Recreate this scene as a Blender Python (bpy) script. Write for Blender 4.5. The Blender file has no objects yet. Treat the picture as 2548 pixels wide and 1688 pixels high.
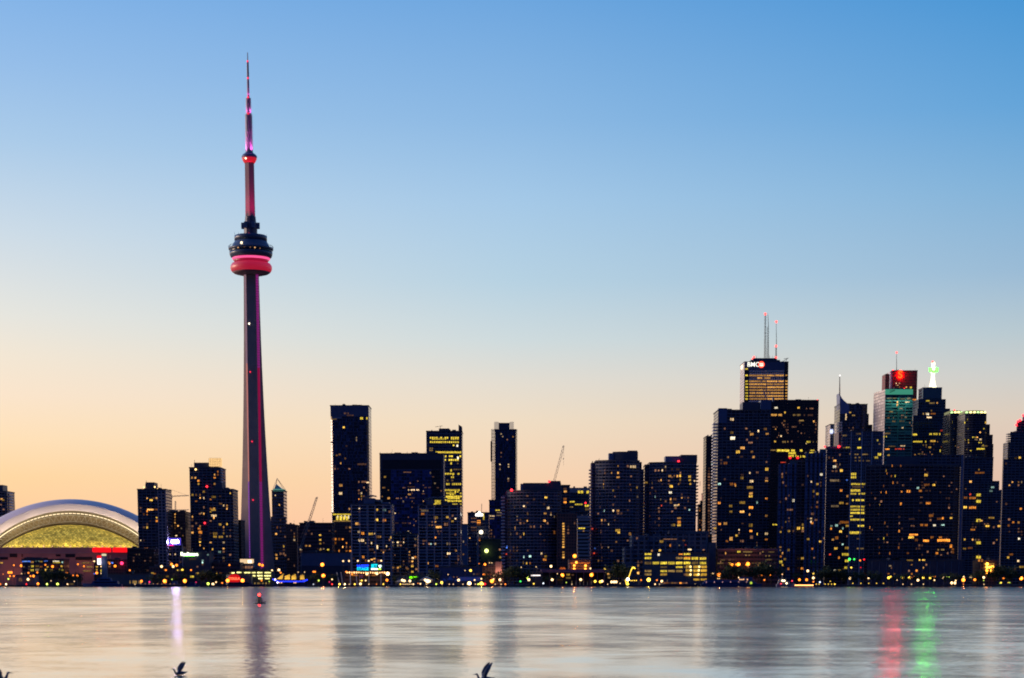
import bpy, math, random
from mathutils import Vector, Matrix
R = math.radians
sc = bpy.context.scene
col = sc.collection
# ------------------------------------------------------------------ camera model (reference frame 2548 x 1688)
F, CX, CY, PITCH, CAMZ = 4760.0, 1274.0, 2078.6, R(7.5), 3.0
CP, SP = math.cos(PITCH), math.sin(PITCH)
GZ = 1.5                                   # level of the quay and the land
SHORE = 1650.0
def P(px, py, Y):
    """the point at distance Y that is seen at (px, py) of the reference frame"""
    cx, cy = (px - CX) / F, (CY - py) / F
    t = Y / (CP + cy * SP)
    return Vector((cx * t, Y, CAMZ + (-SP + cy * CP) * t))
def M(Y, py=1300):                         # metres per reference pixel
    return P(1001, py, Y).x - P(1000, py, Y).x
cam_d = bpy.data.cameras.new('camera')
cam = bpy.data.objects.new('camera', cam_d); col.objects.link(cam); sc.camera = cam
cam.location = (0, 0, CAMZ); cam.rotation_euler = (R(90) - PITCH, 0, 0)
cam_d.sensor_width = 36; cam_d.sensor_fit = 'HORIZONTAL'
cam_d.lens = F / 2548 * 36; cam_d.shift_y = (CY - 844) / 2548
cam_d.clip_start = 0.5; cam_d.clip_end = 80000
cam_d.dof.use_dof = True; cam_d.dof.focus_distance = 200; cam_d.dof.aperture_fstop = cam_d.lens / 1000 / 0.06

# ------------------------------------------------------------------ materials
MATS = {}
def nodes(name):
    m = bpy.data.materials.new(name); m.use_nodes = True
    nt = m.node_tree
    return m, nt, nt.nodes['Principled BSDF'], nt.nodes, nt.links
def plain(name, c, rough=.6, metal=0, noise=.25, scale=.3, spec=.5):
    if name in MATS: return MATS[name]
    m, nt, b, N, L = nodes(name)
    tc = N.new('ShaderNodeTexCoord'); n = N.new('ShaderNodeTexNoise'); n.inputs['Scale'].default_value = scale
    n.inputs['Detail'].default_value = 4
    L.new(tc.outputs['Object'], n.inputs['Vector'])
    mr = N.new('ShaderNodeMapRange'); mr.inputs['To Min'].default_value = 1 - noise; mr.inputs['To Max'].default_value = 1 + noise
    L.new(n.outputs['Fac'], mr.inputs['Value'])
    mx = N.new('ShaderNodeVectorMath'); mx.operation = 'SCALE'; mx.inputs[0].default_value = c[:3]
    L.new(mr.outputs['Result'], mx.inputs['Scale']); L.new(mx.outputs[0], b.inputs['Base Color'])
    b.inputs['Roughness'].default_value = rough; b.inputs['Metallic'].default_value = metal
    b.inputs['Specular IOR Level'].default_value = spec
    MATS[name] = m; return m
def emit(name, c, s, vary=0.0, sample=True, base=(.02, .02, .02)):
    if name in MATS: return MATS[name]
    m, nt, b, N, L = nodes(name)
    b.inputs['Base Color'].default_value = (*base, 1); b.inputs['Roughness'].default_value = .4
    b.inputs['Emission Color'].default_value = (*c, 1)
    b.inputs['Emission Strength'].default_value = s
    if vary:
        oi = N.new('ShaderNodeObjectInfo'); mr = N.new('ShaderNodeMapRange')
        pw = N.new('ShaderNodeMath'); pw.operation = 'POWER'; pw.inputs[1].default_value = 2.2
        L.new(oi.outputs['Random'], pw.inputs[0]); L.new(pw.outputs[0], mr.inputs['Value'])
        mr.inputs['To Min'].default_value = s * (1 - vary); mr.inputs['To Max'].default_value = s * (1 + vary)
        # curtains, lamps and furniture break a lit room up
        tc = N.new('ShaderNodeTexCoord'); n = N.new('ShaderNodeTexNoise'); n.inputs['Scale'].default_value = .7
        ad = N.new('ShaderNodeVectorMath'); ad.operation = 'MULTIPLY_ADD'; ad.inputs[1].default_value = (1, 1, 1)
        sc_ = N.new('ShaderNodeVectorMath'); sc_.operation = 'SCALE'; sc_.inputs[0].default_value = (91, 37, 53)
        L.new(oi.outputs['Random'], sc_.inputs['Scale']); L.new(tc.outputs['Object'], ad.inputs[0]); L.new(sc_.outputs[0], ad.inputs[2])
        L.new(ad.outputs[0], n.inputs['Vector'])
        m2 = N.new('ShaderNodeMapRange'); m2.inputs['From Min'].default_value = .35; m2.inputs['From Max'].default_value = .65
        m2.inputs['To Min'].default_value = .45; m2.inputs['To Max'].default_value = 1.4
        L.new(n.outputs['Fac'], m2.inputs['Value'])
        mu = N.new('ShaderNodeMath'); mu.operation = 'MULTIPLY'
        L.new(mr.outputs['Result'], mu.inputs[0]); L.new(m2.outputs['Result'], mu.inputs[1])
        L.new(mu.outputs[0], b.inputs['Emission Strength'])
    if not sample: m.cycles.emission_sampling = 'NONE'
    MATS[name] = m; return m
def facade(name, glass=(.02, .028, .05), slab=(.22, .22, .24), fh=3.0, bw=3.2, sf=.28, mf=.12, rough=.12, vary=.8, slab2=None):
    """glazed storeys between slab edges and mullions; UV is in metres along the wall and up it"""
    if name in MATS: return MATS[name]
    m, nt, b, N, L = nodes(name)
    uv = N.new('ShaderNodeUVMap'); sx = N.new('ShaderNodeSeparateXYZ'); L.new(uv.outputs['UV'], sx.inputs[0])
    def ma(op, a, bb=None):
        n = N.new('ShaderNodeMath'); n.operation = op
        for i, v in enumerate((a, bb)):
            if v is None: continue
            if isinstance(v, (int, float)): n.inputs[i].default_value = v
            else: L.new(v, n.inputs[i])
        return n.outputs[0]
    u = ma('DIVIDE', sx.outputs['X'], bw); v = ma('DIVIDE', sx.outputs['Y'], fh)
    ms = ma('LESS_THAN', ma('FRACT', v), sf); mm = ma('LESS_THAN', ma('FRACT', u), mf)
    cell = N.new('ShaderNodeCombineXYZ'); L.new(ma('FLOOR', u), cell.inputs[0]); L.new(ma('FLOOR', v), cell.inputs[1])
    wn = N.new('ShaderNodeTexWhiteNoise'); wn.noise_dimensions = '2D'; L.new(cell.outputs[0], wn.inputs['Vector'])
    mr = N.new('ShaderNodeMapRange'); mr.inputs['To Min'].default_value = 1 - vary; mr.inputs['To Max'].default_value = 1 + 2 * vary
    L.new(ma('POWER', wn.outputs['Value'], 2.0), mr.inputs['Value'])
    gl = N.new('ShaderNodeVectorMath'); gl.operation = 'SCALE'; gl.inputs[0].default_value = glass; L.new(mr.outputs['Result'], gl.inputs['Scale'])
    def mix(f, a, bb):
        n = N.new('ShaderNodeMix'); n.data_type = 'RGBA'; L.new(f, n.inputs['Factor'])
        for k, v_ in ((6, a), (7, bb)):
            if isinstance(v_, tuple): n.inputs[k].default_value = (*v_, 1)
            else: L.new(v_, n.inputs[k])
        return n.outputs[2]
    c = mix(ms, gl.outputs[0], slab); c = mix(mm, c, slab2 or slab)
    L.new(c, b.inputs['Base Color'])
    mk = ma('MAXIMUM', ms, mm)
    r = N.new('ShaderNodeMapRange'); r.inputs['To Min'].default_value = rough; r.inputs['To Max'].default_value = .55
    L.new(mk, r.inputs['Value']); L.new(r.outputs['Result'], b.inputs['Roughness'])
    MATS[name] = m; return m

CONC = plain('concrete_grey', (.26, .25, .25), .8)
DARK = plain('dark_metal', (.05, .05, .06), .5)
WHITE = plain('white_paint', (.72, .72, .74), .5)
NAVY = plain('navy_cladding', (.045, .06, .1), .45)
BLUE = plain('blue_grey_cladding', (.12, .17, .28), .4)
BROWN = plain('brown_brick', (.16, .09, .07), .85)
ROOF = plain('roof_felt', (.10, .10, .11), .8)
LILAC = plain('pale_stone', (.45, .42, .46), .5)
FA = {
 'condo':   facade('facade_condo', (.018, .026, .05), (.20, .21, .25), 3.0, 3.4, .30, .10),
 'condo2':  facade('facade_condo_dark', (.012, .018, .034), (.10, .11, .15), 2.9, 4.2, .34, .16),
 'slab':    facade('facade_dark_slab', (.008, .010, .018), (.055, .06, .09), 3.0, 4.6, .3, .12),
 'grid':    facade('facade_white_grid', (.014, .026, .05), (.42, .45, .5), 3.0, 7.5, .20, .09),
 'glass':   facade('facade_glass', (.016, .03, .075), (.045, .06, .11), 3.8, 1.6, .16, .12, .1),
 'glassb':  facade('facade_blue_glass', (.02, .035, .13), (.05, .07, .2), 3.8, 3.0, .2, .1, .1),
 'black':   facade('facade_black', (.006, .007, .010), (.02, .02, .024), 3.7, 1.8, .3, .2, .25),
 'stone':   facade('facade_stone', (.02, .025, .045), (.74, .69, .66), 3.8, 3.0, .46, .34, .25),
 'office':  facade('facade_office', (.014, .022, .05), (.12, .13, .18), 3.7, 2.4, .36, .15),
 'brick':   facade('facade_brick', (.012, .012, .02), (.12, .075, .07), 3.0, 2.6, .45, .4, .3),
 'band':    facade('facade_banded', (.015, .02, .03), (.42, .4, .42), 3.9, 60., .5, .005, .3),
 'green':   facade('facade_green_glass', (.015, .06, .07), (.08, .2, .2), 3.9, 9.0, .34, .04, .1),
 'red':     facade('facade_red_granite', (.03, .008, .01), (.24, .03, .035), 3.9, 2.0, .5, .4, .35),
 'teal':    facade('facade_teal_glass', (.012, .03, .05), (.06, .10, .13), 3.8, 2.6, .3, .2, .15),
 'brownoff': facade('facade_brown_office', (.012, .014, .02), (.10, .065, .08), 3.8, 2.8, .5, .15, .3),
 'pink':    facade('facade_pinkish', (.012, .014, .03), (.16, .10, .14), 3.0, 5.0, .3, .3, .3),
}
WIN = {
 'o': emit('lit_room_orange', (1, .32, .035), 1.05, .85, False),
 'w': emit('lit_room_warm', (1, .46, .10), 1.0, .85, False),
 'y': emit('lit_room_yellow', (1, .56, .07), .95, .8, False),
 'p': emit('lit_room_pale', (1, .68, .34), .95, .85, False),
 'c': emit('lit_room_cool', (.62, 1, .85), .9, .8, False),
 'd': emit('lit_room_dim', (.8, .36, .18), .26, .8, False),
 'r': emit('lit_room_red', (1, .08, .03), .9, .7, False),
 'b': emit('lit_room_blue', (.1, .25, 1), 1.2, .7, False),
 'Y': emit('lit_office_yellow', (1, .72, .06), .95, .35, False),
 'A': emit('lit_office_amber', (1, .48, .09), .8, .4, False),
 'D': emit('lit_office_dim', (.9, .55, .15), .3, .6, False),
 'W': emit('lit_office_white', (1, .86, .6), 1.3, .4, False),
}
PAL = {'mix': 'oowwwyypdddddddwo', 'warm': 'ooowwwyydddd', 'orange': 'oooowwdddd', 'gold': 'YYYYyywD', 'dim': 'ddddddpw', 'pale': 'ppwwydddc', 'green': 'yyypdD'}

# ------------------------------------------------------------------ mesh builder
class MB:
    def __init__(s): s.v, s.f, s.uv = [], [], []
    def face(s, pts, uvs=None):
        i = len(s.v); s.v += [tuple(p) for p in pts]; s.f.append(tuple(range(i, i + len(pts))))
        s.uv += uvs or [(0, 0)] * len(pts)
        return s
    def prism(s, poly, z0, z1, top=True, bottom=False, poly1=None, u0=0.0):
        """poly: counter-clockwise footprint"""
        q = poly1 or poly; u = u0; n = len(poly)
        for k in range(n):
            a, b_ = poly[k], poly[(k + 1) % n]; c, d = q[(k + 1) % n], q[k]
            l = math.hypot(b_[0] - a[0], b_[1] - a[1])
            s.face([(a[0], a[1], z0), (b_[0], b_[1], z0), (c[0], c[1], z1), (d[0], d[1], z1)], [(u, z0), (u + l, z0), (u + l, z1), (u, z1)])
            u += l
        if top: s.face([(p[0], p[1], z1) for p in q])
        if bottom: s.face([(p[0], p[1], z0) for p in reversed(poly)])
        return s
    def box(s, x0, x1, y0, y1, z0, z1):
        return s.prism([(x0, y0), (x1, y0), (x1, y1), (x0, y1)], z0, z1, True, True)
    def bar(s, a, b_, r, n=5, r1=None):
        a, b_ = Vector(a), Vector(b_); d = (b_ - a)
        if d.length < 1e-6: return s
        d.normalize(); t = Vector((0, 0, 1)) if abs(d.z) < .9 else Vector((1, 0, 0))
        u = d.cross(t).normalized(); w = d.cross(u); r1 = r if r1 is None else r1
        A = [a + (u * math.cos(k * 2 * math.pi / n) + w * math.sin(k * 2 * math.pi / n)) * r for k in range(n)]
        B = [b_ + (u * math.cos(k * 2 * math.pi / n) + w * math.sin(k * 2 * math.pi / n)) * r1 for k in range(n)]
        for k in range(n): s.face([A[k], B[k], B[(k + 1) % n], A[(k + 1) % n]])
        s.face(A); s.face(list(reversed(B)))
        return s
    def lathe(s, prof, n=40, cx=0, cy=0, close=True, a0=0.0):
        """prof: (radius, z) from bottom to top"""
        for (r0, z0), (r1, z1) in zip(prof, prof[1:]):
            for k in range(n):
                t0, t1 = a0 + k * 2 * math.pi / n, a0 + (k + 1) * 2 * math.pi / n
                p = [(cx + r0 * math.cos(t0), cy + r0 * math.sin(t0), z0), (cx + r0 * math.cos(t1), cy + r0 * math.sin(t1), z0),
                     (cx + r1 * math.cos(t1), cy + r1 * math.sin(t1), z1), (cx + r1 * math.cos(t0), cy + r1 * math.sin(t0), z1)]
                u0, u1 = t0 * max(r0, r1), t1 * max(r0, r1)
                s.face(p, [(u0, z0), (u1, z0), (u1, z1), (u0, z1)])
        if close:
            r, z = prof[0]; s.face([(cx + r * math.cos(-k * 2 * math.pi / n), cy + r * math.sin(-k * 2 * math.pi / n), z) for k in range(n)])
            r, z = prof[-1]; s.face([(cx + r * math.cos(k * 2 * math.pi / n), cy + r * math.sin(k * 2 * math.pi / n), z) for k in range(n)])
        return s
    def ball(s, c, r, n=8, m=5, sz=1.0):
        prof = [(max(r * math.sin(math.pi * k / m), .001), c[2] - sz * r * math.cos(math.pi * k / m)) for k in range(m + 1)]
        return s.lathe(prof, n, c[0], c[1], False)
    def mesh(s, name, smooth=False):
        me = bpy.data.meshes.new(name)
        # weld the corners that faces share
        idx, vs, mp = {}, [], []
        for p in s.v:
            k = (round(p[0], 3), round(p[1], 3), round(p[2], 3))
            if k not in idx: idx[k] = len(vs); vs.append(p)
            mp.append(idx[k])
        fs, uvs, o = [], [], 0
        for f in s.f:
            g = [mp[i] for i in f]; uu = s.uv[o:o + len(f)]; o += len(f)
            g2, u2 = [], []
            for a, b_ in zip(g, uu):
                if a not in g2: g2.append(a); u2.append(b_)
            if len(g2) >= 3: fs.append(g2); uvs += u2
        me.from_pydata(vs, [], fs)
        me.update()
        ul = me.uv_layers.new(name='UVMap')
        if len(ul.data) == len(uvs):
            ul.data.foreach_set('uv', [c for p in uvs for c in p])
        if smooth: me.polygons.foreach_set('use_smooth', [True] * len(me.polygons))
        return me
    def build(s, name, mat, parent=None, smooth=False, loc=None):
        me = s.mesh(name, smooth); me.materials.append(mat)
        return put(name, me, parent, loc)
def put(name, data, parent=None, loc=None):
    o = bpy.data.objects.new(name, data); col.objects.link(o)
    if parent is not None: o.parent = parent
    if loc is not None: o.location = loc
    return o
def tag(o, label=None, cat=None, group=None, kind=None):
    if label: o['label'] = label
    if cat: o['category'] = cat
    if group: o['group'] = group
    if kind: o['kind'] = kind
    return o
def thing(name, label, cat, loc, group=None):
    o = bpy.data.objects.new(name, None); col.objects.link(o); o.location = loc; o.empty_display_size = 2
    return tag(o, label, cat, group)
def lettering(text, size, mat, parent, loc, name='lettering', ext=.15, off=0.0, align='CENTER'):
    c = bpy.data.curves.new(name, 'FONT'); c.body = text; c.size = size; c.extrude = ext; c.offset = off
    c.align_x = align; c.align_y = 'CENTER'
    t = bpy.data.objects.new(name + '_outline', c); col.objects.link(t)
    me = bpy.data.meshes.new_from_object(t.evaluated_get(bpy.context.evaluated_depsgraph_get()))
    bpy.data.objects.remove(t); bpy.data.curves.remove(c); me.name = name
    me.materials.clear(); me.materials.append(mat)
    o = put(name, me, parent, loc); o.rotation_euler = (R(90), 0, 0)
    return o
def lamp(kind, name, parent, loc, energy, color, **kw):
    l = bpy.data.lights.new(name, kind); l.energy = energy; l.color = color
    for k, v in kw.items(): setattr(l, k, v)
    o = put(name, l, parent, loc); return o

# ------------------------------------------------------------------ buildings
WMESH = {}
def wmesh(w, h, mat):
    k = (round(w, 1), round(h, 1), mat.name)
    if k not in WMESH:
        me = MB().box(-k[0] / 2, k[0] / 2, -.2, .4, -k[1] / 2, k[1] / 2).mesh('window'); me.materials.append(mat); WMESH[k] = me
    return WMESH[k]
BALL = {}
def ballmesh(r, mat):
    k = (r, mat.name)
    if k not in BALL:
        me = MB().ball((0, 0, 0), r, 8, 6).mesh('globe', True); me.materials.append(mat); BALL[k] = me
    return BALL[k]
BEACON = emit('beacon_red', (1, .02, .03), 5, 0, False)
class Bld:
    def __init__(s, name, label, x0, x1, ytop, Y, depth, mat, cat='tower block', group=None, curve=0.0, cut=None, roof=True, part='wall', inset=0.0):
        s.inset = inset; s.Y, s.depth, s.curve = Y, depth, curve
        a, b_ = P(x0, ytop, Y), P(x1, ytop, Y)
        s.root = thing(name, label, cat, ((a.x + b_.x) / 2, Y + depth / 2, GZ), group)
        s.o = s.root.location
        s.X0, s.X1 = a.x - s.o.x, b_.x - s.o.x
        s.block(part, x0, x1, ytop, None, mat, 0, depth, curve, cut=cut)
        if roof and not curve:
            z = P(x0, ytop, Y).z - GZ
            MB().prism([(s.X0 - .4, -depth / 2 - .4), (s.X1 + .4, -depth / 2 - .4), (s.X1 + .4, depth / 2 + .4), (s.X0 + inset - .4, depth / 2 + .4)], z + .004, z + .9, True, True).build('roof', ROOF, s.root)
            if s.X1 - s.X0 > 12: s.roof_units(z, int(x0 * 7 + ytop))
        elif roof:
            z = P(x0, ytop, Y).z - GZ
            MB().prism([(x * 1.004, y * 1.004) for x, y in s.foot(s.X0, s.X1, -depth / 2, depth / 2, curve)], z + .004, z + .9, True, True).build('roof', ROOF, s.root)
    def roof_units(s, z, seed):
        rnd = random.Random(seed); w_ = s.X1 - s.X0
        for i in range(2 if w_ < 30 else 3):      # plant rooms, vents and rails on the flat roof
            a = rnd.uniform(s.X0 + w_ * .08, s.X1 - w_ * .22); l_ = rnd.uniform(.06, .16) * w_
            MB().box(a, a + l_, -s.depth * .3, s.depth * .1, z + .9, z + .9 + rnd.uniform(.8, 2.4)).build('roof_unit', ROOF, s.root)
        x = rnd.uniform(s.X0 + 1, s.X1 - 1); MB().bar((x, -s.depth * .3, z + .9), (x, -s.depth * .3, z + rnd.uniform(3, 6)), .12, 4).build('roof_aerial', DARK, s.root)
    def loc(s, px, py, dy=0.0):
        p = P(px, py, s.Y + dy); return Vector((p.x - s.o.x, p.y - s.o.y, p.z - GZ))
    def foot(s, X0, X1, y0, y1, curve, cut=None):
        if not curve:
            if cut:      # splayed front corners
                return [(X0 + cut, y0), (X1 - cut, y0), (X1, y0 + cut), (X1, y1), (X0, y1), (X0, y0 + cut)]
            return [(X0, y0), (X1, y0), (X1, y1), (X0 + min(s.inset, (X1 - X0) * .4), y1)]
        n = 14; pts = []
        for k in range(n + 1):
            t = k / n * 2 - 1
            pts.append(((X0 + X1) / 2 + t * (X1 - X0) / 2, y0 + curve * t * t))
        return pts + [(X1, y1), (X0 + s.inset, y1)]
    def front(s, x):     # local y of the front wall at local x
        if not s.curve: return -s.depth / 2
        t = (x - (s.X0 + s.X1) / 2) / ((s.X1 - s.X0) / 2)
        return -s.depth / 2 + s.curve * min(1, t * t)
    def block(s, part, x0, x1, ytop, ybot, mat, dy=0.0, depth=None, curve=0.0, cut=None, dz=0.0):
        depth = depth or s.depth * .6
        a = s.loc(x0, ytop, dy); b_ = s.loc(x1, ytop, dy)
        z0 = 0 if ybot is None else s.loc(x0, ybot, dy).z + dz
        return MB().prism(s.foot(a.x, b_.x, a.y, a.y + depth, curve, cut), z0, a.z, True, ybot is not None).build(part, mat, s.root)
    def wins(s, x0, x1, y0, y1, n, pal='mix', cw=8.0, ch=8.0, seed=1, wr=(.45, .9), hr=(.5, .72), dy=0.0, clump=.25):
        rnd = random.Random(seed * 7919 + int(x0) * 31 + int(y0)); pal = PAL.get(pal, pal)
        nx, ny = max(1, int((x1 - x0) / cw)), max(1, int((y1 - y0) / ch))
        used = set(); prev = None; tries = 0
        while len(used) < min(n, nx * ny) and tries < n * 20:
            tries += 1
            if prev and rnd.random() < clump:
                i, j = prev[0] + rnd.choice((-1, 0, 1)), prev[1] + rnd.choice((-1, 0, 1))
            else: i, j = rnd.randrange(nx), rnd.randrange(ny)
            if not (0 <= i < nx and 0 <= j < ny) or (i, j) in used: continue
            used.add((i, j)); prev = (i, j)
            s.win(x0 + (i + .5) * (x1 - x0) / nx, y0 + (j + .5) * (y1 - y0) / ny, .82 * cw * rnd.choice((wr[0], wr[1], (wr[0] + wr[1]) / 2)), ch * rnd.choice(hr), rnd.choice(pal), dy)
    def win(s, px, py, w, h, c, dy=0.0, name='window'):
        p = s.loc(px, py, dy); k = M(s.Y + dy, py)
        y = s.front(p.x) if not dy else p.y
        return put(name, wmesh(w * k * .88, h * k * .85, WIN[c] if isinstance(c, str) else c), s.root, (p.x, y, p.z))
    def row(s, x0, x1, y, h, c, pane=3.0, gap=.22, skip=0.0, seed=0, dy=0.0, name='ribbon_window'):
        """one storey's lit glazing, its panes divided by mullions"""
        rnd = random.Random(seed + int(x0 * 3 + y)); a, b_ = s.loc(x0, y, dy), s.loc(x1, y, dy); k = M(s.Y + dy, y)
        n = max(1, int(round((x1 - x0) / pane))); w = (b_.x - a.x) / n; mb = MB(); any_ = False
        for i in range(n):
            if rnd.random() < skip: continue
            xa = (i + .5) * w
            hh = h * k * rnd.choice((.42, .42, .36)); any_ = True
            mb.box(xa - w * (1 - gap) / 2, xa + w * (1 - gap) / 2, -.2, .3, -hh, h * k * .42)
        if any_: mb.build(name, WIN[c] if isinstance(c, str) else c, s.root, loc=(a.x, s.front(a.x) if not dy else a.y, a.z))
    def rows(s, x0, x1, ys, h, cs, **kw):
        for i, y in enumerate(ys): s.row(x0, x1, y, h, cs[i % len(cs)], seed=i * 17, **kw)
    def beacon(s, px, py, r=.9, mat=None, dy=3.0, name='beacon'):
        return put(name, ballmesh(r, mat or BEACON), s.root, s.loc(px, py, dy))
    def mast(s, px, y0, y1, r=.35, r1=None, dy=8.0, mat=None, name='antenna', lean=0.0):
        return MB().bar(s.loc(px, y0, dy), s.loc(px + lean, y1, dy), r, 5, r1).build(name, mat or DARK, s.root)
    def balc(s, px, y0, y1, step, w, mat, d=6.0, dy=2.0, th=.5, left=True, name='balcony'):
        """a stack of balcony slabs that stick out of one end wall"""
        k = M(s.Y, y0); me = MB().box(-w * k / 2, w * k / 2, -d / 2, d / 2, -th, th).mesh(name); me.materials.append(mat)
        y = y0
        while y < y1:
            p = s.loc(px, y0, dy); z = s.loc(px, y, dy).z
            put(name, me, s.root, (p.x, p.y + d / 2, z)); y += step
    def fins(s, xs, y0, y1, w, mat, d=.5, name='fin'):
        for px in xs:
            p = s.loc(px, y0); k = M(s.Y, y0); z1 = p.z; z0 = 0 if y1 is None else s.loc(px, y1).z
            f = s.front(p.x)
            MB().box(-w * k / 2, w * k / 2, -d, .3, z0, z1).build(name, mat, s.root, loc=(p.x, f, 0))
# ------------------------------------------------------------------ sky
def lin(c): return tuple(((v / 255) / 12.92 if v <= 10 else ((v / 255 + .055) / 1.055) ** 2.4) for v in c)
w = bpy.data.worlds.new('World'); sc.world = w; w.use_nodes = True
nt = w.node_tree; N, L = nt.nodes, nt.links; bg = N['Background']
tc = N.new('ShaderNodeTexCoord'); sx = N.new('ShaderNodeSeparateXYZ'); L.new(tc.outputs['Generated'], sx.inputs[0])
def ma(op, a, b=None, c=None, clamp=False):
    n = N.new('ShaderNodeMath'); n.operation = op; n.use_clamp = clamp
    for i, v in enumerate((a, b, c)):
        if v is None: continue
        if isinstance(v, (int, float)): n.inputs[i].default_value = v
        else: L.new(v, n.inputs[i])
    return n.outputs[0]
elev = ma('MULTIPLY', ma('ARCSINE', sx.outputs['Z']), 180 / math.pi)
fac = ma('DIVIDE', ma('ADD', elev, 4.0), 44.0, clamp=True)          # -4..40 degrees
def ramp(stops):
    n = N.new('ShaderNodeValToRGB'); e = n.color_ramp.elements
    n.color_ramp.interpolation = 'EASE' if False else 'LINEAR'
    while len(e) > 1: e.remove(e[-1])
    for k, (d, c) in enumerate(stops):
        el = e[0] if k == 0 else e.new((d + 4) / 44)
        el.position = (d + 4) / 44; el.color = (*lin(c), 1)
    L.new(fac, n.inputs['Fac']); return n.outputs['Color']
west = ramp([(-4, (60, 60, 70)), (-.6, (150, 120, 110)), (-.2, (252, 192, 150)), (1.5, (253, 202, 157)), (3.0, (254, 215, 163)), (4.1, (254, 224, 184)), (5.3, (250, 228, 203)), (6.4, (242, 230, 212)), (7.5, (230, 229, 222)), (9.75, (204, 219, 231)), (12.1, (171, 203, 233)), (14, (150, 190, 233)), (16.2, (127, 177, 231)), (22, (96, 146, 208)), (40, (84, 120, 186))])
mid = ramp([(-4, (60, 60, 70)), (-.6, (150, 115, 105)), (-.2, (250, 186, 150)), (1.5, (252, 200, 168)), (3.0, (248, 211, 176)), (4.7, (239, 220, 195)), (5.85, (226, 220, 209)), (7.0, (206, 218, 221)), (8.65, (182, 209, 226)), (10.85, (164, 200, 231)), (13, (139, 184, 227)), (16.2, (108, 165, 222)), (22, (86, 136, 200)), (40, (78, 112, 180))])
east = ramp([(-4, (50, 55, 75)), (-.6, (120, 105, 110)), (-.2, (226, 180, 160)), (1.5, (226, 186, 164)), (3.0, (227, 191, 171)), (4.7, (220, 204, 188)), (5.85, (204, 205, 202)), (7.0, (183, 200, 208)), (8.65, (153, 186, 213)), (10.85, (128, 177, 216)), (13, (98, 163, 216)), (16.2, (64, 146, 211)), (22, (50, 112, 184)), (40, (60, 96, 168))])
south = ramp([(-4, (5, 9, 22)), (0, (17, 31, 74)), (10, (24, 47, 108)), (40, (32, 62, 128))])
def mix(f, a, b):
    n = N.new('ShaderNodeMix'); n.data_type = 'RGBA'; L.new(f, n.inputs['Factor']); L.new(a, n.inputs[6]); L.new(b, n.inputs[7]); return n.outputs[2]
az = ma('MULTIPLY', ma('ARCTAN2', sx.outputs['X'], sx.outputs['Y']), 180 / math.pi)
c = mix(ma('DIVIDE', ma('ADD', az, 15.0), 15.0, clamp=True), west, mid)
c = mix(ma('DIVIDE', az, 15.0, clamp=True), c, east)
glow = N.new('ShaderNodeMapRange'); glow.interpolation_type = 'SMOOTHSTEP'      # the afterglow is strongest west of the frame
glow.inputs['From Min'].default_value = -17; glow.inputs['From Max'].default_value = -50; glow.inputs['To Min'].default_value = 1; glow.inputs['To Max'].default_value = 1.9
L.new(az, glow.inputs['Value']); gsc = N.new('ShaderNodeVectorMath'); gsc.operation = 'SCALE'; L.new(c, gsc.inputs[0]); L.new(glow.outputs['Result'], gsc.inputs['Scale']); c = gsc.outputs[0]
back = N.new('ShaderNodeMapRange'); back.interpolation_type = 'SMOOTHSTEP'
back.inputs['From Min'].default_value = .3; back.inputs['From Max'].default_value = -.55
L.new(sx.outputs['Y'], back.inputs['Value'])
c = mix(back.outputs['Result'], c, south)
sky = N.new('ShaderNodeTexSky'); sky.sky_type = 'NISHITA'; sky.sun_disc = False
SUN_EL, SUN_AZ = 1.0, -42.0                      # sun going down left of the frame, beyond the city
sky.sun_elevation = R(SUN_EL); sky.sun_rotation = R(SUN_AZ)
sm = N.new('ShaderNodeVectorMath'); sm.operation = 'SCALE'; sm.inputs['Scale'].default_value = .004
L.new(sky.outputs['Color'], sm.inputs[0])
ad = N.new('ShaderNodeVectorMath'); ad.operation = 'ADD'; L.new(c, ad.inputs[0]); L.new(sm.outputs[0], ad.inputs[1])
L.new(ad.outputs[0], bg.inputs['Color']); bg.inputs['Strength'].default_value = 1.0
sl = bpy.data.lights.new('sun', 'SUN'); sl.energy = 3.0; sl.angle = R(20); sl.color = (1, .70, .50)
so = bpy.data.objects.new('sun', sl); col.objects.link(so)
d = Vector((math.sin(R(-80)) * math.cos(R(5)), math.cos(R(-80)) * math.cos(R(5)), math.sin(R(5))))
so.rotation_euler = (-d).to_track_quat('-Z', 'Y').to_euler()

# ------------------------------------------------------------------ water and land
m, nt, b, N, L = nodes('lake_water')
geo = N.new('ShaderNodeNewGeometry')
def wave(sx_, sy_, detail, rough, seed):
    mp = N.new('ShaderNodeMapping'); mp.inputs['Scale'].default_value = (1 / sx_, 1 / sy_, 1); mp.inputs['Location'].default_value = (seed, seed * 2, seed)
    mp.inputs['Rotation'].default_value = (0, 0, R(.6 if seed % 2 else -.5))
    L.new(geo.outputs['Position'], mp.inputs['Vector'])
    n = N.new('ShaderNodeTexNoise'); n.inputs['Scale'].default_value = 1; n.inputs['Detail'].default_value = detail; n.inputs['Roughness'].default_value = rough
    L.new(mp.outputs[0], n.inputs['Vector']); return n.outputs['Fac']
def wm(op, a, bb):
    n = N.new('ShaderNodeMath'); n.operation = op
    for i, v in enumerate((a, bb)):
        if isinstance(v, (int, float)): n.inputs[i].default_value = v
        else: L.new(v, n.inputs[i])
    return n.outputs[0]
tot = None
for sx_, sy_, amp, seed in ((2.6, 2.0, .045, 1), (6, 7, .07, 2), (14, 28, .07, 5), (34, 110, .055, 8), (90, 420, .035, 11)):
    t = wm('MULTIPLY', wm('SUBTRACT', wave(sx_, sy_, 3, .6, seed), .5), amp)
    tot = t if tot is None else wm('ADD', tot, t)
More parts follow.
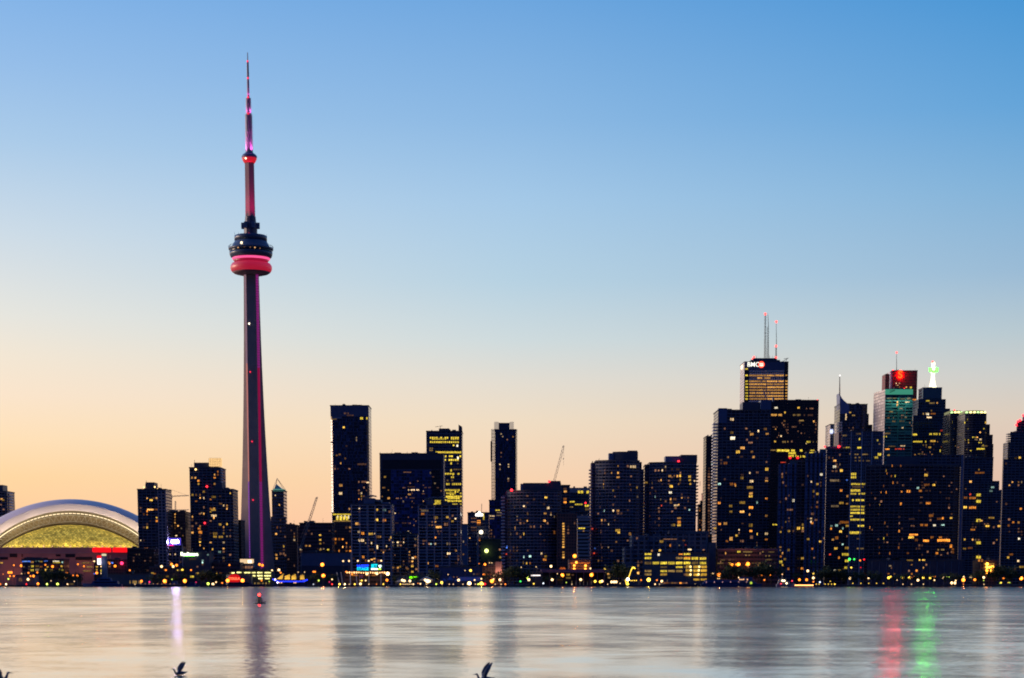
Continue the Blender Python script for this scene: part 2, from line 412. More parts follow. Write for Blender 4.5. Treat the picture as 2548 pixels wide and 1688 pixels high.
lean = N.new('ShaderNodeCombineXYZ'); L.new(wm('MULTIPLY', wm('SUBTRACT', wave(.35, .5, 1, .5, 4), .5), .2), lean.inputs[0]); L.new(wm('SUBTRACT', tot, .018), lean.inputs[1]); lean.inputs[2].default_value = 1
nm = N.new('ShaderNodeVectorMath'); nm.operation = 'NORMALIZE'; L.new(lean.outputs[0], nm.inputs[0])
gb = N.new('ShaderNodeBsdfAnisotropic'); gb.distribution = 'MULTI_GGX'; gb.inputs['Color'].default_value = (1, .945, .865, 1)   # calm lake: mirror at grazing angles over a dark body
L.new(nm.outputs[0], gb.inputs['Normal'])
b.inputs['Base Color'].default_value = (.01, .025, .05, 1); b.inputs['Roughness'].default_value = .6
fr = N.new('ShaderNodeFresnel'); fr.inputs['IOR'].default_value = 1.33
mxs = N.new('ShaderNodeMixShader'); L.new(wm('POWER', fr.outputs[0], .15), mxs.inputs[0]); L.new(b.outputs[0], mxs.inputs[1]); L.new(gb.outputs[0], mxs.inputs[2])
L.new(mxs.outputs[0], N['Material Output'].inputs['Surface'])
rr = N.new('ShaderNodeMapRange'); rr.inputs['From Min'].default_value = .35; rr.inputs['From Max'].default_value = .65
rr.inputs['To Min'].default_value = .13; rr.inputs['To Max'].default_value = .165
L.new(wave(300, 60, 4, .6, 11), rr.inputs['Value']); L.new(rr.outputs['Result'], gb.inputs['Roughness'])
WATER = m
o = MB().face([(-9000, -3000, 0), (9000, -3000, 0), (9000, SHORE + 2, 0), (-9000, SHORE + 2, 0)]).build('water', WATER); tag(o, kind='structure')
LAND = plain('ground_asphalt', (.045, .045, .05), .85, 0, .4, .02)
o = MB().face([(-30000, SHORE, GZ), (30000, SHORE, GZ), (30000, 60000, GZ), (-30000, 60000, GZ)]).build('ground', LAND); tag(o, kind='structure')
QUAY = plain('quay_concrete', (.07, .07, .08), .8, 0, .4, .2)
q = MB()
for k in range(-60, 60):                        # quay wall in bays with timber fenders
    q.box(k * 20 + .15, k * 20 + 19.85, SHORE - 1.0, SHORE - .01, -2, GZ + .12)
    q.box(k * 20 - .15, k * 20 + .15, SHORE - 1.2, SHORE - .01, -2, GZ + .3)
o = q.build('quay_wall', QUAY); tag(o, kind='structure')
PROM = plain('promenade_paving', (.12, .11, .11), .8, 0, .3, .5)
o = MB().face([(-1200, SHORE + .5, GZ + .004), (1200, SHORE + .5, GZ + .004), (1200, SHORE + 22, GZ + .004), (-1200, SHORE + 22, GZ + .004)]).build('promenade_path', PROM); tag(o, kind='structure')
o = MB().face([(-1200, SHORE + 66, GZ + .004), (1200, SHORE + 66, GZ + .004), (1200, SHORE + 82, GZ + .004), (-1200, SHORE + 82, GZ + .004)]).build('lakeside_road', plain('road_asphalt', (.03, .03, .033), .9)); tag(o, kind='structure')

# ------------------------------------------------------------------ domed stadium
def stadium():
    Y0 = 1985.0; C0 = 175.0
    root = thing('stadium', 'domed stadium with white arched roof, yellow lit front and red sign panels', 'stadium', (P(C0, 1440, Y0).x, Y0 + 90, GZ))
    o = root.location
    def W(px, py, Y):
        p = P(px, py, Y); return Vector((p.x - o.x, p.y - o.y, p.z - GZ))
    def arc(apex, r, base=1362.0, n=56):
        h = base - apex; xm = math.sqrt(max(0, 2 * r * h - h * h)); out = []
        for k in range(n + 1):
            dx = xm * math.sin((k / n * 2 - 1) * math.pi / 2)
            out.append((C0 + dx, apex + r - math.sqrt(r * r - dx * dx)))
        return out
    def loft(secs, name, mat, smooth=True):
        mb = MB(); u = [[W(px, py, Y) for px, py in a] for a, Y in secs]
        for A, B in zip(u, u[1:]):
            for k in range(len(A) - 1): mb.face([A[k], A[k + 1], B[k + 1], B[k]])
        return mb.build(name, mat, root, smooth)
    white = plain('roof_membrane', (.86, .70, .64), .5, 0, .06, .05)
    A0, A1, A2, A3, A4, A5 = arc(1242.5, 363), arc(1254.5, 322), arc(1271, 290), arc(1273, 289), arc(1303, 287), arc(1306, 287)
    loft([(A1, Y0 + 1), (arc(1247, 346), Y0 + 9), (A0, Y0 + 26), (arc(1243, 363), Y0 + 60), (arc(1256, 340), Y0 + 110), (arc(1290, 320), Y0 + 150), (arc(1340, 320), Y0 + 176)], 'roof_shell', white)
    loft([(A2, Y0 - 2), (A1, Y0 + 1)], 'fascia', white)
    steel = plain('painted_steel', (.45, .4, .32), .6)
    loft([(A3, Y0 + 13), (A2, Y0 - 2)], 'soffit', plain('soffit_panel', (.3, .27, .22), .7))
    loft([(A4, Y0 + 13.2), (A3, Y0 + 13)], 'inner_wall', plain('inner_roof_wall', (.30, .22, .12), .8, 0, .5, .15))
    mb = MB(); top, bot = arc(1283, 288, n=84), arc(1299, 287, n=84)
    for k in range(84):
        a, b_, c_, d_ = W(*top[k], Y0 + 8), W(*top[k + 1], Y0 + 8), W(*bot[k], Y0 + 8), W(*bot[k + 1], Y0 + 8)
        mb.bar(a, b_, .3, 4); mb.bar(c_, d_, .38, 4)
        if k % 2: mb.bar(a, d_, .22, 4)
        else: mb.bar(c_, b_, .22, 4)
    mb.build('truss', steel, root)
    fl = emit('floodlight_cream', (1, .82, .5), 1.5, 0, False)
    me = MB().box(-1.5, 1.5, -.3, .3, -.45, .45).mesh('floodlight'); me.materials.append(fl)
    la = arc(1278, 288.5, n=64)
    for k in range(8, 57, 1):
        px, py = la[k]; p = W(px, py, Y0 + 6); f = put('floodlight', me, root, p)
        q_ = W(*la[k + 1], Y0 + 6) - p; f.rotation_euler = (0, -math.atan2(q_.z, q_.x), 0)
    # inner quarter dome: ribbed yellow fabric lit from the parapet
    m, nt, b, N, L = nodes('yellow_glow_fabric')
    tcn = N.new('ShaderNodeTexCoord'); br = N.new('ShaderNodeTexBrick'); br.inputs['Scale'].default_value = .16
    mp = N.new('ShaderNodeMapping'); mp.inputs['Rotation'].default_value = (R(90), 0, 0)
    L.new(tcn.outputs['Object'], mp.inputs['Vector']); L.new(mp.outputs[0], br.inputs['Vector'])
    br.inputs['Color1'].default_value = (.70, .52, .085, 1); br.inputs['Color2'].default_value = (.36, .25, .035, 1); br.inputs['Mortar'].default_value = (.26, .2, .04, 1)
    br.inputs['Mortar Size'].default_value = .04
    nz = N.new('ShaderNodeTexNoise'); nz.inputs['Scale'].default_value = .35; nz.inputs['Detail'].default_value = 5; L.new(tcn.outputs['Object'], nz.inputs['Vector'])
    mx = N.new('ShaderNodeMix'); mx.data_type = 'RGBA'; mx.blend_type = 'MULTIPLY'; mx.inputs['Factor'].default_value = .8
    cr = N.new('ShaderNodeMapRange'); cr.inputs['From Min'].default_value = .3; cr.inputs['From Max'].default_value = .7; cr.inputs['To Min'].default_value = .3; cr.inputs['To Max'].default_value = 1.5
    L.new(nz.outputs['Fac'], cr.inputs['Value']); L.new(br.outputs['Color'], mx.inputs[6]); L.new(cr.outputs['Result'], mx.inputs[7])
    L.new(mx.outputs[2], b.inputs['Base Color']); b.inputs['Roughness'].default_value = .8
    L.new(mx.outputs[2], b.inputs['Emission Color']); b.inputs['Emission Strength'].default_value = .75; m.cycles.emission_sampling = 'NONE'   # glow added to the fabric in place of floodlighting
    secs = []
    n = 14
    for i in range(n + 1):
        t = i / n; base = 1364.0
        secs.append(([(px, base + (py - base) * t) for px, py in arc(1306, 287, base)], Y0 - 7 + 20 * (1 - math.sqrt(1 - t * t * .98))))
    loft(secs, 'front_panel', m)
    # the drum the roof sits on
    conc = plain('stadium_concrete', (.46, .28, .27), .85, 0, .25, .06)
    xl, xr = W(-110, 1362, Y0 - 9).x, W(455, 1362, Y0 - 9).x; zt = W(0, 1362.5, Y0 - 9).z
    body = MB().prism([(xl, -99), (xr, -99), (xr + 8, 90), (xl - 8, 90)], 0, zt).build('drum_wall', conc, root)
    zc = W(0, 1376, Y0 - 9).z
    MB().box(xl, xr, -99.6, -99.01, zc - .3, zc + .3).build('string_course', plain('pale_concrete', (.45, .38, .4), .8), root)
    dk = plain('dark_opening', (.015, .015, .02), .5)
    for x0, x1, y0, y1 in ((24, 43, 1378, 1387), (54, 57, 1379, 1387), (139, 151, 1380, 1385), (163, 187, 1379, 1387), (0, 20, 1386.5, 1393), (60, 120, 1388, 1394), (188, 230, 1386, 1394)):
        a, b_ = W(x0, y0, Y0 - 9), W(x1, y1, Y0 - 9)
        MB().box(a.x, b_.x, -99.5, -98.9, b_.z, a.z).build('opening', dk, root)
    for x0, x1, y, cl in ((0, 7, 1401, 'y'), (204, 228, 1401, 'D'), (207, 228, 1421, 'D'), (216, 231, 1411, 'D')):
        a, b_ = W(x0, y - 1.5, Y0 - 9), W(x1, y + 1.5, Y0 - 9)
        MB().box(a.x, b_.x, -99.4, -98.9, b_.z, a.z).build('window', WIN[cl], root)
    rs = emit('sign_red', (1, .004, .006), 1.6, 0, True)
    for x0, x1 in ((230.5, 276), (281, 318.5)):
        a, b_ = W(x0, 1363.2, Y0 - 10), W(x1, 1374.3, Y0 - 10)
        h = (a.z - b_.z) / 2; r = 1.2; mb = MB(); pts = []
        for k in range(16):
            t = k * 2 * math.pi / 16; cx = (b_.x - a.x) / 2 - r; cz = h - r
            pts.append((math.copysign(cx, math.cos(t + .01)) + r * math.cos(t), math.copysign(cz, math.sin(t + .01)) + r * math.sin(t)))
        mb.face([(x, -.5, z) for x, z in pts]); mb.face([(x, .4, z) for x, z in reversed(pts)])
        for k in range(16):
            (ax, az_), (bx, bz) = pts[k], pts[(k + 1) % 16]; mb.face([(ax, .4, az_), (bx, .4, bz), (bx, -.5, bz), (ax, -.5, az_)])
        mb.build('sign_panel', rs, root, loc=((a.x + b_.x) / 2, -100.2, (a.z + b_.z) / 2))
    # parapet clutter
    rnd = random.Random(4)
    for k in range(22):
        p = W(4 + k * 15.4 + rnd.uniform(-5, 5), 1362, Y0 - 8); MB().box(-.6, .6, -.5, .5, -.2, rnd.uniform(.5, 1.8)).build('parapet_fixture', conc, root, loc=p)
    # floodlights on the parapet and under the arch
    for k, px in enumerate((30, 100, 175, 250, 320)):
        p = W(px, 1362.5, Y0 - 10.5)
        l = lamp('AREA', 'parapet_floodlight', root, (p.x, p.y, p.z + .6), 1500, (1, .86, .36), size=24, size_y=1, shape='RECTANGLE')
        l.rotation_euler = (R(90 + 62), 0, 0)
    for k in (8, 16, 24, 32, 40, 48, 56):
        px, py = arc(1283, 288, n=64)[k]; p = W(px, py + 4, Y0 - 13)
        l = lamp('AREA', 'arch_floodlight', root, p, 5200, (1, .86, .62), size=34, size_y=2, shape='RECTANGLE')
        l.rotation_euler = (R(90 + 62), 0, 0)
stadium()
for px, py in ((34, 1407), (53, 1408), (120, 1400), (197, 1404), (232, 1408), (10, 1425)):      # street light that falls on the drum wall
    p = P(px, py, 1962); lamp('POINT', 'wall_wash', bpy.data.objects['stadium'], p - bpy.data.objects['stadium'].location, 1000, (1, .33, .12), shadow_soft_size=.8)

# ------------------------------------------------------------------ observation tower
def needle():
    YT = 2050.0
    p0 = P(638.5, 1440, YT)
    root = thing('observation_tower', 'very tall concrete needle tower with round pod and magenta light strips', 'tower', (p0.x, YT, GZ))
    X = p0.x
    k = M(YT, 1000)
    def Z(py): return P(624, py, YT).z - GZ
    conc = plain('tower_concrete', (.38, .29, .26), .8, 0, .3, .09)
    steel = plain('tower_steel', (.16, .19, .26), .45)
    def leg(py):            # how far the three legs reach at this height, metres
        t = max(0.0, (py - 684) / (1440 - 684)); return 6.3 + 4.2 * t + 9.2 * t ** 2.2
    def section(py):
        Lg = leg(py); hw = 4.9; ri = 6.1; pts = []; d0 = R(-90 + 3)
        for j in range(3):
            a = d0 + j * R(120); c, s_ = math.cos(a), math.sin(a)
            pts.append((c * Lg + s_ * hw, s_ * Lg - c * hw)); pts.append((c * Lg - s_ * hw, s_ * Lg + c * hw))
            a2 = a + R(60); pts.append((math.cos(a2) * ri, math.sin(a2) * ri))
        return pts
    mb = MB(); ys = [1450 - 16 * i for i in range(49)]
    for a, b_ in zip(ys, ys[1:]):
        za, zb = (0 if a == 1450 else Z(a)), Z(b_)
        mb.prism(section(a), za, zb, b_ == ys[-1], False, section(b_))
    mb.build('shaft', conc, root)
    mag, red, pale, vio, sal = (emit('led_magenta', (.5, .03, .36), .42, 0), emit('led_red', (.55, .006, .10), .42, 0),
        emit('led_lilac', (.6, .36, .5), .4, 0), emit('led_violet', (.32, .06, .6), .7, 0), emit('led_salmon', (.8, .3, .26), .6, 0))
    def strip(side, y0, y1, wd, mat, dots):
        mb = MB(); z0, z1 = Z(y1), Z(y0); z = z0
        xa = side * 5.3; step = 2.6
        while z < z1 - .1:
            h = 1.7 if dots else step
            mb.box(xa if side > 0 else xa - wd, xa + wd if side > 0 else xa, -5.4, -2.6, z, min(z + h, z1)); z += step
        mb.build('light_strip', mat, root)
    strip(1, 686, 916, 2.5, mag, True); strip(1, 917, 1199, 2.3, red, False); strip(1, 1200, 1415, 2.5, mag, True)
    strip(-1, 686, 905, 1.3, pale, True); strip(-1, 906, 1199, 1.1, sal, False); strip(-1, 1200, 1388, 1.2, vio, True)
    # main pod
    def lp(name, prof, mat, n=64, smooth=True):
        return MB().lathe([(r * k, Z(y)) for r, y in prof], n).build(name, mat, root, smooth)
    lp('radome', [(46.5, 678), (49.2, 674.5), (51, 669), (50.6, 663), (47, 657), (40, 655)], emit('radome_red', (1, .012, .065), .36, 0, True, (.3, .12, .12)))
    lp('radome_underside', [(18, 684.8), (34, 683.6), (42, 681.4), (46.4, 678.2)], plain('radome_shadow_cloth', (.22, .12, .15), .8))  # shade of the underside put into a darker cloth colour
    lp('pod_window_ring', [(38, 655), (40.5, 653), (44, 648.5)], emit('pod_ring_red', (.9, .01, .09), .32, 0, True))
    lp('neon_ring', [(43.6, 648.4), (46.6, 645.2), (46.2, 643.4)], emit('neon_pink', (1, .10, .30), 1.2, 0, True))
    dk = plain('pod_cladding', (.07, .10, .17), .35, 0, .1)
    lp('lower_deck', [(46, 643.3), (50, 640.5), (52.5, 634), (53, 629)], dk)
    lp('deck_windows', [(52, 628.9), (53, 624.2)], plain('deck_glass', (.01, .012, .02), .1))
    lp('upper_deck', [(53.6, 624), (55, 621), (55, 618.5), (53.5, 618.4), (53.4, 620), (48, 618), (42, 606), (38.5, 600)], dk)
    for a, y, r, c in ((-112, 612, 1.3, 'p'), (-118, 624.5, .7, 'w'), (-84, 624.5, .5, 'o'), (-72, 625, .8, 'w'), (-58, 626, .5, 'o'), (-100, 623.5, .4, 'o')):
        rr = (45.5 if y < 615 else 53) * k
        put('deck_light', ballmesh(r, emit('deck_lamp_' + c, {'p': (1, .8, .5), 'w': (1, .5, .2), 'o': (.9, .4, .2)}[c], {'p': 3, 'w': .9, 'o': .5}[c], 0, False)), root, (math.cos(R(a)) * rr, math.sin(R(a)) * rr, Z(y)))
    mb = MB()                        # walk rail round the roof edge
    for j in range(60):
        t0, t1 = j * math.pi / 30, (j + 1) * math.pi / 30
        for rad, y in ((55, 615.5), (53, 612.5)):
            mb.bar((rad * k * math.cos(t0), rad * k * math.sin(t0), Z(y)), (rad * k * math.cos(t1), rad * k * math.sin(t1), Z(y)), .14, 3)
        if j % 2: mb.bar((54.5 * k * math.cos(t0), 54.5 * k * math.sin(t0), Z(619)), (53 * k * math.cos(t0), 53 * k * math.sin(t0), Z(612)), .13, 3)
    mb.build('edge_rail', steel, root)
    lp('equipment_drum', [(38.5, 600), (39.8, 599.8), (40, 588.4), (38, 587.3), (22, 587)], dk)
    for j in range(10):
        t = j * 2 * math.pi / 10 + .2; MB().bar((0, 0, 0), (0, 0, 2.4 + (j % 3) * .7), .1, 3).build('whip_antenna', steel, root, loc=(39 * k * math.cos(t), 39 * k * math.sin(t), Z(588)))
    lp('neck', [(16.5, 587), (16.5, 565), (14, 553), (13, 540)], plain('neck_cladding', (.1, .08, .13), .5), 12, False)
    for j in range(6):
        t = R(-90 + 30 + 60 * j); c_, s_ = math.cos(t) * 18.4 * k, math.sin(t) * 18.4 * k
        MB().box(c_ - 1.7, c_ + 1.7, s_ - 1.7, s_ + 1.7, Z(570), Z(555)).build('microwave_box', steel, root)
    up = plain('upper_concrete', (.34, .27, .28), .8, 0, .15, .08)
    MB().lathe([(13.1 * k, Z(540)), (12.6 * k, Z(500)), (12.2 * k, Z(406))], 6, close=True, a0=R(30)).build('upper_shaft', up, root)
    lp('sky_pod_base', [(12.6, 406.5), (15.5, 402), (18, 396.5), (18.2, 394)], emit('sky_pod_red', (.8, .012, .02), .55, 0, True, (.3, .1, .1)), 40)
    lp('sky_pod', [(18.4, 393.8), (18.8, 391), (18, 388), (14.5, 384.5), (10, 381.5), (9.4, 380)], plain('sky_pod_cladding', (.13, .12, .24), .4), 40)
    put('deck_light', ballmesh(1.0, emit('deck_lamp_p', (1, .8, .5), 3, 0, False)), root, (math.cos(R(-113)) * 17 * k, math.sin(R(-113)) * 17.6 * k, Z(398)))
    an = plain('antenna_cladding', (.30, .28, .36), .5)
    def mastsec(r0, r1, y0, y1, rings, name='antenna_section'):
        prof = []; 
        for j in range(rings + 1):
            t = j / rings; y = y0 + (y1 - y0) * t; r = r0 + (r1 - r0) * t
            prof += [(r, y), (r * 1.05, y - .4), (r * 1.05, y - .9), (r, y - 1.3)] if j < rings else [(r, y)]
        return MB().lathe([(a * k, Z(b_)) for a, b_ in prof], 12).build(name, an, root, False)
    mastsec(8.8, 8.5, 380, 286, 24); mastsec(6.3, 6.1, 285, 245, 10); mastsec(3.1, 2.4, 244.5, 152, 12); mastsec(1.3, .9, 152, 131, 3)
    for y, r in ((153.5, .9), (195.5, 1.0), (244, 1.1), (285.5, 1.2)):
        put('beacon', ballmesh(r, emit('tower_beacon', (1, .03, .09), 1.6, 0, False)), root, (0, -(6.5 if y > 240 else 3.2) * k, Z(y)))
    for py, px in ((928, -1.8), (1101, -.8), (1246, -.4)):
        put('beacon', ballmesh(.8, emit('shaft_beacon', (.9, .02, .06), 1.6, 0, False)), root, (px, -leg(py) - .3, Z(py)))
    put('beacon', ballmesh(.7, emit('shaft_lamp', (1, .9, .7), 5, 0, False)), root, (-2.2, -leg(808) - .3, Z(808)))
    put('beacon', ballmesh(.8, emit('tower_beacon', (1, .03, .09), 1.6, 0, False)), root, (-1, -17 * k, Z(585)))
    for fx, fy, en in ((-80, -50, 52000),):       # added warm fill on the shaft, no fixture stands here
        l = lamp('SPOT', 'shaft_fill_light', root, (fx, fy, 14), en, (1, .70, .42), spot_size=R(75), spot_blend=1, shadow_soft_size=2)
        l.rotation_euler = (Vector((0, 0, 120)) - l.location).to_track_quat('-Z', 'Y').to_euler()
    # floodlights that stand on the pods and ledges and wash the masts
    for a in (-150, -90, -30):
        l = lamp('SPOT', 'mast_floodlight', root, (math.cos(R(a)) * 37 * k, math.sin(R(a)) * 37 * k, Z(584)), 65000, (1, .006, .16), spot_size=R(36), spot_blend=.9, shadow_soft_size=.5)
        tgt = Vector((0, 0, Z(425))); l.rotation_euler = (tgt - l.location).to_track_quat('-Z', 'Y').to_euler()
    for y, ytop, r, e, n in ((386, 330, 17, 42000, 2), (286, 262, 10, 9000, 2), (245, 215, 7, 6000, 2)):
        for a in (-140, -40):
            l = lamp('SPOT', 'mast_floodlight', root, (math.cos(R(a)) * r * k, math.sin(R(a)) * r * k, Z(y)), e, (1, .14, .6), spot_size=R(50), spot_blend=.8, shadow_soft_size=.4)
            tgt = Vector((0, 0, Z(ytop))); l.rotation_euler = (tgt - l.location).to_track_quat('-Z', 'Y').to_euler()
needle()
# ------------------------------------------------------------------ the skyline, from left to right
LEDV = emit('led_violet_screen', (.52, .44, 1), 75, 0, True)
def tower(*a, **k): return Bld('tower_block', *a, **k)
def condo(*a, **k): return Bld('condo_tower', *a, cat='apartment tower', **k)
def office(*a, **k): return Bld('office_tower', *a, cat='office tower', **k)
def low(*a, **k): return Bld('low_building', *a, cat='building', **k)
# far left
b = condo('apartment tower cut by the left frame edge, striped balconies on its side', -34, 17, 1224, 2230, 34, FA['condo2'])
b.block('penthouse', -34, 7, 1207, 1224, NAVY, 4)
b.balc(21, 1228, 1300, 7.4, 11, WHITE, 10)
b.block('side_bay', 17, 22, 1226, None, FA['condo2'], 6)
for x, y, c in ((4, 1242, 'w'), (8, 1245, 'y'), (9, 1268, 'd'), (2, 1256, 'd')): b.win(x, y, 6, 4, c)
b = condo('dark apartment tower hiding the right end of the stadium roof', 341.5, 412, 1219, 1885, 32, FA['condo2'])
b.block('penthouse', 362, 383.5, 1200.5, 1217, NAVY, 8); b.block('side_wing', 391, 412.5, 1222, None, facade('facade_light_lattice', (.02, .025, .05), (.34, .3, .32), 3.0, 3.6, .3, .3), -.6, 8)
b.mast(362, 1219, 1205, .3); b.mast(364, 1201, 1196, .2)
b.wins(346, 410, 1228, 1430, 30, 'mix', 8, 8, 3); b.row(366, 382, 1268.5, 4.5, 'w', 4); b.row(384, 396, 1268.5, 4, 'o', 4); b.row(372, 380, 1245, 5, 'y', 4)
b.row(358, 370, 1366.5, 6, 'o', 5); b.row(374, 382, 1366.5, 5, 'o', 4); b.row(372, 385, 1396, 7, 'p', 3, skip=.3); b.row(391, 395, 1246, 6, 'w', 4)
b.beacon(385, 1212, .8, emit('roof_lamp', (1, .6, .2), 3, 0, False)); b.beacon(358, 1213, .7, emit('roof_lamp', (1, .6, .2), 3, 0, False)); b.beacon(392, 1217, .5, emit('roof_lamp', (1, .6, .2), 3, 0, False))
b = tower('unfinished concrete tower with bare floors between two apartment towers', 415, 461, 1275, 1935, 34, FA['brick'])
for x0, x1, y in ((424, 432, 1268), (434, 441, 1270), (446, 452, 1272)): b.block('core_stub', x0, x1, y, 1275, CONC, 10, 6)
for i, y in enumerate(range(1280, 1316, 7)): b.win(435.5, y, 2.6, 4, 'w')
for x, y, c in ((424.5, 1309.5, 'o'), (443, 1309, 'w'), (427, 1312, 'd'), (451, 1315, 'p')): b.win(x, y, 4, 4, c)
b.balc(461.5, 1279, 1318, 7, 5, CONC, 8)
b.wins(418, 459, 1322, 1360, 5, 'dim', 7, 7, 4)
b = Bld('advert_building', 'grey block carrying a blazing violet advert screen on its roof edge', 418, 454, 1361, 1900, 26, facade('facade_pale_grid', (.02, .02, .04), (.30, .26, .3), 3.2, 3.4, .4, .45), cat='building')
p = b.loc(435.5, 1348.5); MB().box(-3.4, 3.4, -.5, .3, -1.5, 1.5).build('led_screen', LEDV, b.root, loc=p); MB().box(-5.6, 5.6, -.2, .3, -3.2, 3.6).build('led_halo', emit('led_blue_halo', (.16, .10, 1), .75, 0), b.root, loc=p)  # larger blue panel painted as the halo around the screen
p = b.loc(425.5, 1355, .6); MB().box(-2.4, 2.4, -.4, .3, -1.8, 1.8).build('led_screen', emit('led_pink', (1, .01, .22), 2.2, 0), b.root, loc=p)
b.block('screen_frame', 420, 446, 1340, 1361, NAVY, 1.2, 3)
b.wins(420, 452, 1364, 1408, 6, 'dim', 6, 6, 5)
b = condo('tall apartment tower topped by a glowing glass cube', 471, 548, 1165, 1925, 36, FA['condo2'])
b.block('penthouse', 482.5, 519, 1151.5, 1164, NAVY, 6)
cube = emit('glass_cube_lit', (1, .62, .26), 1.2, 0, False)
a, c = b.loc(520, 1163), b.loc(549.5, 1140.5); mb = MB()
nx = 7
for i in range(nx):
    for j in range(5):
        x0, z0 = a.x + (c.x - a.x) * i / nx, a.z + .9 + (c.z - a.z - .9) * j / 5
        mb.box(x0 + .14, x0 + (c.x - a.x) / nx - .14, a.y + .3, a.y + 9, z0 + .12, z0 + (c.z - a.z) / 5 - .1)
gc = mb.build('glass_cube', cube, b.root)
mb = MB()
for i in range(nx + 1): mb.box(a.x + (c.x - a.x) * i / nx - .1, a.x + (c.x - a.x) * i / nx + .1, a.y + .1, a.y + .5, a.z + .9, c.z)
for j in range(6): z = a.z + .9 + (c.z - a.z - .9) * j / 5; mb.box(a.x, c.x, a.y + .12, a.y + .46, z - .1, z + .1)
mb.build('cube_frame', DARK, gc)
b.balc(549.5, 1170, 1216, 7.4, 4, WHITE, 8); b.mast(484, 1152, 1145, .2)
b.wins(474, 546, 1170, 1216, 9, 'warm', 8, 7.5, 6); b.wins(474, 512, 1220, 1400, 26, 'mix', 8, 7.6, 7)
b.row(490, 513, 1277, 3.5, 'p', 5, skip=.3); b.beacon(515, 1211, 1.0, dy=-1); b.beacon(509.5, 1302, .9, dy=-1); b.beacon(487, 1168.5, 1.0, emit('roof_lamp', (1, .6, .2), 3, 0, False), dy=-1)
b.row(492, 499, 1316, 5, 'o', 3.5); b.row(494, 503, 1325, 8, 'o', 3)
b = condo('apartment tower stepping down in front of the glass cube tower', 517, 579.5, 1219, 1872, 34, FA['condo2'])
b.block('penthouse', 536, 552.5, 1200.5, 1218, NAVY, 6)
b.wins(520, 577, 1224, 1400, 30, 'mix', 7.6, 7.6, 8)
for x0, x1, y, h, c in ((526, 537, 1237, 6, 'y'), (526, 537, 1269, 6, 'y'), (525, 539, 1283.5, 6, 'p'), (544, 551, 1305.5, 6, 'y'), (530, 541, 1328, 7, 'y'), (531, 540, 1336, 6, 'y'), (544, 555, 1336.5, 5.5, 'y'), (543, 550, 1374, 6, 'c'), (527, 531, 1367.5, 6, 'y'), (545, 553, 1253.5, 5, 'w')): b.row(x0, x1, y, h, c, 3.6)
b = tower('dark slab block squeezed between the apartment towers and the needle', 579, 599, 1296, 1975, 30, FA['black'])
for y, w_, c in ((1338, 9, 'y'), (1363, 9, 'Y'), (1371, 6, 'y'), (1387.5, 8, 'y'), (1346, 4, 'd')): b.win(589, y, w_, 4.5, c)
# right of the needle
b = tower('stone tower with a pointed glass lantern roof behind the needle', 676, 706, 1222, 2180, 30, FA['office'])
a, c = b.loc(679, 1218), b.loc(705, 1218); ap = b.loc(688, 1190, 6); y0, y1 = a.y, a.y + 24
glass = plain('lantern_glass', (.05, .22, .2), .15, 0, .1)
rim = emit('lantern_glow', (.25, .75, .55), .28, 0, False, (.05, .2, .18))
MB().box(a.x, c.x, y0, y1, b.loc(679, 1223).z + .1, b.loc(679, 1217).z).build('lantern_base', rim, b.root)
ap2 = b.loc(687, 1204, 12)
mb = MB()
for q0, q1 in (((a.x + 1, y0 + 1), (c.x - 1, y0 + 1)), ((c.x - 1, y0 + 1), (c.x - 1, y1)), ((c.x - 1, y1), (a.x + 1, y1)), ((a.x + 1, y1), (a.x + 1, y0 + 1))):
    mb.face([(q0[0], q0[1], a.z), (q1[0], q1[1], a.z), (ap2.x, ap2.y, ap2.z)])
mb.build('lantern_pyramid', glass, b.root)
mb = MB(); apx = Vector((ap.x, (y0 + y1) / 2, ap.z))
for x in (a.x, c.x):
    for y in (y0, y1): mb.bar((x, y, a.z), apx, .28, 4); mb.bar((x, y0 if y == y1 else y1, a.z), (x, y, a.z), .2, 4)
mb.build('lantern_frame', plain('bronze_frame', (.3, .22, .15), .4), b.root)
b.row(684, 690, 1250, 30, 'D', 5, skip=.2); b.win(695, 1256.5, 3, 5, 'w'); b.win(685, 1233, 2.6, 3, 'p')
b.block('setback', 674, 712, 1286, None, FA['office'], -3, 10)
b.wins(678, 710, 1290, 1420, 10, 'mix', 8, 9, 9, dy=-3)
for x, y, c in ((687, 1329, 'w'), (687.5, 1381, 'w'), (688.5, 1390, 'w'), (710, 1336, 'd'), (710.5, 1382, 'd')): b.win(x, y, 5, 5.5, c, -3)
b = tower('plain dark block with sloping roofline right of the lantern tower', 711, 738.5, 1308, 2120, 26, FA['brick'])
b.block('parapet', 711, 730, 1304, 1308, BROWN, 1); b.wins(714, 736, 1316, 1420, 6, 'dim', 7, 8, 10)
b = low('long low dark block behind the leaning crane', 745, 826, 1303, 2060, 30, FA['brownoff'])
b.block('rear_wing', 741, 826, 1312, None, FA['brownoff'], 8, 14); b.mast(757, 1303, 1296, .3); b.mast(784, 1303, 1297, .3)
for x, y, c in ((796.5, 1332, 'y'), (797, 1344, 'y'), (797, 1353, 'y'), (797.5, 1368, 'y'), (816.5, 1368, 'Y'), (762, 1358.5, 'w'), (771, 1358.5, 'w'), (748.5, 1368, 'p'), (749, 1375, 'w'), (762, 1378, 'd')): b.win(x, y, 5.5, 4.5, c)
b.wins(750, 824, 1310, 1370, 8, 'dim', 7, 7, 11)
b = low('windowless blue hall between the crane and the grid fronted apartments', 748, 872, 1376.5, 1960, 40, BLUE)
b.block('plinth', 748, 872, 1408, None, NAVY, -1, 6)
b = office('tall slab tower with a blank crown and one lit floor near the top', 821.5, 917, 1010.5, 2300, 44, FA['glass'], cut=2.2)
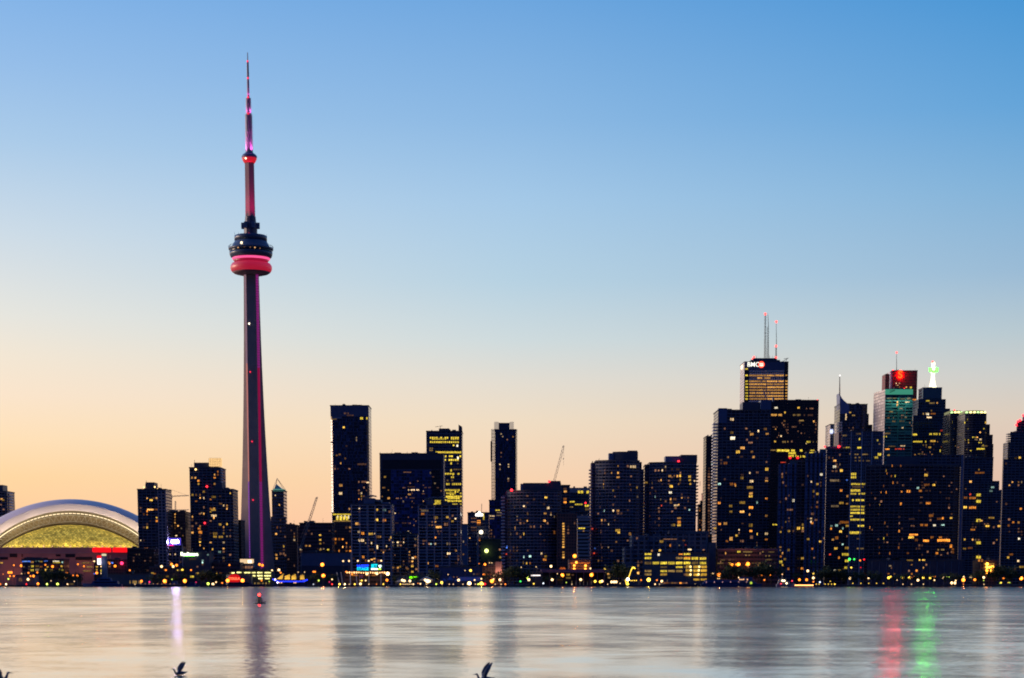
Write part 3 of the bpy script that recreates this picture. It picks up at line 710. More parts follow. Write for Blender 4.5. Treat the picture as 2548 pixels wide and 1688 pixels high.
b.block('crown', 822, 917, 1010.5, 1037, plain('crown_panel', (.075, .10, .19), .35), -.5, 3)
b.block('blue_shoulder', 826, 850, 1037, 1042, BLUE, -.4, 2)
b.row(823, 838, 1042.5, 6, 'D', 4); b.row(823, 846, 1039, 4, 'D', 5, skip=.3); b.row(888, 915, 1041.5, 6.5, 'Y', 4, skip=.15); b.row(862, 880, 1034, 4, 'd', 5, dy=-.6); b.row(856, 868, 1029, 4, 'd', 3, dy=-.6, skip=.3)
for x, y, w_, h, c in ((855.5, 1064, 5, 5, 'y'), (887, 1090, 2.5, 5, 'p'), (887, 1096, 2.5, 5, 'p'), (838, 1133.5, 5, 4, 'w'), (845.5, 1131.5, 6, 5, 'w'), (859, 1141, 4, 5, 'w'), (828.5, 1133, 4, 3, 'c'), (848, 1208, 9, 7, 'w'), (847.5, 1228, 9, 7, 'p'), (825, 1101.5, 4, 4, 'd')): b.win(x, y, w_, h, c)
b.row(889, 912, 1155.5, 5, 'd', 5); b.row(891, 912, 1199.5, 5, 'd', 4, skip=.3); b.row(912, 918, 1201, 4, 'p', 3)
b.wins(890, 915, 1210, 1246, 9, 'mix', 6, 7, 12); b.wins(830, 880, 1050, 1270, 8, 'dim', 7, 7, 13)
b = low('mid rise with a golden lit hall along its top floor', 826, 878, 1277, 2110, 30, FA['brick'], roof=True)
b.row(827.5, 876, 1280.5, 4.5, 'Y', 4.4, gap=.12); b.row(827.5, 876, 1290, 12, 'Y', 8, gap=.3, skip=.3); b.row(836, 872, 1287, 10, 'W', 9, gap=.65); b.row(827.5, 876, 1297, 3, 'D', 3)
b.wins(830, 876, 1308, 1376, 16, 'orange', 8, 9, 14)
b = office('broad office block framed in dark stone around a recessed blue glass face', 944.5, 1103.5, 1130, 2220, 44, NAVY)
b.block('top_band', 951, 1098, 1145, 1167, plain('dark_band', (.01, .012, .02), .4), -.3, 2)
b.block('glass_face', 972.5, 1074.5, 1169.5, None, FA['glassb'], -.7, 6)
b.block('left_strip', 949, 972, 1169.5, None, FA['black'], -.35, 4); b.block('right_strip', 1075, 1095, 1169.5, None, FA['black'], -.35, 4)
for x0, x1, y, h, c in ((1003, 1023, 1175.5, 2.6, 'd'), (1014, 1033, 1212, 3.4, 'd'), (1015, 1043, 1219.5, 3.4, 'p'), (994, 1009, 1214, 2.6, 'd'), (1055, 1072, 1213.5, 2.6, 'd'), (1015, 1022, 1230.5, 4, 'w'), (1013, 1032, 1239.5, 3, 'd'), (985, 1000, 1240.5, 2.6, 'd'), (982, 995, 1302, 3.5, 'd'), (1000, 1022, 1302, 3.5, 'd'), (1050, 1060, 1229, 3, 'd')): b.row(x0, x1, y, h, c, 3.4, dy=-.8, skip=.15)
b.wins(976, 1070, 1175, 1330, 24, 'dim', 4.5, 5, 15, dy=-.8)
for x, y, w_, h, c in ((958, 1187, 6, 5.5, 'y'), (955, 1214, 8, 3.5, 'w'), (966.5, 1220, 3, 3, 'w'), (967, 1240, 7, 5, 'w'), (951, 1236, 3, 4, 'w'), (1082, 1203, 4, 4, 'p'), (1078, 1187, 6, 3, 'd'), (1089, 1214, 6, 3.5, 'd'), (1098, 1222, 3, 3.5, 'd')): b.win(x, y, w_, h, c, -.4)
b.win(1003.5, 1248.5, 3.4, 5, 'p', -.8); b.win(1071, 1177.5, 3, 6, 'p', -.8)
for x in (946, 963, 973, 1013, 1034, 1044, 1058): b.mast(x, 1129, 1126.5 - (x % 3), .25)
b = office('tower full of bright yellow office floors with a pointed fin on its roof', 1060.5, 1149.5, 1074, 2420, 46, FA['office'])
b.block('mechanical_floor', 1092, 1118, 1066.5, 1074, NAVY, 6)
a, c = b.loc(1141, 1074), b.loc(1149.5, 1062); t = b.loc(1142, 1057)
MB().prism([(a.x, a.y - .4), (c.x, a.y - .4), (c.x, a.y + 20), (a.x, a.y + 20)], a.z - 1, c.z, True, True).face([(a.x, a.y - .4, c.z), (c.x, a.y - .4, c.z), (a.x, a.y - .4, t.z)]).face([(a.x, a.y + 20, c.z), (a.x, a.y + 20, t.z), (c.x, a.y + 20, c.z)]).face([(a.x, a.y - .4, t.z), (c.x, a.y - .4, c.z), (c.x, a.y + 20, c.z), (a.x, a.y + 20, t.z)]).build('roof_fin', NAVY, b.root)
mb = MB(); p = b.loc(1096, 1067, 8); q_ = b.loc(1096, 1061.5, 8); mb.bar(p, q_, .3, 4); mb.bar(b.loc(1083, 1062.6, 8), b.loc(1102, 1060, 8), .25, 4); mb.build('davit', DARK, b.root)
b.mast(1074.5, 1074, 1070, .6); b.mast(1126.5, 1074, 1070, .6)
for y, sk in ((1090, .1), (1092.5, .25), (1100.5, .1)): b.rows(1069, 1142, [y], 5, 'Y', pane=5.2, gap=.3, skip=sk)
b.row(1097, 1141, 1108.5, 4, 'Y', 5, skip=.6); b.row(1068, 1078, 1116, 4, 'D', 5); b.row(1135, 1141, 1109.5, 6, 'W', 6); b.row(1068, 1077, 1121, 4, 'D', 4)
b.row(1084, 1148, 1126, 5.5, 'Y', 4, gap=.1, skip=.05); b.row(1106, 1148, 1136, 5, 'Y', 5, skip=.25); b.row(1105, 1142, 1145, 5, 'Y', 5, skip=.12); b.row(1137, 1142, 1140, 8, 'W', 5)
for y in (1153, 1171): b.win(1122.5, y, 4, 7, 'Y')
b.row(1105, 1144, 1179.5, 5, 'Y', 6, skip=.45); b.row(1128, 1148, 1168.5, 3.5, 'D', 5); b.row(1122, 1130, 1188, 5, 'Y', 4); b.row(1105, 1140, 1196, 4, 'D', 6, skip=.2); b.row(1105, 1148, 1205, 5.5, 'Y', 5, skip=.1)
for y, sk, cc in ((1220, .1, 'Y'), (1228, .25, 'Y'), (1236, .1, 'Y'), (1240.5, .3, 'Y'), (1247, .15, 'Y'), (1256, .35, 'Y'), (1263, .7, 'D')): b.row(1105, 1149, y, 5, cc, 5, skip=sk)
b.wins(1106, 1148, 1150, 1320, 16, 'gold', 6, 7, 16); b.wins(1068, 1100, 1126, 1128, 3, 'gold', 6, 5, 17)
b = condo('apartment block with a white balcony grid and a curled roof, beside the golden hall', 873, 975, 1256, 1850, 34, FA['grid'])
b.block('penthouse', 905, 932, 1240, 1256, BLUE, 5); b.block('penthouse', 932, 948, 1243, 1256, CONC, 7); b.block('penthouse', 950, 968, 1250, 1256, BLUE, 3)
mb = MB(); pts = [(903, 1239), (915, 1236), (926, 1234), (936, 1236)]
for (xa, ya), (xb, yb) in zip(pts, pts[1:]):
    A, B_ = b.loc(xa, ya, 3), b.loc(xb, yb, 3); mb.face([A, B_, B_ + Vector((0, 18, 0)), A + Vector((0, 18, 0))]).face([A + Vector((0, 0, .8)), A + Vector((0, 18, .8)), B_ + Vector((0, 18, .8)), B_ + Vector((0, 0, .8))]).face([A, A + Vector((0, 0, .8)), B_ + Vector((0, 0, .8)), B_])
mb.build('curled_roof', BLUE, b.root)
b.fins((875, 896, 916, 935, 955, 974), 1258, None, 1.3, LILAC, .7)
for x0, x1, y, h, c in ((884, 892, 1303.5, 7, 'w'), (890, 896, 1324, 6, 'p'), (899, 906, 1327.5, 7, 'o'), (917, 928, 1329, 6, 'y'), (936, 948, 1336, 7, 'w'), (934, 941, 1294, 7, 'y'), (953, 961, 1294.5, 7, 'o'), (892, 906, 1345, 7, 'p'), (937, 941, 1362, 11, 'p'), (952, 961, 1269.5, 7, 'c'), (936, 941, 1269, 6, 'y'), (918, 930, 1368, 6, 'd'), (947, 960, 1370, 6, 'd'), (901, 907, 1386.5, 8, 'o'), (908, 912, 1396, 7, 'o'), (939, 945, 1396, 7, 'o'), (922, 928, 1393, 4, 'w'), (971, 975, 1338, 6, 'y')): b.row(x0, x1, y, h, c, 4)
b.wins(876, 973, 1262, 1410, 24, 'dim', 7, 7.6, 17)
b = condo('apartment block with white balcony grid under the yellow tower, lit rooftop room', 1040, 1146, 1258, 1852, 34, FA['grid'])
b.block('penthouse', 1060, 1080, 1243, 1258, BLUE, 5); b.block('penthouse', 1098, 1112, 1246, 1258, CONC, 7); b.block('penthouse', 1080, 1098, 1243, 1258, NAVY, 4)
b.row(1081.5, 1097, 1250, 12, 'Y', 5, gap=.15, dy=3.9); b.row(1079, 1086, 1256, 5, 'Y', 3)
mb = MB()
for xa, ya, xb, yb in ((1056, 1243, 1070, 1239), (1070, 1239, 1086, 1238), (1086, 1240, 1108, 1235), (1098, 1244, 1112, 1240)):
    A, B_ = b.loc(xa, ya, 2), b.loc(xb, yb, 2); mb.face([A, B_, B_ + Vector((0, 18, 0)), A + Vector((0, 18, 0))]).face([A + Vector((0, 0, .7)), A + Vector((0, 18, .7)), B_ + Vector((0, 18, .7)), B_ + Vector((0, 0, .7))]).face([A, A + Vector((0, 0, .7)), B_ + Vector((0, 0, .7)), B_])
mb.build('sail_roof', BLUE, b.root)
b.fins((1042, 1063, 1081, 1099, 1117, 1145), 1260, None, 1.3, LILAC, .7)
for x0, x1, y, h, c in ((1048, 1066, 1271, 6, 'p'), (1048, 1056, 1279.5, 6, 'o'), (1079, 1090, 1288, 7, 'y'), (1110, 1116, 1287.5, 6, 'y'), (1123, 1129, 1297.5, 5, 'y'), (1084, 1099, 1312, 6, 'w'), (1105, 1115, 1305, 8, 'd'), (1090, 1095, 1329, 6, 'd'), (1081, 1086, 1338, 5, 'o'), (1111, 1121, 1353.5, 7, 'p'), (1070, 1074, 1354, 4, 'c'), (1051, 1063, 1346, 4, 'd'), (1112, 1121, 1378, 6, 'p'), (1133, 1137, 1371, 5, 'w'), (1131, 1140, 1401, 4, 'd'), (1083, 1091, 1409, 5, 'o'), (1063, 1067, 1402, 5, 'w')): b.row(x0, x1, y, h, c, 4)
b.wins(1043, 1144, 1264, 1420, 20, 'dim', 7, 7.6, 18)
b = low('glassy lower wing with white floor lines between the two balcony grid blocks', 976, 1039, 1330, 1895, 30, FA['grid'])
b.wins(979, 1037, 1338, 1425, 24, 'dim', 7, 7.6, 19)
for x, y, c in ((1033, 1386.5, 'o'), (1027, 1389, 'p'), (1014, 1416, 'w'), (995, 1410.5, 'y'), (1026, 1409.5, 'y'), (1036, 1417, 'd'), (1026, 1423, 'y'), (967, 1379, 'd')): b.win(x, y, 6, 5, c)
b = tower('thin blue slab just right of the yellow tower', 1149, 1163, 1306, 2080, 26, BLUE)
b.wins(1150, 1162, 1320, 1400, 3, 'dim', 6, 8, 20)
b = office('dark mid rise with a blinding white rooftop sign', 1163.5, 1216, 1277, 2140, 34, FA['office'])
b.mast(1198.5, 1277, 1254, .3)
sg = emit('sign_white', (1, .93, .8), 3, 0); p = b.loc(1192.5, 1281.5)
MB().prism([(-4.2, -.6), (4.2, -.6), (4.2, .2), (-4.2, .2)], -1.4, 1.2, True, True).face([(-2.6, -.6, 1.2), (2.6, -.6, 1.2), (0, -.6, 4.2)]).face([(0, .2, 4.2), (2.6, .2, 1.2), (-2.6, .2, 1.2)]).face([(-2.6, -.6, 1.2), (0, -.6, 4.2), (0, .2, 4.2), (-2.6, .2, 1.2)]).face([(0, -.6, 4.2), (2.6, -.6, 1.2), (2.6, .2, 1.2), (0, .2, 4.2)]).build('roof_sign', sg, b.root, loc=p)
b.row(1201.5, 1205.5, 1286, 18, 'Y', 4)
for y in (1296, 1301, 1306, 1340, 1345): b.row(1187, 1196, y, 3.4, 'o', 3.5)
b.rows(1172, 1186, (1290, 1299, 1313, 1320), 3, ('d',), pane=3)
b.fins((1189,), 1330, None, 5, plain('grey_pier', (.3, .28, .3), .7), 1.5)
b.beacon(1197, 1324.5, 2.2, emit('wall_lamp', (1, .85, .6), 3, 0, False), dy=-3); b.wins(1166, 1214, 1300, 1400, 12, 'dim', 6, 7, 21)
b = office('slim tall tower with pale glass edges and a notched white crown', 1231.5, 1284, 1070, 2450, 36, FA['glass'])
wg, wnt, wb, wN, wL = nodes('clear_glass_fin'); tr = wN.new('ShaderNodeBsdfTransparent'); wmx = wN.new('ShaderNodeMixShader'); wmx.inputs[0].default_value = .75
wb.inputs['Base Color'].default_value = (.3, .3, .33, 1); wb.inputs['Roughness'].default_value = .1; tr.inputs['Color'].default_value = (.93, .93, .95, 1)
wL.new(wb.outputs[0], wmx.inputs[1]); wL.new(tr.outputs[0], wmx.inputs[2]); wL.new(wmx.outputs[0], wN['Material Output'].inputs['Surface'])
b.block('crown', 1241, 1268, 1052.5, 1070, NAVY, 2, 20); b.block('crown_fin', 1229.5, 1241, 1050, 1066, wg, 1, 20); b.block('crown_fin', 1268.5, 1278.5, 1050, 1070, wg, 1, 20)
b.block('edge_glazing', 1222.5, 1231, 1068, None, wg, 8, 1.0); b.block('edge_glazing', 1284.4, 1287, 1069, None, wg, 3, 1.0)
for ex0, ex1, dy_ in ((1222.5, 1231, 7.6), (1284.4, 1287, 2.6)):
    fb = MB(); A, B_ = b.loc(ex0, 1068, dy_), b.loc(ex1, 1068, dy_); z = 4.0
    fb.box(A.x, A.x + .3, A.y - .2, A.y + .2, 0, A.z).box(B_.x - .3, B_.x, A.y - .2, A.y + .2, 0, A.z)
    while z < A.z: fb.box(A.x, B_.x, A.y - .15, A.y + .15, z, z + .45); z += 4.0
    fb.build('edge_frame', DARK, b.root)
b.block('dark_bay', 1220.5, 1224.5, 1098, 1148, FA['black'], 5, 8)
for x, y, c in ((1247, 1080, 'p'), (1251, 1086.5, 'p'), (1276.5, 1087, 'w'), (1262, 1094, 'd'), (1247, 1137, 'd'), (1244, 1156, 'p'), (1265.5, 1156, 'p'), (1265.5, 1162, 'p'), (1244, 1168.5, 'p'), (1244.5, 1163, 'd'), (1265, 1191.5, 'p'), (1247, 1127, 'd'), (1265, 1197, 'd')): b.win(x, y, 3.6, 3.6, c)
b = office('blue grey block at the foot of the slim tower with striped lit floors', 1217, 1262, 1246, 2250, 40, FA['glassb'])
b.row(1233, 1247, 1270, 3.5, 'Y', 4, skip=.1); b.row(1236, 1248, 1276, 3, 'p', 4, skip=.2); b.row(1218, 1231, 1284.5, 3.4, 'p', 4); b.row(1235, 1248, 1283, 3, 'p', 4, skip=.2); b.row(1218, 1230, 1291, 3.4, 'p', 4, skip=.2)
b.wins(1219, 1248, 1300, 1340, 4, 'dim', 6, 7, 22)
b = low('low dark green block lit by one greenish lamp', 1195, 1249, 1343, 1930, 34, plain('dark_green_wall', (.05, .07, .06), .7))
b.beacon(1210.5, 1371, 2.0, emit('lamp_greenish', (.85, 1, .25), 3, 0, False), dy=-3, name='wall_lamp')
b.win(1245, 1387, 6, 6, 'y'); b.win(1244, 1368, 5, 5, 'd'); b.row(1211, 1235, 1401, 3, 'd', 6)
b = condo('curved apartment tower with white slab balconies down its left edge', 1262, 1395, 1222, 1850, 40, FA['condo'], curve=9)
b.block('penthouse', 1302, 1396, 1202, 1222, NAVY, 10, 18); b.block('penthouse', 1295, 1303, 1204, 1222, BLUE, 10, 14); b.block('penthouse', 1366, 1395, 1197, 1206, NAVY, 12, 14); b.block('lit_corner', 1288, 1299, 1223, 1231, WIN['Y'], 3.5, 4)
b.block('left_bay', 1250, 1263, 1232, None, FA['pink'], 9, 20); b.block('left_bay', 1259, 1264, 1222, 1232, CONC, 9, 14)
b.balc(1251.5, 1238, 1420, 8.2, 10, WHITE, 8, dy=6)
b.beacon(1273, 1220, 1.2, dy=0); b.beacon(1366, 1198, 1.1, dy=8)
for x0, x1, y, h, c in ((1262, 1268, 1247, 7, 'o'), (1279, 1287, 1262, 6, 'w'), (1292, 1299, 1262, 6, 'd'), (1307, 1313, 1262, 7, 'w'), (1311, 1323, 1279, 6, 'y'), (1310, 1319, 1296, 5, 'w'), (1355, 1362, 1238, 5, 'y'), (1351, 1357, 1255, 5, 'd'), (1361, 1367, 1264, 7, 'p'), (1353, 1360, 1278, 5, 'w'), (1369, 1373, 1281, 5, 'p'), (1352, 1358, 1296, 6, 'w'), (1281, 1286, 1315, 10, 'w'), (1302, 1308, 1329, 7, 'y'), (1270, 1278, 1329, 6, 'p'), (1377, 1382, 1325, 10, 'o'), (1342, 1347, 1329, 5, 'd'), (1302, 1308, 1386, 7, 'c'), (1316, 1322, 1385, 6, 'c'), (1311, 1319, 1370, 5, 'd'), (1345, 1350, 1378, 6, 'p'), (1355, 1361, 1385, 6, 'y'), (1351, 1360, 1393, 6, 'o'), (1301, 1306, 1401, 7, 'y'), (1309, 1315, 1402, 6, 'y'), (1317, 1321, 1402, 6, 'o'), (1264, 1269, 1296, 5, 'd')): b.row(x0, x1, y, h, c, 3.6)
b.wins(1266, 1392, 1230, 1400, 26, 'dim', 8, 8.2, 23)
for x, y, c in ((1262, 1359.5, 'b'), (1261, 1363, 'b'), (1260, 1379, 'r')): b.win(x, y, 3.5, 4, c, 4)
b = condo('narrow dark tower joined to the right of the curved balcony tower', 1396, 1418, 1209, 1905, 30, FA['condo2'])
b.block('glass_corner', 1372, 1396, 1206, None, FA['glassb'], 4, 10)
for x, y, c in ((1406, 1216.5, 'd'), (1406.5, 1223.5, 'w'), (1406, 1242, 'o'), (1406, 1250, 'o')): b.win(x, y, 8, 5.5, c)
b = tower('brown slab with one lit stair column running down its face', 1386, 1436, 1280, 1842, 26, FA['brick'])
for i in range(14):
    if i != 10: b.win(1402, 1303.5 + i * 6.45, 6, 4.6, 'A')
b.wins(1410, 1434, 1290, 1380, 4, 'dim', 7, 8, 24)
gar = emit('garage_glow', (1, .2, .03), .5, .5, False)
for x0, x1, y in ((1394, 1406, 1414), (1392, 1408, 1416)): b.row(x0, x1, y, 4, gar, 6)
b = low('open deck parking building glowing orange inside, under a star bright lamp', 1416, 1470, 1394, 1800, 36, plain('parking_concrete', (.22, .16, .15), .8))
for y in (1401.5, 1409, 1416.5): b.row(1419, 1468, y, 3.6, gar, 8, gap=.15)
for x, y in ((1429, 1407.5), (1434, 1400), (1429, 1416), (1457, 1408), (1456.5, 1416.5)): b.beacon(x, y, 1.1, emit('parking_lamp', (1, .3, .03), 5, 0), dy=-.8, name='ceiling_lamp')
b = office('distant office block with pale roof storey and yellow ribbons', 1415, 1468, 1216, 2350, 34, FA['teal'])
b.block('roof_storey', 1416, 1466, 1215, 1226, plain('pale_band', (.42, .36, .36), .6), -.5, 10)
b.row(1430, 1466, 1225, 8, 'Y', 7, skip=.3, dy=-.6); b.row(1417, 1430, 1249, 4, 'Y', 5); b.row(1430, 1450, 1255.5, 4, 'Y', 5); b.row(1418, 1426, 1262, 3, 'D', 4); b.row(1455, 1466, 1259, 6, 'Y', 5); b.row(1456, 1466, 1268, 6, 'D', 5); b.beacon(1457, 1252, .9, dy=-1)
b = tower('white banded slab half hidden beside the round fronted tower', 1437, 1474, 1288, 2150, 30, FA['band'])
b.block('roof_screen', 1436, 1474, 1284, 1291, plain('pale_band', (.42, .36, .36), .6), -.5, 10)
b.row(1439, 1456, 1315, 3.5, 'Y', 5); b.row(1450, 1454, 1322, 3, 'w', 4)
b = condo('apartment tower with a round penthouse and pinkish balconies on its left end', 1483, 1593, 1147, 1855, 40, FA['condo'], curve=7)
b.block('penthouse', 1526, 1588, 1124, 1147, NAVY, 8, 20, 3); b.block('penthouse', 1515, 1527, 1128, 1147, BLUE, 10, 14); b.block('penthouse', 1562, 1586, 1121.5, 1126, NAVY, 10, 14)
b.block('left_bay', 1471, 1484, 1152, None, FA['pink'], 8, 18); b.block('left_bay', 1479, 1484, 1148, 1152, CONC, 9, 14); b.block('right_bay', 1592, 1602, 1168, None, FA['condo2'], 8, 20); b.block('right_bay', 1590, 1597, 1150, 1168, FA['condo2'], 8, 16)
b.balc(1470, 1170, 1420, 8.3, 9, plain('balcony_pink', (.55, .42, .45), .6), 8, dy=6); b.mast(1489, 1147, 1141, .2, lean=3); b.mast(1474, 1153, 1148, .5)
for x0, x1, y, h, c in ((1568, 1583, 1161.5, 7, 'p'), (1493, 1501, 1172, 6, 'w'), (1504, 1509, 1170, 5, 'd'), (1534, 1542, 1188, 5, 'w'), (1502, 1509, 1197, 7, 'd'), (1501, 1508, 1205, 6, 'w'), (1501, 1508, 1213, 6, 'y'), (1524, 1541, 1221, 6, 'y'), (1537, 1541, 1213, 6, 'd'), (1492, 1500, 1229, 5, 'd'), (1503, 1509, 1271, 6, 'c'), (1524, 1531, 1271, 6, 'p'), (1534, 1541, 1271.5, 6, 'w'), (1524, 1542, 1256, 6, 'd'), (1493, 1499, 1262, 5, 'd'), (1513, 1521, 1305, 7, 'p'), (1531, 1543, 1320, 7, 'y'), (1536, 1543, 1325.5, 6, 'y'), (1495, 1500, 1323, 10, 'd'), (1565, 1571, 1329, 8, 'w'), (1495, 1500, 1355, 7, 'd'), (1531, 1536, 1349, 5, 'w'), (1584, 1588, 1213, 7, 'y'), (1565, 1569, 1246, 6, 'd'), (1566, 1570, 1206, 6, 'd'), (1503, 1507, 1416, 6, 'y')): b.row(x0, x1, y, h, c, 3.6)
b.wins(1486, 1590, 1156, 1400, 30, 'dim', 8, 8.3, 25)
for x, y, c in ((1480.5, 1365, 'b'), (1478, 1377, 'r'), (1474, 1316, 'r')): b.win(x, y, 4, 4, c, 4)
b = condo('apartment tower with a stepped top, second of the round fronted pair', 1617, 1735, 1152, 1862, 40, FA['condo'], curve=6)
b.block('penthouse', 1656, 1693, 1135.5, 1152, BLUE, 8, 18); b.block('penthouse', 1694, 1735, 1132, 1152, NAVY, 6, 22); b.block('left_bay', 1604, 1640, 1156, None, FA['condo2'], 9, 22); b.block('penthouse', 1641, 1656, 1150, 1153, NAVY, 10, 14)
b.balc(1605, 1198, 1330, 8.2, 5, plain('balcony_pink', (.55, .42, .45), .6), 8, dy=7); b.balc(1736.5, 1160, 1290, 8.2, 4, CONC, 10, dy=6)
b.beacon(1688.5, 1149, 1.1, dy=4); b.mast(1742, 1210, 1198, .2)
for x0, x1, y, h, c in ((1682, 1691, 1168, 6, 'd'), (1670, 1675, 1168, 6, 'd'), (1691, 1695, 1177, 5, 'd'), (1663, 1674, 1185, 6, 'w'), (1676, 1680, 1185, 5, 'w'), (1683, 1688, 1185, 6, 'w'), (1690, 1695, 1184, 7, 'y'), (1690, 1695, 1194, 7, 'y'), (1690, 1695, 1202, 5, 'd'), (1713, 1720, 1186, 6, 'y'), (1714, 1720, 1194.5, 6, 'y'), (1716, 1721, 1204, 5, 'y'), (1644, 1650, 1195, 6, 'w'), (1604, 1613, 1200.5, 5, 'y'), (1623, 1630, 1202, 7, 'y'), (1666, 1674, 1210.5, 7, 'y'), (1618, 1626, 1227, 6, 'o'), (1664, 1672, 1226, 6, 'W'), (1630, 1642, 1236, 6, 'c'), (1643, 1653, 1243, 5, 'p'), (1667, 1671, 1242.5, 6, 'w'), (1675, 1683, 1242.5, 6, 'd'), (1666, 1673, 1251, 6, 'w'), (1645, 1653, 1258.5, 5, 'r'), (1677, 1688, 1258, 5, 'p'), (1617, 1624, 1284, 6, 'o'), (1630, 1644, 1299.5, 6, 'w'), (1685, 1695, 1290, 5, 'w'), (1686, 1694, 1300, 8, 'o'), (1674, 1680, 1307, 7, 'y'), (1685, 1694, 1307, 6, 'y'), (1714, 1718, 1269, 5, 'c')): b.row(x0, x1, y, h, c, 3.6)
b.wins(1620, 1733, 1158, 1320, 30, 'dim', 8, 8.2, 26)
b = tower('thin dark slab seen edge on behind the biggest balcony tower', 1757, 1782, 1087, 2450, 34, FA['black'])
b.rows(1761, 1767, range(1166, 1340, 7), 5, ('d',), pane=6); b.win(1774, 1155, 8, 2.6, 'c'); b.win(1775, 1149, 6, 2.4, 'c')
b = office('far stepped block with a glowing red sign on its corner', 1751, 1762, 1228, 2600, 30, FA['red'])
b.block('step', 1743, 1756, 1246, None, FA['black'], -2, 14); b.block('step', 1737, 1745, 1255, None, FA['black'], -4, 10)
p = b.loc(1756, 1236.5); MB().box(-1.9, 1.9, -.6, .3, -4.8, 4.8).build('sign_panel', emit('sign_red_far', (1, .004, .008), 1.6, 0), b.root, loc=p)
b.wins(1738, 1750, 1262, 1340, 8, 'orange', 5, 6, 27, dy=-4.2)
# big balcony tower and the banks
b = condo('biggest apartment tower, white slab balconies fringing its whole left edge', 1787, 1917, 1022, 1905, 42, FA['condo2'])
b.block('crown', 1788, 1809, 1016, 1053, plain('crown_blue', (.07, .12, .24), .35), -.6, 8); b.block('crown', 1848, 1893, 1001, 1022, NAVY, 6, 24); b.block('crown', 1893, 1919, 996, 1030, plain('crown_blue', (.07, .12, .24), .35), 2, 20); b.block('crown', 1923, 1927, 989, 1000, CONC, 4, 5); b.block('right_bay', 1890, 1919, 1028, None, FA['condo2'], -1.2, 12)
b.balc(1781, 1055, 1330, 7.75, 13, WHITE, 12, dy=3, th=.55)
for i, y in enumerate(range(1050, 1372, 8)): pass
for x0, x1, y, h, c in ((1817, 1826, 1044, 7, 'p'), (1817, 1825, 1077, 7, 'y'), (1817, 1829, 1091, 9, 'W'), (1831, 1841, 1125, 8, 'y'), (1800, 1810, 1153, 8, 'o'), (1842, 1853, 1115, 7, 'w'), (1866, 1875, 1081, 7, 'w'), (1885, 1897, 1073, 6, 'p'), (1862, 1873, 1102, 5, 'd'), (1856, 1861, 1095, 6, 'd'), (1900, 1908, 1068, 6, 'w'), (1905, 1913, 1080, 5, 'w'), (1868, 1874, 1125, 6, 'w'), (1841, 1849, 1137, 5, 'd'), (1809, 1814, 1138, 5, 'w'), (1888, 1894, 1147, 7, 'o'), (1904, 1912, 1168, 8, 'y'), (1905, 1910, 1150, 5, 'd'), (1843, 1850, 1182, 5, 'd'), (1842, 1850, 1190, 8, 'y'), (1816, 1824, 1205, 7, 'o'), (1826, 1831, 1205.5, 6, 'o'), (1865, 1875, 1198, 7, 'p'), (1858, 1874, 1213.5, 7, 'y'), (1904, 1911, 1190, 5, 'd'), (1904, 1911, 1197, 5, 'w'), (1864, 1873, 1228, 6, 'w'), (1863, 1873, 1235, 7, 'y'), (1786, 1794, 1205, 6, 'c'), (1882, 1896, 1250.5, 7, 'c'), (1840, 1854, 1251, 7, 'y'), (1814, 1822, 1259.5, 7, 'y'), (1815, 1822, 1274, 6, 'y'), (1841, 1852, 1274, 6, 'w'), (1863, 1874, 1263.5, 7, 'o'), (1886, 1892, 1271, 5, 'o'), (1786, 1793, 1252, 6, 'o'), (1904, 1910, 1241, 5, 'o'), (1904, 1910, 1284, 6, 'w'), (1863, 1867, 1281, 6, 'w'), (1863, 1873, 1307.5, 9, 'y'), (1800, 1810, 1303, 7, 'w'), (1787, 1794, 1304, 6, 'o'), (1830, 1836, 1333, 6, 'y'), (1883, 1892, 1329.5, 7, 'y'), (1903, 1911, 1328.5, 7, 'p'), (1865, 1872, 1322, 6, 'o'), (1815, 1823, 1341, 10, 'w'), (1841, 1851, 1347, 6, 'd'), (1903, 1910, 1343, 5, 'o'), (1806, 1812, 1347, 5, 'o'), (1922, 1934, 1306, 4, 'Y'), (1866, 1874, 1337, 9, 'd'), (1881, 1893, 1176, 5, 'd'), (1776, 1783, 1315, 5, 'y')):
    b.row(x0, x1, y, h, c, 4, dy=-1.3 if x0 > 1889 else 0)
b.wins(1790, 1915, 1055, 1370, 28, 'dim', 8.4, 7.75, 28)
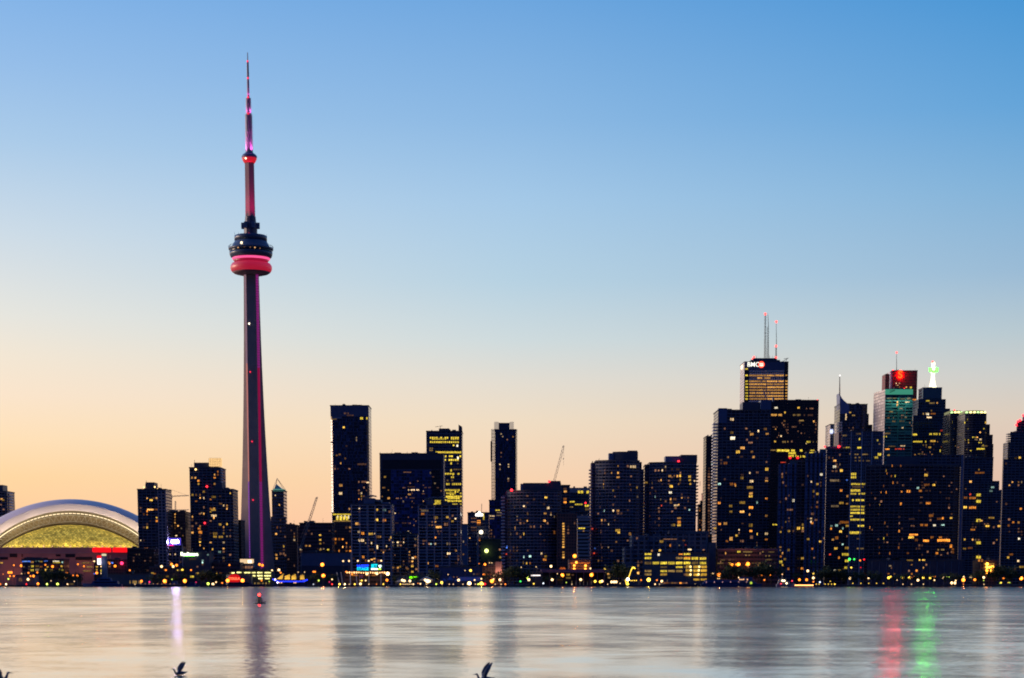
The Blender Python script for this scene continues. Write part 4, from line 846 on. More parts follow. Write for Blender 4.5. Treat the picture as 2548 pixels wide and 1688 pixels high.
# the white stone bank tower
b = office('tall white stone tower with rows of amber floors, white letters and roof masts', 1852.5, 1962, 901.5, 2750, 50, FA['stone'])
b.block('mechanical_band', 1853, 1961.5, 901.5, 921, plain('blue_louvre', (.06, .09, .19), .4), -.4, 3)
b.block('mechanical_floor', 1874, 1932, 891.5, 901.5, NAVY, 8); b.block('mechanical_floor', 1868, 1941, 896, 901.5, NAVY, 6)
b.block('dark_corner', 1852.5, 1864, 921, None, FA['black'], -.3, 2); b.block('dark_corner', 1952.5, 1962, 901.5, None, FA['black'], -.45, 2)  # black facade strip down each front corner
for i, y in enumerate((918.5, 934.5, 941, 949, 956.3, 963.8, 971, 978.4, 985.8, 993)):
    sk = (.45, .03, .1, .04, .04, .06, .12, .06, .04, .03)[i]
    x0, x1 = ((1864, 1950), (1864, 1950), (1884, 1917), (1864, 1950), (1864, 1950), (1864, 1950), (1864, 1950), (1866, 1950), (1864, 1950), (1864, 1950))[i]
    if i == 0: b.row(1864, 1882, y, 3.6, 'A', 2.6); b.row(1916, 1949, y, 3.2, 'A', 2.6, skip=.3)
    else:
        xm = x0 + (x1 - x0) * .5
        b.row(x0, xm - 1, y, 3.5, 'A', 2.6, gap=.3, skip=sk, dy=-.5); b.row(xm + 1, x1, y, 3.5, 'A', 2.6, gap=.3, skip=sk, dy=-.5)
    if i != 2: b.row(1854.5, 1861, y, 4.2, 'Y', 3, dy=-.5); 
    if i not in (0, 2): b.row(1954, 1960, y, 3.8, 'A', 3, dy=-.5)
LW = emit('letters_white', (1, .97, .8), 1.6, 0); LR = emit('roundel_red', (1, .07, .03), 2.2, 0)
p = b.loc(1875.5, 907.8, -1); lettering('BMO', 8.6, LW, b.root, p, 'sign_lettering', .2, .04)
p = b.loc(1894.5, 907.5, -1); rd = MB(); rd.lathe([(4.4, -.3), (4.4, .3)], 24).build('sign_disc', LR, b.root, loc=p).rotation_euler = (R(90), 0, 0)
q = p + Vector((0, -.5, 0)); mbm = MB()
for x in (-1.9, 0, 1.9): mbm.box(x - .5, x + .5, -.2, .2, -.9, 2.0)
mbm.box(-2.7, 2.7, -.2, .2, -2.3, -1.3); mbm.build('sign_emblem', LW, b.root, loc=q)
p = b.loc(1843, 914, 26); MB().box(-.9, .3, -7, 7, -2.5, 2.5).build('side_sign', emit('letters_soft', (1, .75, .5), 2, 0), b.root, loc=Vector((b.X0 - .3, p.y, p.z)))
def lattice(bl, px, y0, y1, w0, name='antenna', dy=12, col_=DARK, full=1.0):
    a, c = bl.loc(px, y0, dy), bl.loc(px, y1, dy); mb = MB(); n = 14
    for sx_, sy_ in ((-1, -1), (1, -1), (1, 1), (-1, 1)): mb.bar((a.x + sx_ * w0, a.y + sy_ * w0, a.z), (c.x + sx_ * w0 * .5, c.y + sy_ * w0 * .5, a.z + (c.z - a.z) * full), .22, 4)
    for i in range(n):
        z0, z1 = a.z + (c.z - a.z) * full * i / n, a.z + (c.z - a.z) * full * (i + 1) / n; w_ = w0 * (1 - .5 * i / n)
        mb.bar((a.x - w_, a.y - w_, z0), (a.x + w_, a.y - w_, z1), .16, 3); mb.bar((a.x + w_, a.y - w_, z0), (a.x - w_, a.y - w_, z1), .16, 3); mb.bar((a.x - w_, a.y - w_, z1), (a.x + w_, a.y - w_, z1), .2, 3)
    if full < 1: mb.bar((a.x, a.y, a.z + (c.z - a.z) * full), c, .5, 5, .25)
    mb.build(name, col_, bl.root)
lattice(b, 1903.7, 892, 782, 1.1); lattice(b, 1910.7, 892, 780, 1.2, full=.7); lattice(b, 1931.5, 897, 801, .7, full=.35)
MB().bar(b.loc(1945, 901, 8), b.loc(1961, 892, 8), .3, 4).bar(b.loc(1956, 901, 8), b.loc(1957, 893, 8), .3, 4).bar(b.loc(1950, 893.5, 8), b.loc(1962, 891.5, 8), .3, 4).build('davit', DARK, b.root)
for px in (1877, 1882, 1915, 1922, 1928): b.mast(px, 892, 884 + px % 3, .2)
for x, y, r in ((1904.3, 781.5, 1.8), (1931.7, 801, 1.7), (1931.2, 861.5, 1.6), (1931, 890, 1.6), (1876, 889, 1.5), (1872, 893, .9)): b.beacon(x, y, r, emit('roof_beacon', (1, .06, .05), 4, 0, False), dy=11)
b = office('square black tower with a bright floor band low on its face', 1916, 2037.5, 997, 2620, 44, FA['black'], inset=6)
b.beacon(2034, 996, 1.0)
for x0, x1, y, h, c, sk in ((1918, 1946, 1033, 6, 'A', .05), (1973, 1992, 1033, 5, 'D', .1), (2000, 2023, 1033.5, 5, 'd', .1), (1892, 1916, 1036, 5, 'o', .1), (2002, 2024, 1017, 4, 'd', .3), (1922, 1938, 1063, 3.5, 'd', .3), (1946, 1965, 1063, 4, 'd', .3), (1970, 1982, 1062.5, 4, 'd', .2), (1946, 1962, 1056, 3, 'd', .2), (1955, 1962, 1070, 3, 'd', .2), (1955, 1962, 1078, 3, 'd', .2), (1946, 1962, 1100, 5, 'D', .1), (1989, 2000, 1047, 4, 'D', 0), (2007, 2017, 1100, 5, 'Y', .1), (2022, 2034, 1100, 4, 'D', .2), (1916, 1930, 1120.5, 3.5, 'D', .1), (1933, 1964, 1121.5, 6.5, 'Y', .12), (1968, 2000, 1121.5, 6, 'Y', .25), (2010, 2030, 1121.5, 5, 'Y', .25), (1962, 1986, 1128, 6, 'Y', .05), (2004, 2024, 1128.5, 6, 'Y', .1), (1962, 1982, 1135, 6, 'Y', .05), (1984, 2026, 1136.5, 5, 'Y', .2)): b.row(x0, x1, y, h, c, 3.2, skip=sk)
for x, y, w_, c in ((1931, 1015, 9, 'W'), (1987, 1015, 6, 'y'), (1953, 1027, 4, 'y'), (1952, 1048, 5, 'w'), (1943.5, 1085.5, 4, 'p'), (1928.5, 1099, 5, 'y'), (1989, 1048, 6, 'd'), (2028, 1076, 3, 'd'), (1970, 1099, 4, 'd'), (2025, 1049, 4, 'w')): b.win(x, y, w_, 5, c)
b.wins(1920, 2032, 1045, 1112, 20, 'dim', 4, 5, 29)
for x in (1966, 1985, 2013, 2018): b.beacon(x, 1139.5, 1.6, emit('sign_red_small', (1, .01, .02), 2.6, 0), dy=-4, name='sign_letter')
b.row(1942, 1956, 1151, 2.5, 'r', 4)
# apartment slab with pale blue bays
b = condo('apartment slab with vertical pale blue bays, lower of the two wings', 1936, 1983, 1157, 1848, 30, FA['condo2'], inset=6)
b.block('stair_head', 1965, 1984, 1146, 1157, plain('stair_head_teal', (.08, .13, .16), .5), 4)
bay = facade('facade_blue_bay', (.04, .085, .2), (.07, .13, .27), 3.0, 2.0, .3, .1, .2, .4)
for x0, x1 in ((1938, 1944), (1949, 1954), (1960, 1965), (1967, 1971), (1977, 1982)): b.block('glazed_bay', x0, x1, 1157 - (x0 - 1936) * .1, None, bay, -1.6, 3)
for x0, x1, y, h, c in ((1944.5, 1948.5, 1180, 6, 'd'), (1944, 1949, 1187, 6, 'w'), (1971.5, 1977, 1246, 8, 'W'), (1958, 1973, 1269, 5, 'd'), (1954, 1957, 1299, 4, 'y'), (1944, 1948, 1313, 6, 'd'), (1940, 1945, 1324, 5, 'y'), (1960, 1966, 1322, 6, 'y'), (1972, 1976, 1322, 6, 'd'), (1959, 1965, 1369, 7, 'y'), (1945, 1949, 1377, 6, 'w'), (1940, 1945, 1385, 6, 'o'), (1950, 1956, 1392, 6, 'y'), (1939, 1947, 1399, 8, 'Y'), (1945, 1950, 1407, 5, 'y'), (1959, 1964, 1416, 7, 'o')): b.row(x0, x1, y, h, c, 3.4, dy=-1.7)
b.wins(1938, 1981, 1165, 1430, 10, 'dim', 7, 8, 30, dy=-1.7)
b = condo('apartment slab with vertical pale blue bays, taller of the two wings', 2004, 2056, 1130, 1840, 30, FA['condo2'], inset=6)
b.block('link', 1983, 2005, 1145, None, FA['condo2'], 10, 14); b.block('stair_head', 2040, 2056, 1118, 1130, plain('stair_head_teal', (.08, .13, .16), .5), 4)
for x0, x1 in ((2005, 2011), (2017, 2022), (2028, 2033), (2038, 2042), (2048, 2054)): b.block('glazed_bay', x0, x1, 1129 - (x0 - 2004) * .12, None, bay, -1.6, 3)
for x0, x1, y, h, c in ((2040, 2047, 1181, 6, 'W'), (2017, 2021, 1199, 5, 'p'), (2031, 2037, 1205, 6, 'y'), (2022, 2027, 1223, 8, 'y'), (2031, 2037, 1229.5, 7, 'y'), (2023, 2027, 1236, 5, 'd'), (2030, 2036, 1262, 6, 'o'), (2017, 2021, 1263, 5, 'd'), (2018, 2026, 1279, 6, 'd'), (2018, 2024, 1302, 6, 'o'), (2027, 2034, 1294, 5, 'd'), (1994, 2000, 1207, 6, 'd'), (1983, 1991, 1315, 8, 'y'), (1995, 2000, 1315, 8, 'y'), (1995, 2000, 1306, 6, 'y'), (1994, 2000, 1322, 6, 'd'), (2008, 2014, 1342, 6, 'y'), (2038, 2044, 1348, 5, 'y'), (2019, 2024, 1366, 5, 'o'), (1993, 2000, 1390, 7, 'y'), (1993, 1999, 1415, 6, 'o'), (2007, 2013, 1421, 5, 'w'), (2037, 2041, 1324, 6, 'd')): b.row(x0, x1, y, h, c, 3.4, dy=-1.7)
b.wins(2006, 2054, 1140, 1425, 10, 'dim', 7, 8, 31, dy=-1.7)
b = condo('dark apartment block with warm rooms right of the blue bayed wings', 2057, 2114, 1118, 1900, 32, FA['condo2'], inset=7)
b.block('roof_storey', 2055, 2090, 1111, 1118, CONC, 4); b.beacon(2052, 1112, .9); b.beacon(2087, 1112, 1.1, dy=-1)
for x0, x1, y, h, c in ((2061, 2065, 1139, 6, 'd'), (2073, 2081, 1147, 6, 'w'), (2072, 2081, 1162, 7, 'W'), (2090, 2097, 1171, 7, 'y'), (2082, 2087, 1162, 6, 'd'), (2065, 2088, 1196, 6, 'p'), (2105, 2110, 1195, 4, 'b'), (2090, 2096, 1221, 6, 'o'), (2106, 2111, 1235, 6, 'w'), (2068, 2087, 1260, 6, 'p'), (2088, 2099, 1252, 6, 'y'), (2090, 2112, 1300, 7, 'o'), (2066, 2072, 1309, 4, 'c'), (2078, 2085, 1308, 7, 'c'), (2104, 2112, 1309, 6, 'y'), (2066, 2070, 1316, 6, 'o'), (2078, 2086, 1339, 9, 'o'), (2088, 2095, 1323, 6, 'y'), (2095, 2099, 1315, 7, 'c'), (2076, 2084, 1365, 6, 'y'), (2102, 2112, 1364, 7, 'y'), (2094, 2099, 1355, 5, 'c'), (2095, 2112, 1380, 7, 'Y'), (2102, 2112, 1396, 7, 'Y'), (2085, 2090, 1388, 7, 'o'), (2101, 2108, 1413, 7, 'Y'), (2063, 2068, 1380, 5, 'r'), (2075, 2080, 1420, 5, 'W'), (2085, 2093, 1420, 5, 'y')): b.row(x0, x1, y, h, c, 4)
b.wins(2059, 2112, 1128, 1420, 14, 'dim', 8, 8, 32)
b = tower('white lit slab end with a blue white sign, left of the sail topped tower', 2066, 2087, 1057, 2700, 40, FA['stone'])
b.block('dark_front', 2074, 2088, 1078, None, FA['black'], -2, 10)
p = b.loc(2069, 1074, -1); MB().box(-2.0, 2.0, -.5, .3, -2.6, 2.6).build('sign_panel', emit('sign_bluewhite', (.6, .66, 1), 1.6, 0), b.root, loc=p)
b = office('tower with a swooping blue sail roof rising to a flagpole mast', 2090, 2158.5, 1007, 2640, 44, FA['glass'])
a = b.loc(2090, 1007); pts = [(2089.5, 978), (2091.5, 985), (2095, 991), (2100, 997), (2106, 1002), (2113, 1007), (2113, 1030), (2090, 1030)]
mb = MB(); lp = [b.loc(x, y, -.5) for x, y in pts]
mb.face([Vector((v.x, v.y, v.z)) for v in reversed(lp)]); mb.face([Vector((v.x, v.y + 26, v.z)) for v in lp])
for i in range(len(lp)): v, u = lp[i], lp[(i + 1) % len(lp)]; mb.face([v, u, u + Vector((0, 26, 0)), v + Vector((0, 26, 0))])
mb.build('sail_roof', plain('sail_blue', (.07, .13, .34), .3), b.root)
b.mast(2089.5, 985, 936, .9, .5, dy=1); b.beacon(2090, 935, .9, emit('mast_lamp', (1, .9, .85), 3, 0, False), dy=1)
b.block('right_shoulder', 2158, 2162, 1030, None, FA['glass'], 2); b.block('right_shoulder', 2161, 2171, 1057, None, FA['glass'], 4); b.block('light_edge', 2087.5, 2096, 1050, None, FA['stone'], -.7, 30)
b.win(2105, 1037.5, 3, 18, 'p'); b.row(2111, 2118, 1027, 4, 'y', 3.4); b.row(2120, 2128, 1034, 3, 'D', 3.4); b.wins(2100, 2155, 1035, 1075, 6, 'dim', 5, 6, 33)
b = office('gridded tower with pale vertical piers and bright yellow floors lower down', 2094, 2198, 1075, 2300, 40, FA['office'])
b.block('left_return', 2087, 2094.5, 1075, None, FA['pink'], 2, 30)
b.fins((2118.5, 2145, 2170, 2197), 1075, None, 2.6, LILAC, 1.0); b.fins([2096 + 4.6 * i for i in range(22) if i not in (5, 10, 16)], 1078, None, .55, LILAC, .4)
b.beacon(2088, 1112, 1.4, dy=-2)
for x0, x1, y, h, c, sk in ((2097, 2117, 1115, 4, 'D', .2), (2104, 2113, 1114.5, 5, 'Y', 0), (2133, 2143, 1114.5, 5, 'Y', 0), (2096, 2115, 1123.5, 3, 'D', .3), (2098, 2116, 1130, 4, 'D', .2), (2126, 2165, 1131, 3.4, 'D', .4), (2126, 2165, 1139, 3.4, 'D', .4), (2126, 2165, 1147, 3.4, 'D', .4), (2184, 2197, 1131, 7, 'Y', .1), (2176, 2185, 1139, 6, 'Y', 0), (2178, 2190, 1105, 4, 'D', .3), (2178, 2185, 1096, 5, 'Y', .4), (2130, 2142, 1080, 4, 'D', .2), (2097, 2107, 1084, 4, 'D', .3), (2133, 2140, 1093, 6, 'Y', .3),
    (2117, 2131, 1180, 7, 'Y', 0), (2117, 2131, 1188, 6, 'Y', 0), (2118, 2156, 1205, 5, 'Y', .08), (2120, 2154, 1212, 3.4, 'D', .1), (2116, 2143, 1221, 7, 'Y', 0), (2116, 2155, 1229, 5, 'Y', .06), (2120, 2150, 1245, 5, 'Y', .35), (2116, 2155, 1261, 5, 'Y', .03), (2116, 2155, 1269, 6, 'Y', .05), (2116, 2155, 1277, 5, 'Y', .06), (2115, 2122, 1285, 4, 'Y', 0), (2116, 2155, 1293.5, 5, 'Y', .08), (2134, 2150, 1309, 5, 'Y', .1), (2114, 2142, 1326, 7, 'Y', 0), (2118, 2145, 1341, 3, 'D', .4), (2114, 2122, 1365, 4, 'D', .2), (2127, 2160, 1365.5, 4, 'D', .2)):
    b.row(x0, x1, y, h, c, 4.6, gap=.12, skip=sk)
b = office('pale sided tower with a green washed glass front under the red crowned one', 2203, 2272, 969, 2560, 46, FA['green'])
A, Bp = b.loc(2203, 969), b.loc(2174.5, 973, 52)
MB().prism([(Bp.x, Bp.y), (A.x - .01, A.y), (A.x - .01, Bp.y)], 0, A.z).build('pale_side', facade('facade_cream_lattice', (.8, .73, .67), (.34, .3, .29), 3.9, 5, .35, .2, .2, .2), b.root)
b.block('crown_band', 2203, 2272, 969, 982, emit('green_band_lit', (.06, .34, .2), .75, 0, False, (.06, .24, .2)), -.5, 4)  # the band's own emission stands in for floodlighting
for px in (2215, 2237, 2260):
    p = b.loc(px, 984, -9); l = lamp('SPOT', 'facade_floodlight', b.root, p, 9000, (.4, 1, .75), spot_size=R(130), spot_blend=.9, shadow_soft_size=1); l.rotation_euler = (b.loc(px, 1040) - p).to_track_quat('-Z', 'Y').to_euler()
MB().bar(b.loc(2214, 977, -.8), b.loc(2227, 972, -.8), .4, 4).bar(b.loc(2214, 973, -.8), b.loc(2226, 970.5, -.8), .3, 4).build('crown_emblem', DARK, b.root)
b.fins((2236,), 983, None, 1.4, plain('green_band', (.06, .24, .2), .4), .8)
for x0, x1, y, h, c in ((2207, 2230, 991.5, 3, 'D'), (2240, 2268, 993, 3, 'D'), (2258, 2265, 992, 5, 'p'), (2231, 2235, 1001, 5, 'w'), (2211, 2217, 1000, 3.6, 'D'), (2252, 2263, 1001, 3, 'p'), (2231, 2235, 1007, 3, 'w'), (2238, 2246, 1017, 3, 'p'), (2213, 2222, 1025, 4, 'D'), (2208, 2213, 1040, 4, 'w'), (2222, 2227, 1040, 4, 'p'), (2251, 2256, 1039, 4, 'p'), (2220, 2228, 1049, 3, 'D'), (2238, 2250, 1048.5, 3, 'D'), (2243, 2248, 1065, 3, 'p'), (2200, 2218, 1079, 4, 'D'), (2198, 2210, 1087, 4, 'Y'), (2210, 2228, 1111, 3.5, 'D'), (2240, 2252, 1110, 3, 'p'), (2202, 2222, 1118, 3.4, 'o'), (2227, 2250, 1117.5, 3.4, 'r'), (2208, 2214, 1133, 4, 'y')): b.row(x0, x1, y, h, c, 3, skip=.12)
b.wins(2206, 2270, 1000, 1130, 14, 'dim', 4, 6, 34)
b = office('red granite tower with a glowing red letter on its slanted crown', 2220.5, 2283, 923.5, 2780, 40, FA['red'])
b.block('rear_wing', 2203, 2217, 931, None, FA['red'], 6, 24); b.block('pale_edge', 2215.5, 2220.5, 924, None, WHITE, .4, 20)
b.mast(2231, 923, 878, .5, .25); b.beacon(2231.3, 877.5, 1.4, emit('roof_beacon', (1, .06, .05), 4, 0, False)); b.beacon(2222, 922, 1.0); b.beacon(2250, 968.5, 1.2, dy=-3)
p = b.loc(2239.5, 933.5); rg = MB(); rg.lathe([(4.6, -.3), (4.6, .3)], 28).build('sign_disc', emit('letter_glow_red', (1, .00015, .00015), 44, 0), b.root, loc=p + Vector((0, -.4, 0))).rotation_euler = (R(90), 0, 0)  # added disc stands in for the red glow around the letter
l = lamp('POINT', 'sign_glow', b.root, p + Vector((0, -7, 0)), 5000, (1, .01, .02), shadow_soft_size=4)
lettering('S', 14, emit('letter_orange', (1, .0045, .0003), 46, 0), b.root, p + Vector((0, -1.3, 0)), 'sign_lettering', .2, .35)
b.wins(2228, 2256, 952, 966, 8, 'pale', 4, 4, 35); b.win(2266.5, 965, 5.5, 6, 'Y'); b.win(2255.5, 964, 4, 3, 'w')
for y in (995, 1003, 1010): b.row(2271, 2280, y, 3.6, 'o', 3)
b.wins(2274, 2281, 1015, 1060, 4, 'orange', 4, 5, 36)
b = office('dark stepped tower carrying a white spire with a green lantern', 2297, 2344, 966, 2680, 30, FA['teal'])
for x0, x1, y, dy in ((2285.5, 2353.5, 993.5, -3), (2283, 2364, 1017, -5), (2272, 2366, 1034, -7), (2266, 2372, 1085, -9)): b.block('setback', x0, x1, y, None, FA['teal'], dy, 34 - dy * 2)
b.block('crown', 2297, 2344, 966, 992, plain('crown_teal', (.06, .13, .16), .4), -.5, 6)
gg = emit('spire_white', (1, .96, .62), 2.3, 0); zz = lambda y: b.loc(2320, y, 12).z
p = b.loc(2320.5, 966, 12); k = M(2692, 950)
sp = MB().lathe([(10 * k, zz(965.5)), (8 * k, zz(960)), (6 * k, zz(952)), (4.6 * k, zz(942)), (4.2 * k, zz(931))], 16).build('spire', gg, b.root, True, loc=(p.x, p.y, 0))
GREEN = emit('lantern_green', (.008, 1, .004), 74, 0)
MB().lathe([(4.4 * k, zz(930)), (6.2 * k, zz(928)), (6.2 * k, zz(924.5)), (4.6 * k, zz(923.5)), (4.6 * k, zz(921)), (6.6 * k, zz(920)), (6.6 * k, zz(916)), (4.4 * k, zz(913))], 16).build('lantern', emit('lantern_core', (.6, 1, .5), 2.5, 0, False), b.root, True, loc=(p.x, p.y, 0))
for dx in (-7.5, 7.5): 
    MB().prism([(-1.2, -.3), (1.2, -.3), (1.7, 0), (-1.7, 0)], -2.4, 2.4, False, False).build('lantern_lamp', GREEN, b.root, loc=(p.x + dx * k, p.y - 4, zz(921.5)))
    MB().box(-2.0, 2.0, -.08, .5, -2.7, 2.7).build('lamp_light_stop', DARK, b.root, loc=(p.x + dx * k, p.y - 4, zz(921.5)))  # added dark backing, keeps the lamp from lighting what is behind
MB().prism([(-1.4, -.3), (1.4, -.3), (1.9, 0), (-1.9, 0)], -1.4, 1.4, False, False).build('lantern_lamp', GREEN, b.root, loc=(p.x, p.y - 4.6, zz(926)))
MB().box(-2.2, 2.2, -.08, .3, -1.6, 1.6).build('lamp_light_stop', DARK, b.root, loc=(p.x, p.y - 4.6, zz(926)))
MB().lathe([(3.6 * k, zz(913)), (4.4 * k, zz(909)), (4.8 * k, zz(904)), (2.6 * k, zz(901))], 16).build('spire_cap', gg, b.root, True, loc=(p.x, p.y, 0))
b.beacon(2320.7, 901, 1.5, emit('roof_beacon', (1, .06, .05), 4, 0, False), dy=8)
for x0, x1, y, h, c, dy in ((2301, 2313, 998, 4, 'Y', -3.2), (2312, 2326, 1003.5, 4, 'D', -3.2), (2288, 2293, 1004, 5, 'y', -3.2), (2330, 2334, 1003, 4, 'w', -3.2), (2316, 2319, 1022, 4, 'y', -5.2), (2304, 2308, 1014, 4, 'd', -3.2), (2296, 2312, 1030, 5, 'D', -5.2), (2305, 2312, 1030.5, 6, 'W', -5.2), (2316, 2328, 1030, 4, 'o', -5.2), (2340, 2345, 1030, 4, 'w', -5.2), (2306, 2318, 1039, 4, 'p', -7.2), (2340, 2364, 1072, 5, 'r', -7.2), (2270, 2280, 1081, 4, 'Y', -7.2), (2272, 2282, 1082, 5, 'Y', -7.2), (2312, 2340, 1080.5, 5, 'Y', -7.2), (2272, 2305, 1099.5, 4.5, 'Y', -9.2), (2315, 2328, 1098, 5, 'y', -9.2), (2310, 2317, 1113.5, 5, 'y', -9.2), (2338, 2350, 1122, 7, 'Y', -9.2), (2296, 2306, 1108, 4, 'D', -9.2), (2360, 2366, 1123, 4, 'p', -9.2), (2284, 2296, 1130, 3, 'D', -9.2)): b.row(x0, x1, y, h, c, 3.4, dy=dy, skip=.1)
b.wins(2270, 2368, 1090, 1135, 20, 'mix', 4.5, 6, 37, dy=-9.2)
b.block('wire_stair', 2258, 2271, 1047, None, facade('facade_bright_lattice', (.6, .5, .38), (.03, .03, .05), 9.0, 4.2, .22, .25, .1, .2), -11, 6)
def cyl(label, x0, x1, ytop, steps, Y, wins_):
    b = Bld('round_tower', label, x0, x1, ytop, Y, 46, FA['slab'], cat='office tower', curve=4)
    for a0, a1, yt in steps: b.block('shoulder', a0, a1, yt, None, FA['slab'], 10, 26)
    n = max(4, int((x1 - x0) / 8)); lampm = emit('crown_lamp', (1, .85, .3), 2.6, 0, False); lg = emit('crown_lamp_green', (.6, 1, .35), 1.7, 0, False)
    p0 = b.loc(x0, ytop); p1 = b.loc(x1, ytop)
    mb = MB(); mb.prism(b.foot(b.X0 * .9, b.X1 * .9, -19, 20, 7), p0.z, p0.z + 4.6, True, False); mb.build('crown', emit('crown_lit', (.75, .8, .3), .22, 0, False), b.root)
    for i in range(n):
        x = x0 + (i + .5) * (x1 - x0) / n; p = b.loc(x, ytop - 3.4); put('crown_lamp', ballmesh(1.7, lg if i % 3 == 0 else lampm), b.root, (p.x, b.front(p.x) + 1.6, p.z))
    for x, xx, y, h, c, sk in wins_: b.row(x, xx, y, h, c, 3.4, skip=sk)
    return b
b = cyl('round fronted tower with crown lights, left and slimmer of two', 2366, 2398, 1030, ((2360, 2367, 1060), (2397, 2401, 1050)), 2560,
    ((2369, 2396, 1045, 3, 'D', .2), (2370, 2398, 1051, 5, 'Y', .1), (2374, 2384, 1067, 4, 'D', .2), (2372, 2392, 1094, 4, 'D', .2), (2376, 2384, 1110, 3, 'D', .1), (2390, 2397, 1126, 5, 'y', 0)))
b.beacon(2375, 1021.5, 1.2, dy=6)
b = cyl('round fronted tower with crown lights, right and wider of two', 2403, 2457, 1030, ((2456, 2463.5, 1056), (2463, 2470.5, 1082), (2470, 2472, 1105)), 2500,
    ((2408, 2414, 1043, 7, 'Y', 0), (2401, 2415, 1051.5, 6, 'Y', 0), (2452, 2457, 1051, 6, 'y', 0), (2409, 2458, 1067, 3.4, 'Y', .12), (2412, 2430, 1069, 4, 'Y', .2), (2437, 2441, 1076, 4, 'w', 0), (2404, 2456, 1077, 3, 'D', .3), (2425, 2432, 1094, 5, 'p', 0), (2437, 2443, 1094, 5, 'p', 0), (2402, 2410, 1094, 4, 'Y', 0), (2443, 2458, 1110, 3, 'D', .2), (2430, 2450, 1117.5, 4, 'Y', .2), (2406, 2410, 1118, 4, 'y', 0), (2384, 2389, 1113, 4, 'd', 0)))
b.wins(2408, 2455, 1085, 1125, 10, 'gold', 5, 6, 39)
# wide curved residential slab and its neighbours
b = condo('very wide dark curved apartment slab speckled with orange rooms', 2160, 2396, 1158, 1835, 44, FA['slab'], curve=12, inset=9)
b.block('roof_storey', 2206, 2290, 1136, 1160, NAVY, 12, 24); b.block('roof_storey', 2288, 2396, 1132, 1160, FA['condo2'], 11.5, 26); b.block('right_pier', 2392, 2398, 1132, None, BLUE, 10.5, 4)
for x0, x1, y, h, c, sk in ((2220, 2229, 1159, 7, 'o', 0), (2240, 2256, 1159, 6, 'o', .1), (2206, 2219, 1171, 8, 'y', 0), (2208, 2217, 1178, 5, 'o', 0), (2231, 2258, 1177, 5, 'o', .2), (2218, 2258, 1185, 6, 'o', .12), (2227, 2238, 1184.5, 6, 'Y', 0), (2300, 2309, 1182.5, 7, 'y', 0), (2200, 2220, 1209, 7, 'o', .1), (2222, 2230, 1201, 7, 'o', 0), (2232, 2238, 1201, 5, 'd', 0), (2245, 2252, 1208, 5, 'd', 0), (2299, 2313, 1206.5, 6, 'o', .1), (2321, 2328, 1207, 5, 'y', 0), (2281, 2287, 1214.5, 6, 'c', 0), (2294, 2301, 1214, 4, 'd', 0), (2172, 2180, 1227, 5, 'o', 0), (2206, 2219, 1225, 7, 'o', .1), (2194, 2199, 1225, 5, 'o', 0), (2242, 2250, 1224, 5, 'o', 0), (2256, 2274, 1223, 7, 'o', 0), (2286, 2294, 1222, 6, 'o', 0), (2302, 2316, 1221.5, 5, 'd', .1), (2290, 2296, 1238, 4, 'd', 0), (2340, 2344, 1225, 5, 'd', 0), (2240, 2250, 1254, 7, 'o', 0), (2304, 2316, 1252.5, 7, 'o', 0), (2168, 2179, 1256, 6, 'o', .1), (2191, 2199, 1255.5, 5, 'y', .1), (2288, 2295, 1252, 5, 'd', 0), (2312, 2323, 1283.5, 7, 'o', 0), (2333, 2345, 1291, 6, 'o', 0), (2346, 2356, 1289.5, 6, 'o', .1), (2368, 2374, 1288.5, 5, 'y', 0), (2203, 2209, 1301, 7, 'o', 0), (2262, 2276, 1292, 4, 'd', .1), (2290, 2312, 1307, 6, 'o', .1), (2323, 2330, 1307.5, 6, 'W', 0), (2333, 2352, 1306.5, 4, 'c', .2), (2266, 2276, 1309, 4, 'd', 0), (2168, 2176, 1312, 7, 'o', 0), (2236, 2248, 1322, 7, 'o', .1), (2242, 2252, 1315, 5, 'd', 0), (2208, 2214, 1331, 7, 'o', 0), (2200, 2208, 1340.5, 7, 'Y', 0), (2258, 2284, 1331, 5, 'o', .2), (2260, 2274, 1337.5, 7, 'y', 0), (2276, 2284, 1344, 7, 'o', 0), (2297, 2312, 1346, 6, 'o', .05), (2316, 2324, 1337.5, 6, 'o', 0), (2334, 2346, 1337.5, 6, 'o', .1), (2334, 2366, 1345, 7, 'o', .06), (2236, 2244, 1354, 6, 'd', 0), (2235, 2242, 1363, 7, 'o', 0), (2190, 2196, 1362.5, 5, 'o', 0), (2368, 2374, 1359, 9, 'o', 0), (2373, 2379, 1367, 6, 'o', 0), (2373, 2379, 1374, 7, 'o', 0), (2334, 2352, 1368, 4, 'D', .1), (2190, 2196, 1377, 6, 'o', 0), (2214, 2224, 1377, 7, 'o', 0), (2256, 2262, 1377, 5, 'o', 0), (2330, 2336, 1377, 6, 'o', 0), (2360, 2364, 1377, 6, 'd', 0)): b.row(x0, x1, y, h, c, 4, skip=sk)
b.wins(2164, 2390, 1165, 1385, 44, 'ddddddd', 7, 7.6, 40)
b = low('dark terraced block with slanting ribs at the foot of the wide slab', 2158, 2398, 1396, 1790, 34, NAVY, inset=7)
b.fins([2170 + 18 * i for i in range(13)], 1397, None, 1.0, BLUE, .6)
b.row(2256, 2284, 1394.5, 4, 'y', 4, skip=.4, dy=-.3); b.row(2286, 2302, 1394, 4, 'y', 4, skip=.4, dy=-.3); b.wins(2200, 2330, 1402, 1432, 9, 'mix', 7, 7, 41); b.win(2215, 1408.5, 7, 4, 'p'); b.win(2280, 1420.5, 7, 6, 'o')
b = condo('dark apartment block filling the gap right of the wide curved slab', 2399, 2472, 1140, 2260, 36, FA['condo2'], inset=9)
b.block('setback', 2440, 2487, 1197, None, FA['condo2'], -2, 24); b.block('setback', 2470, 2497, 1219, None, FA['condo2'], -4, 20)
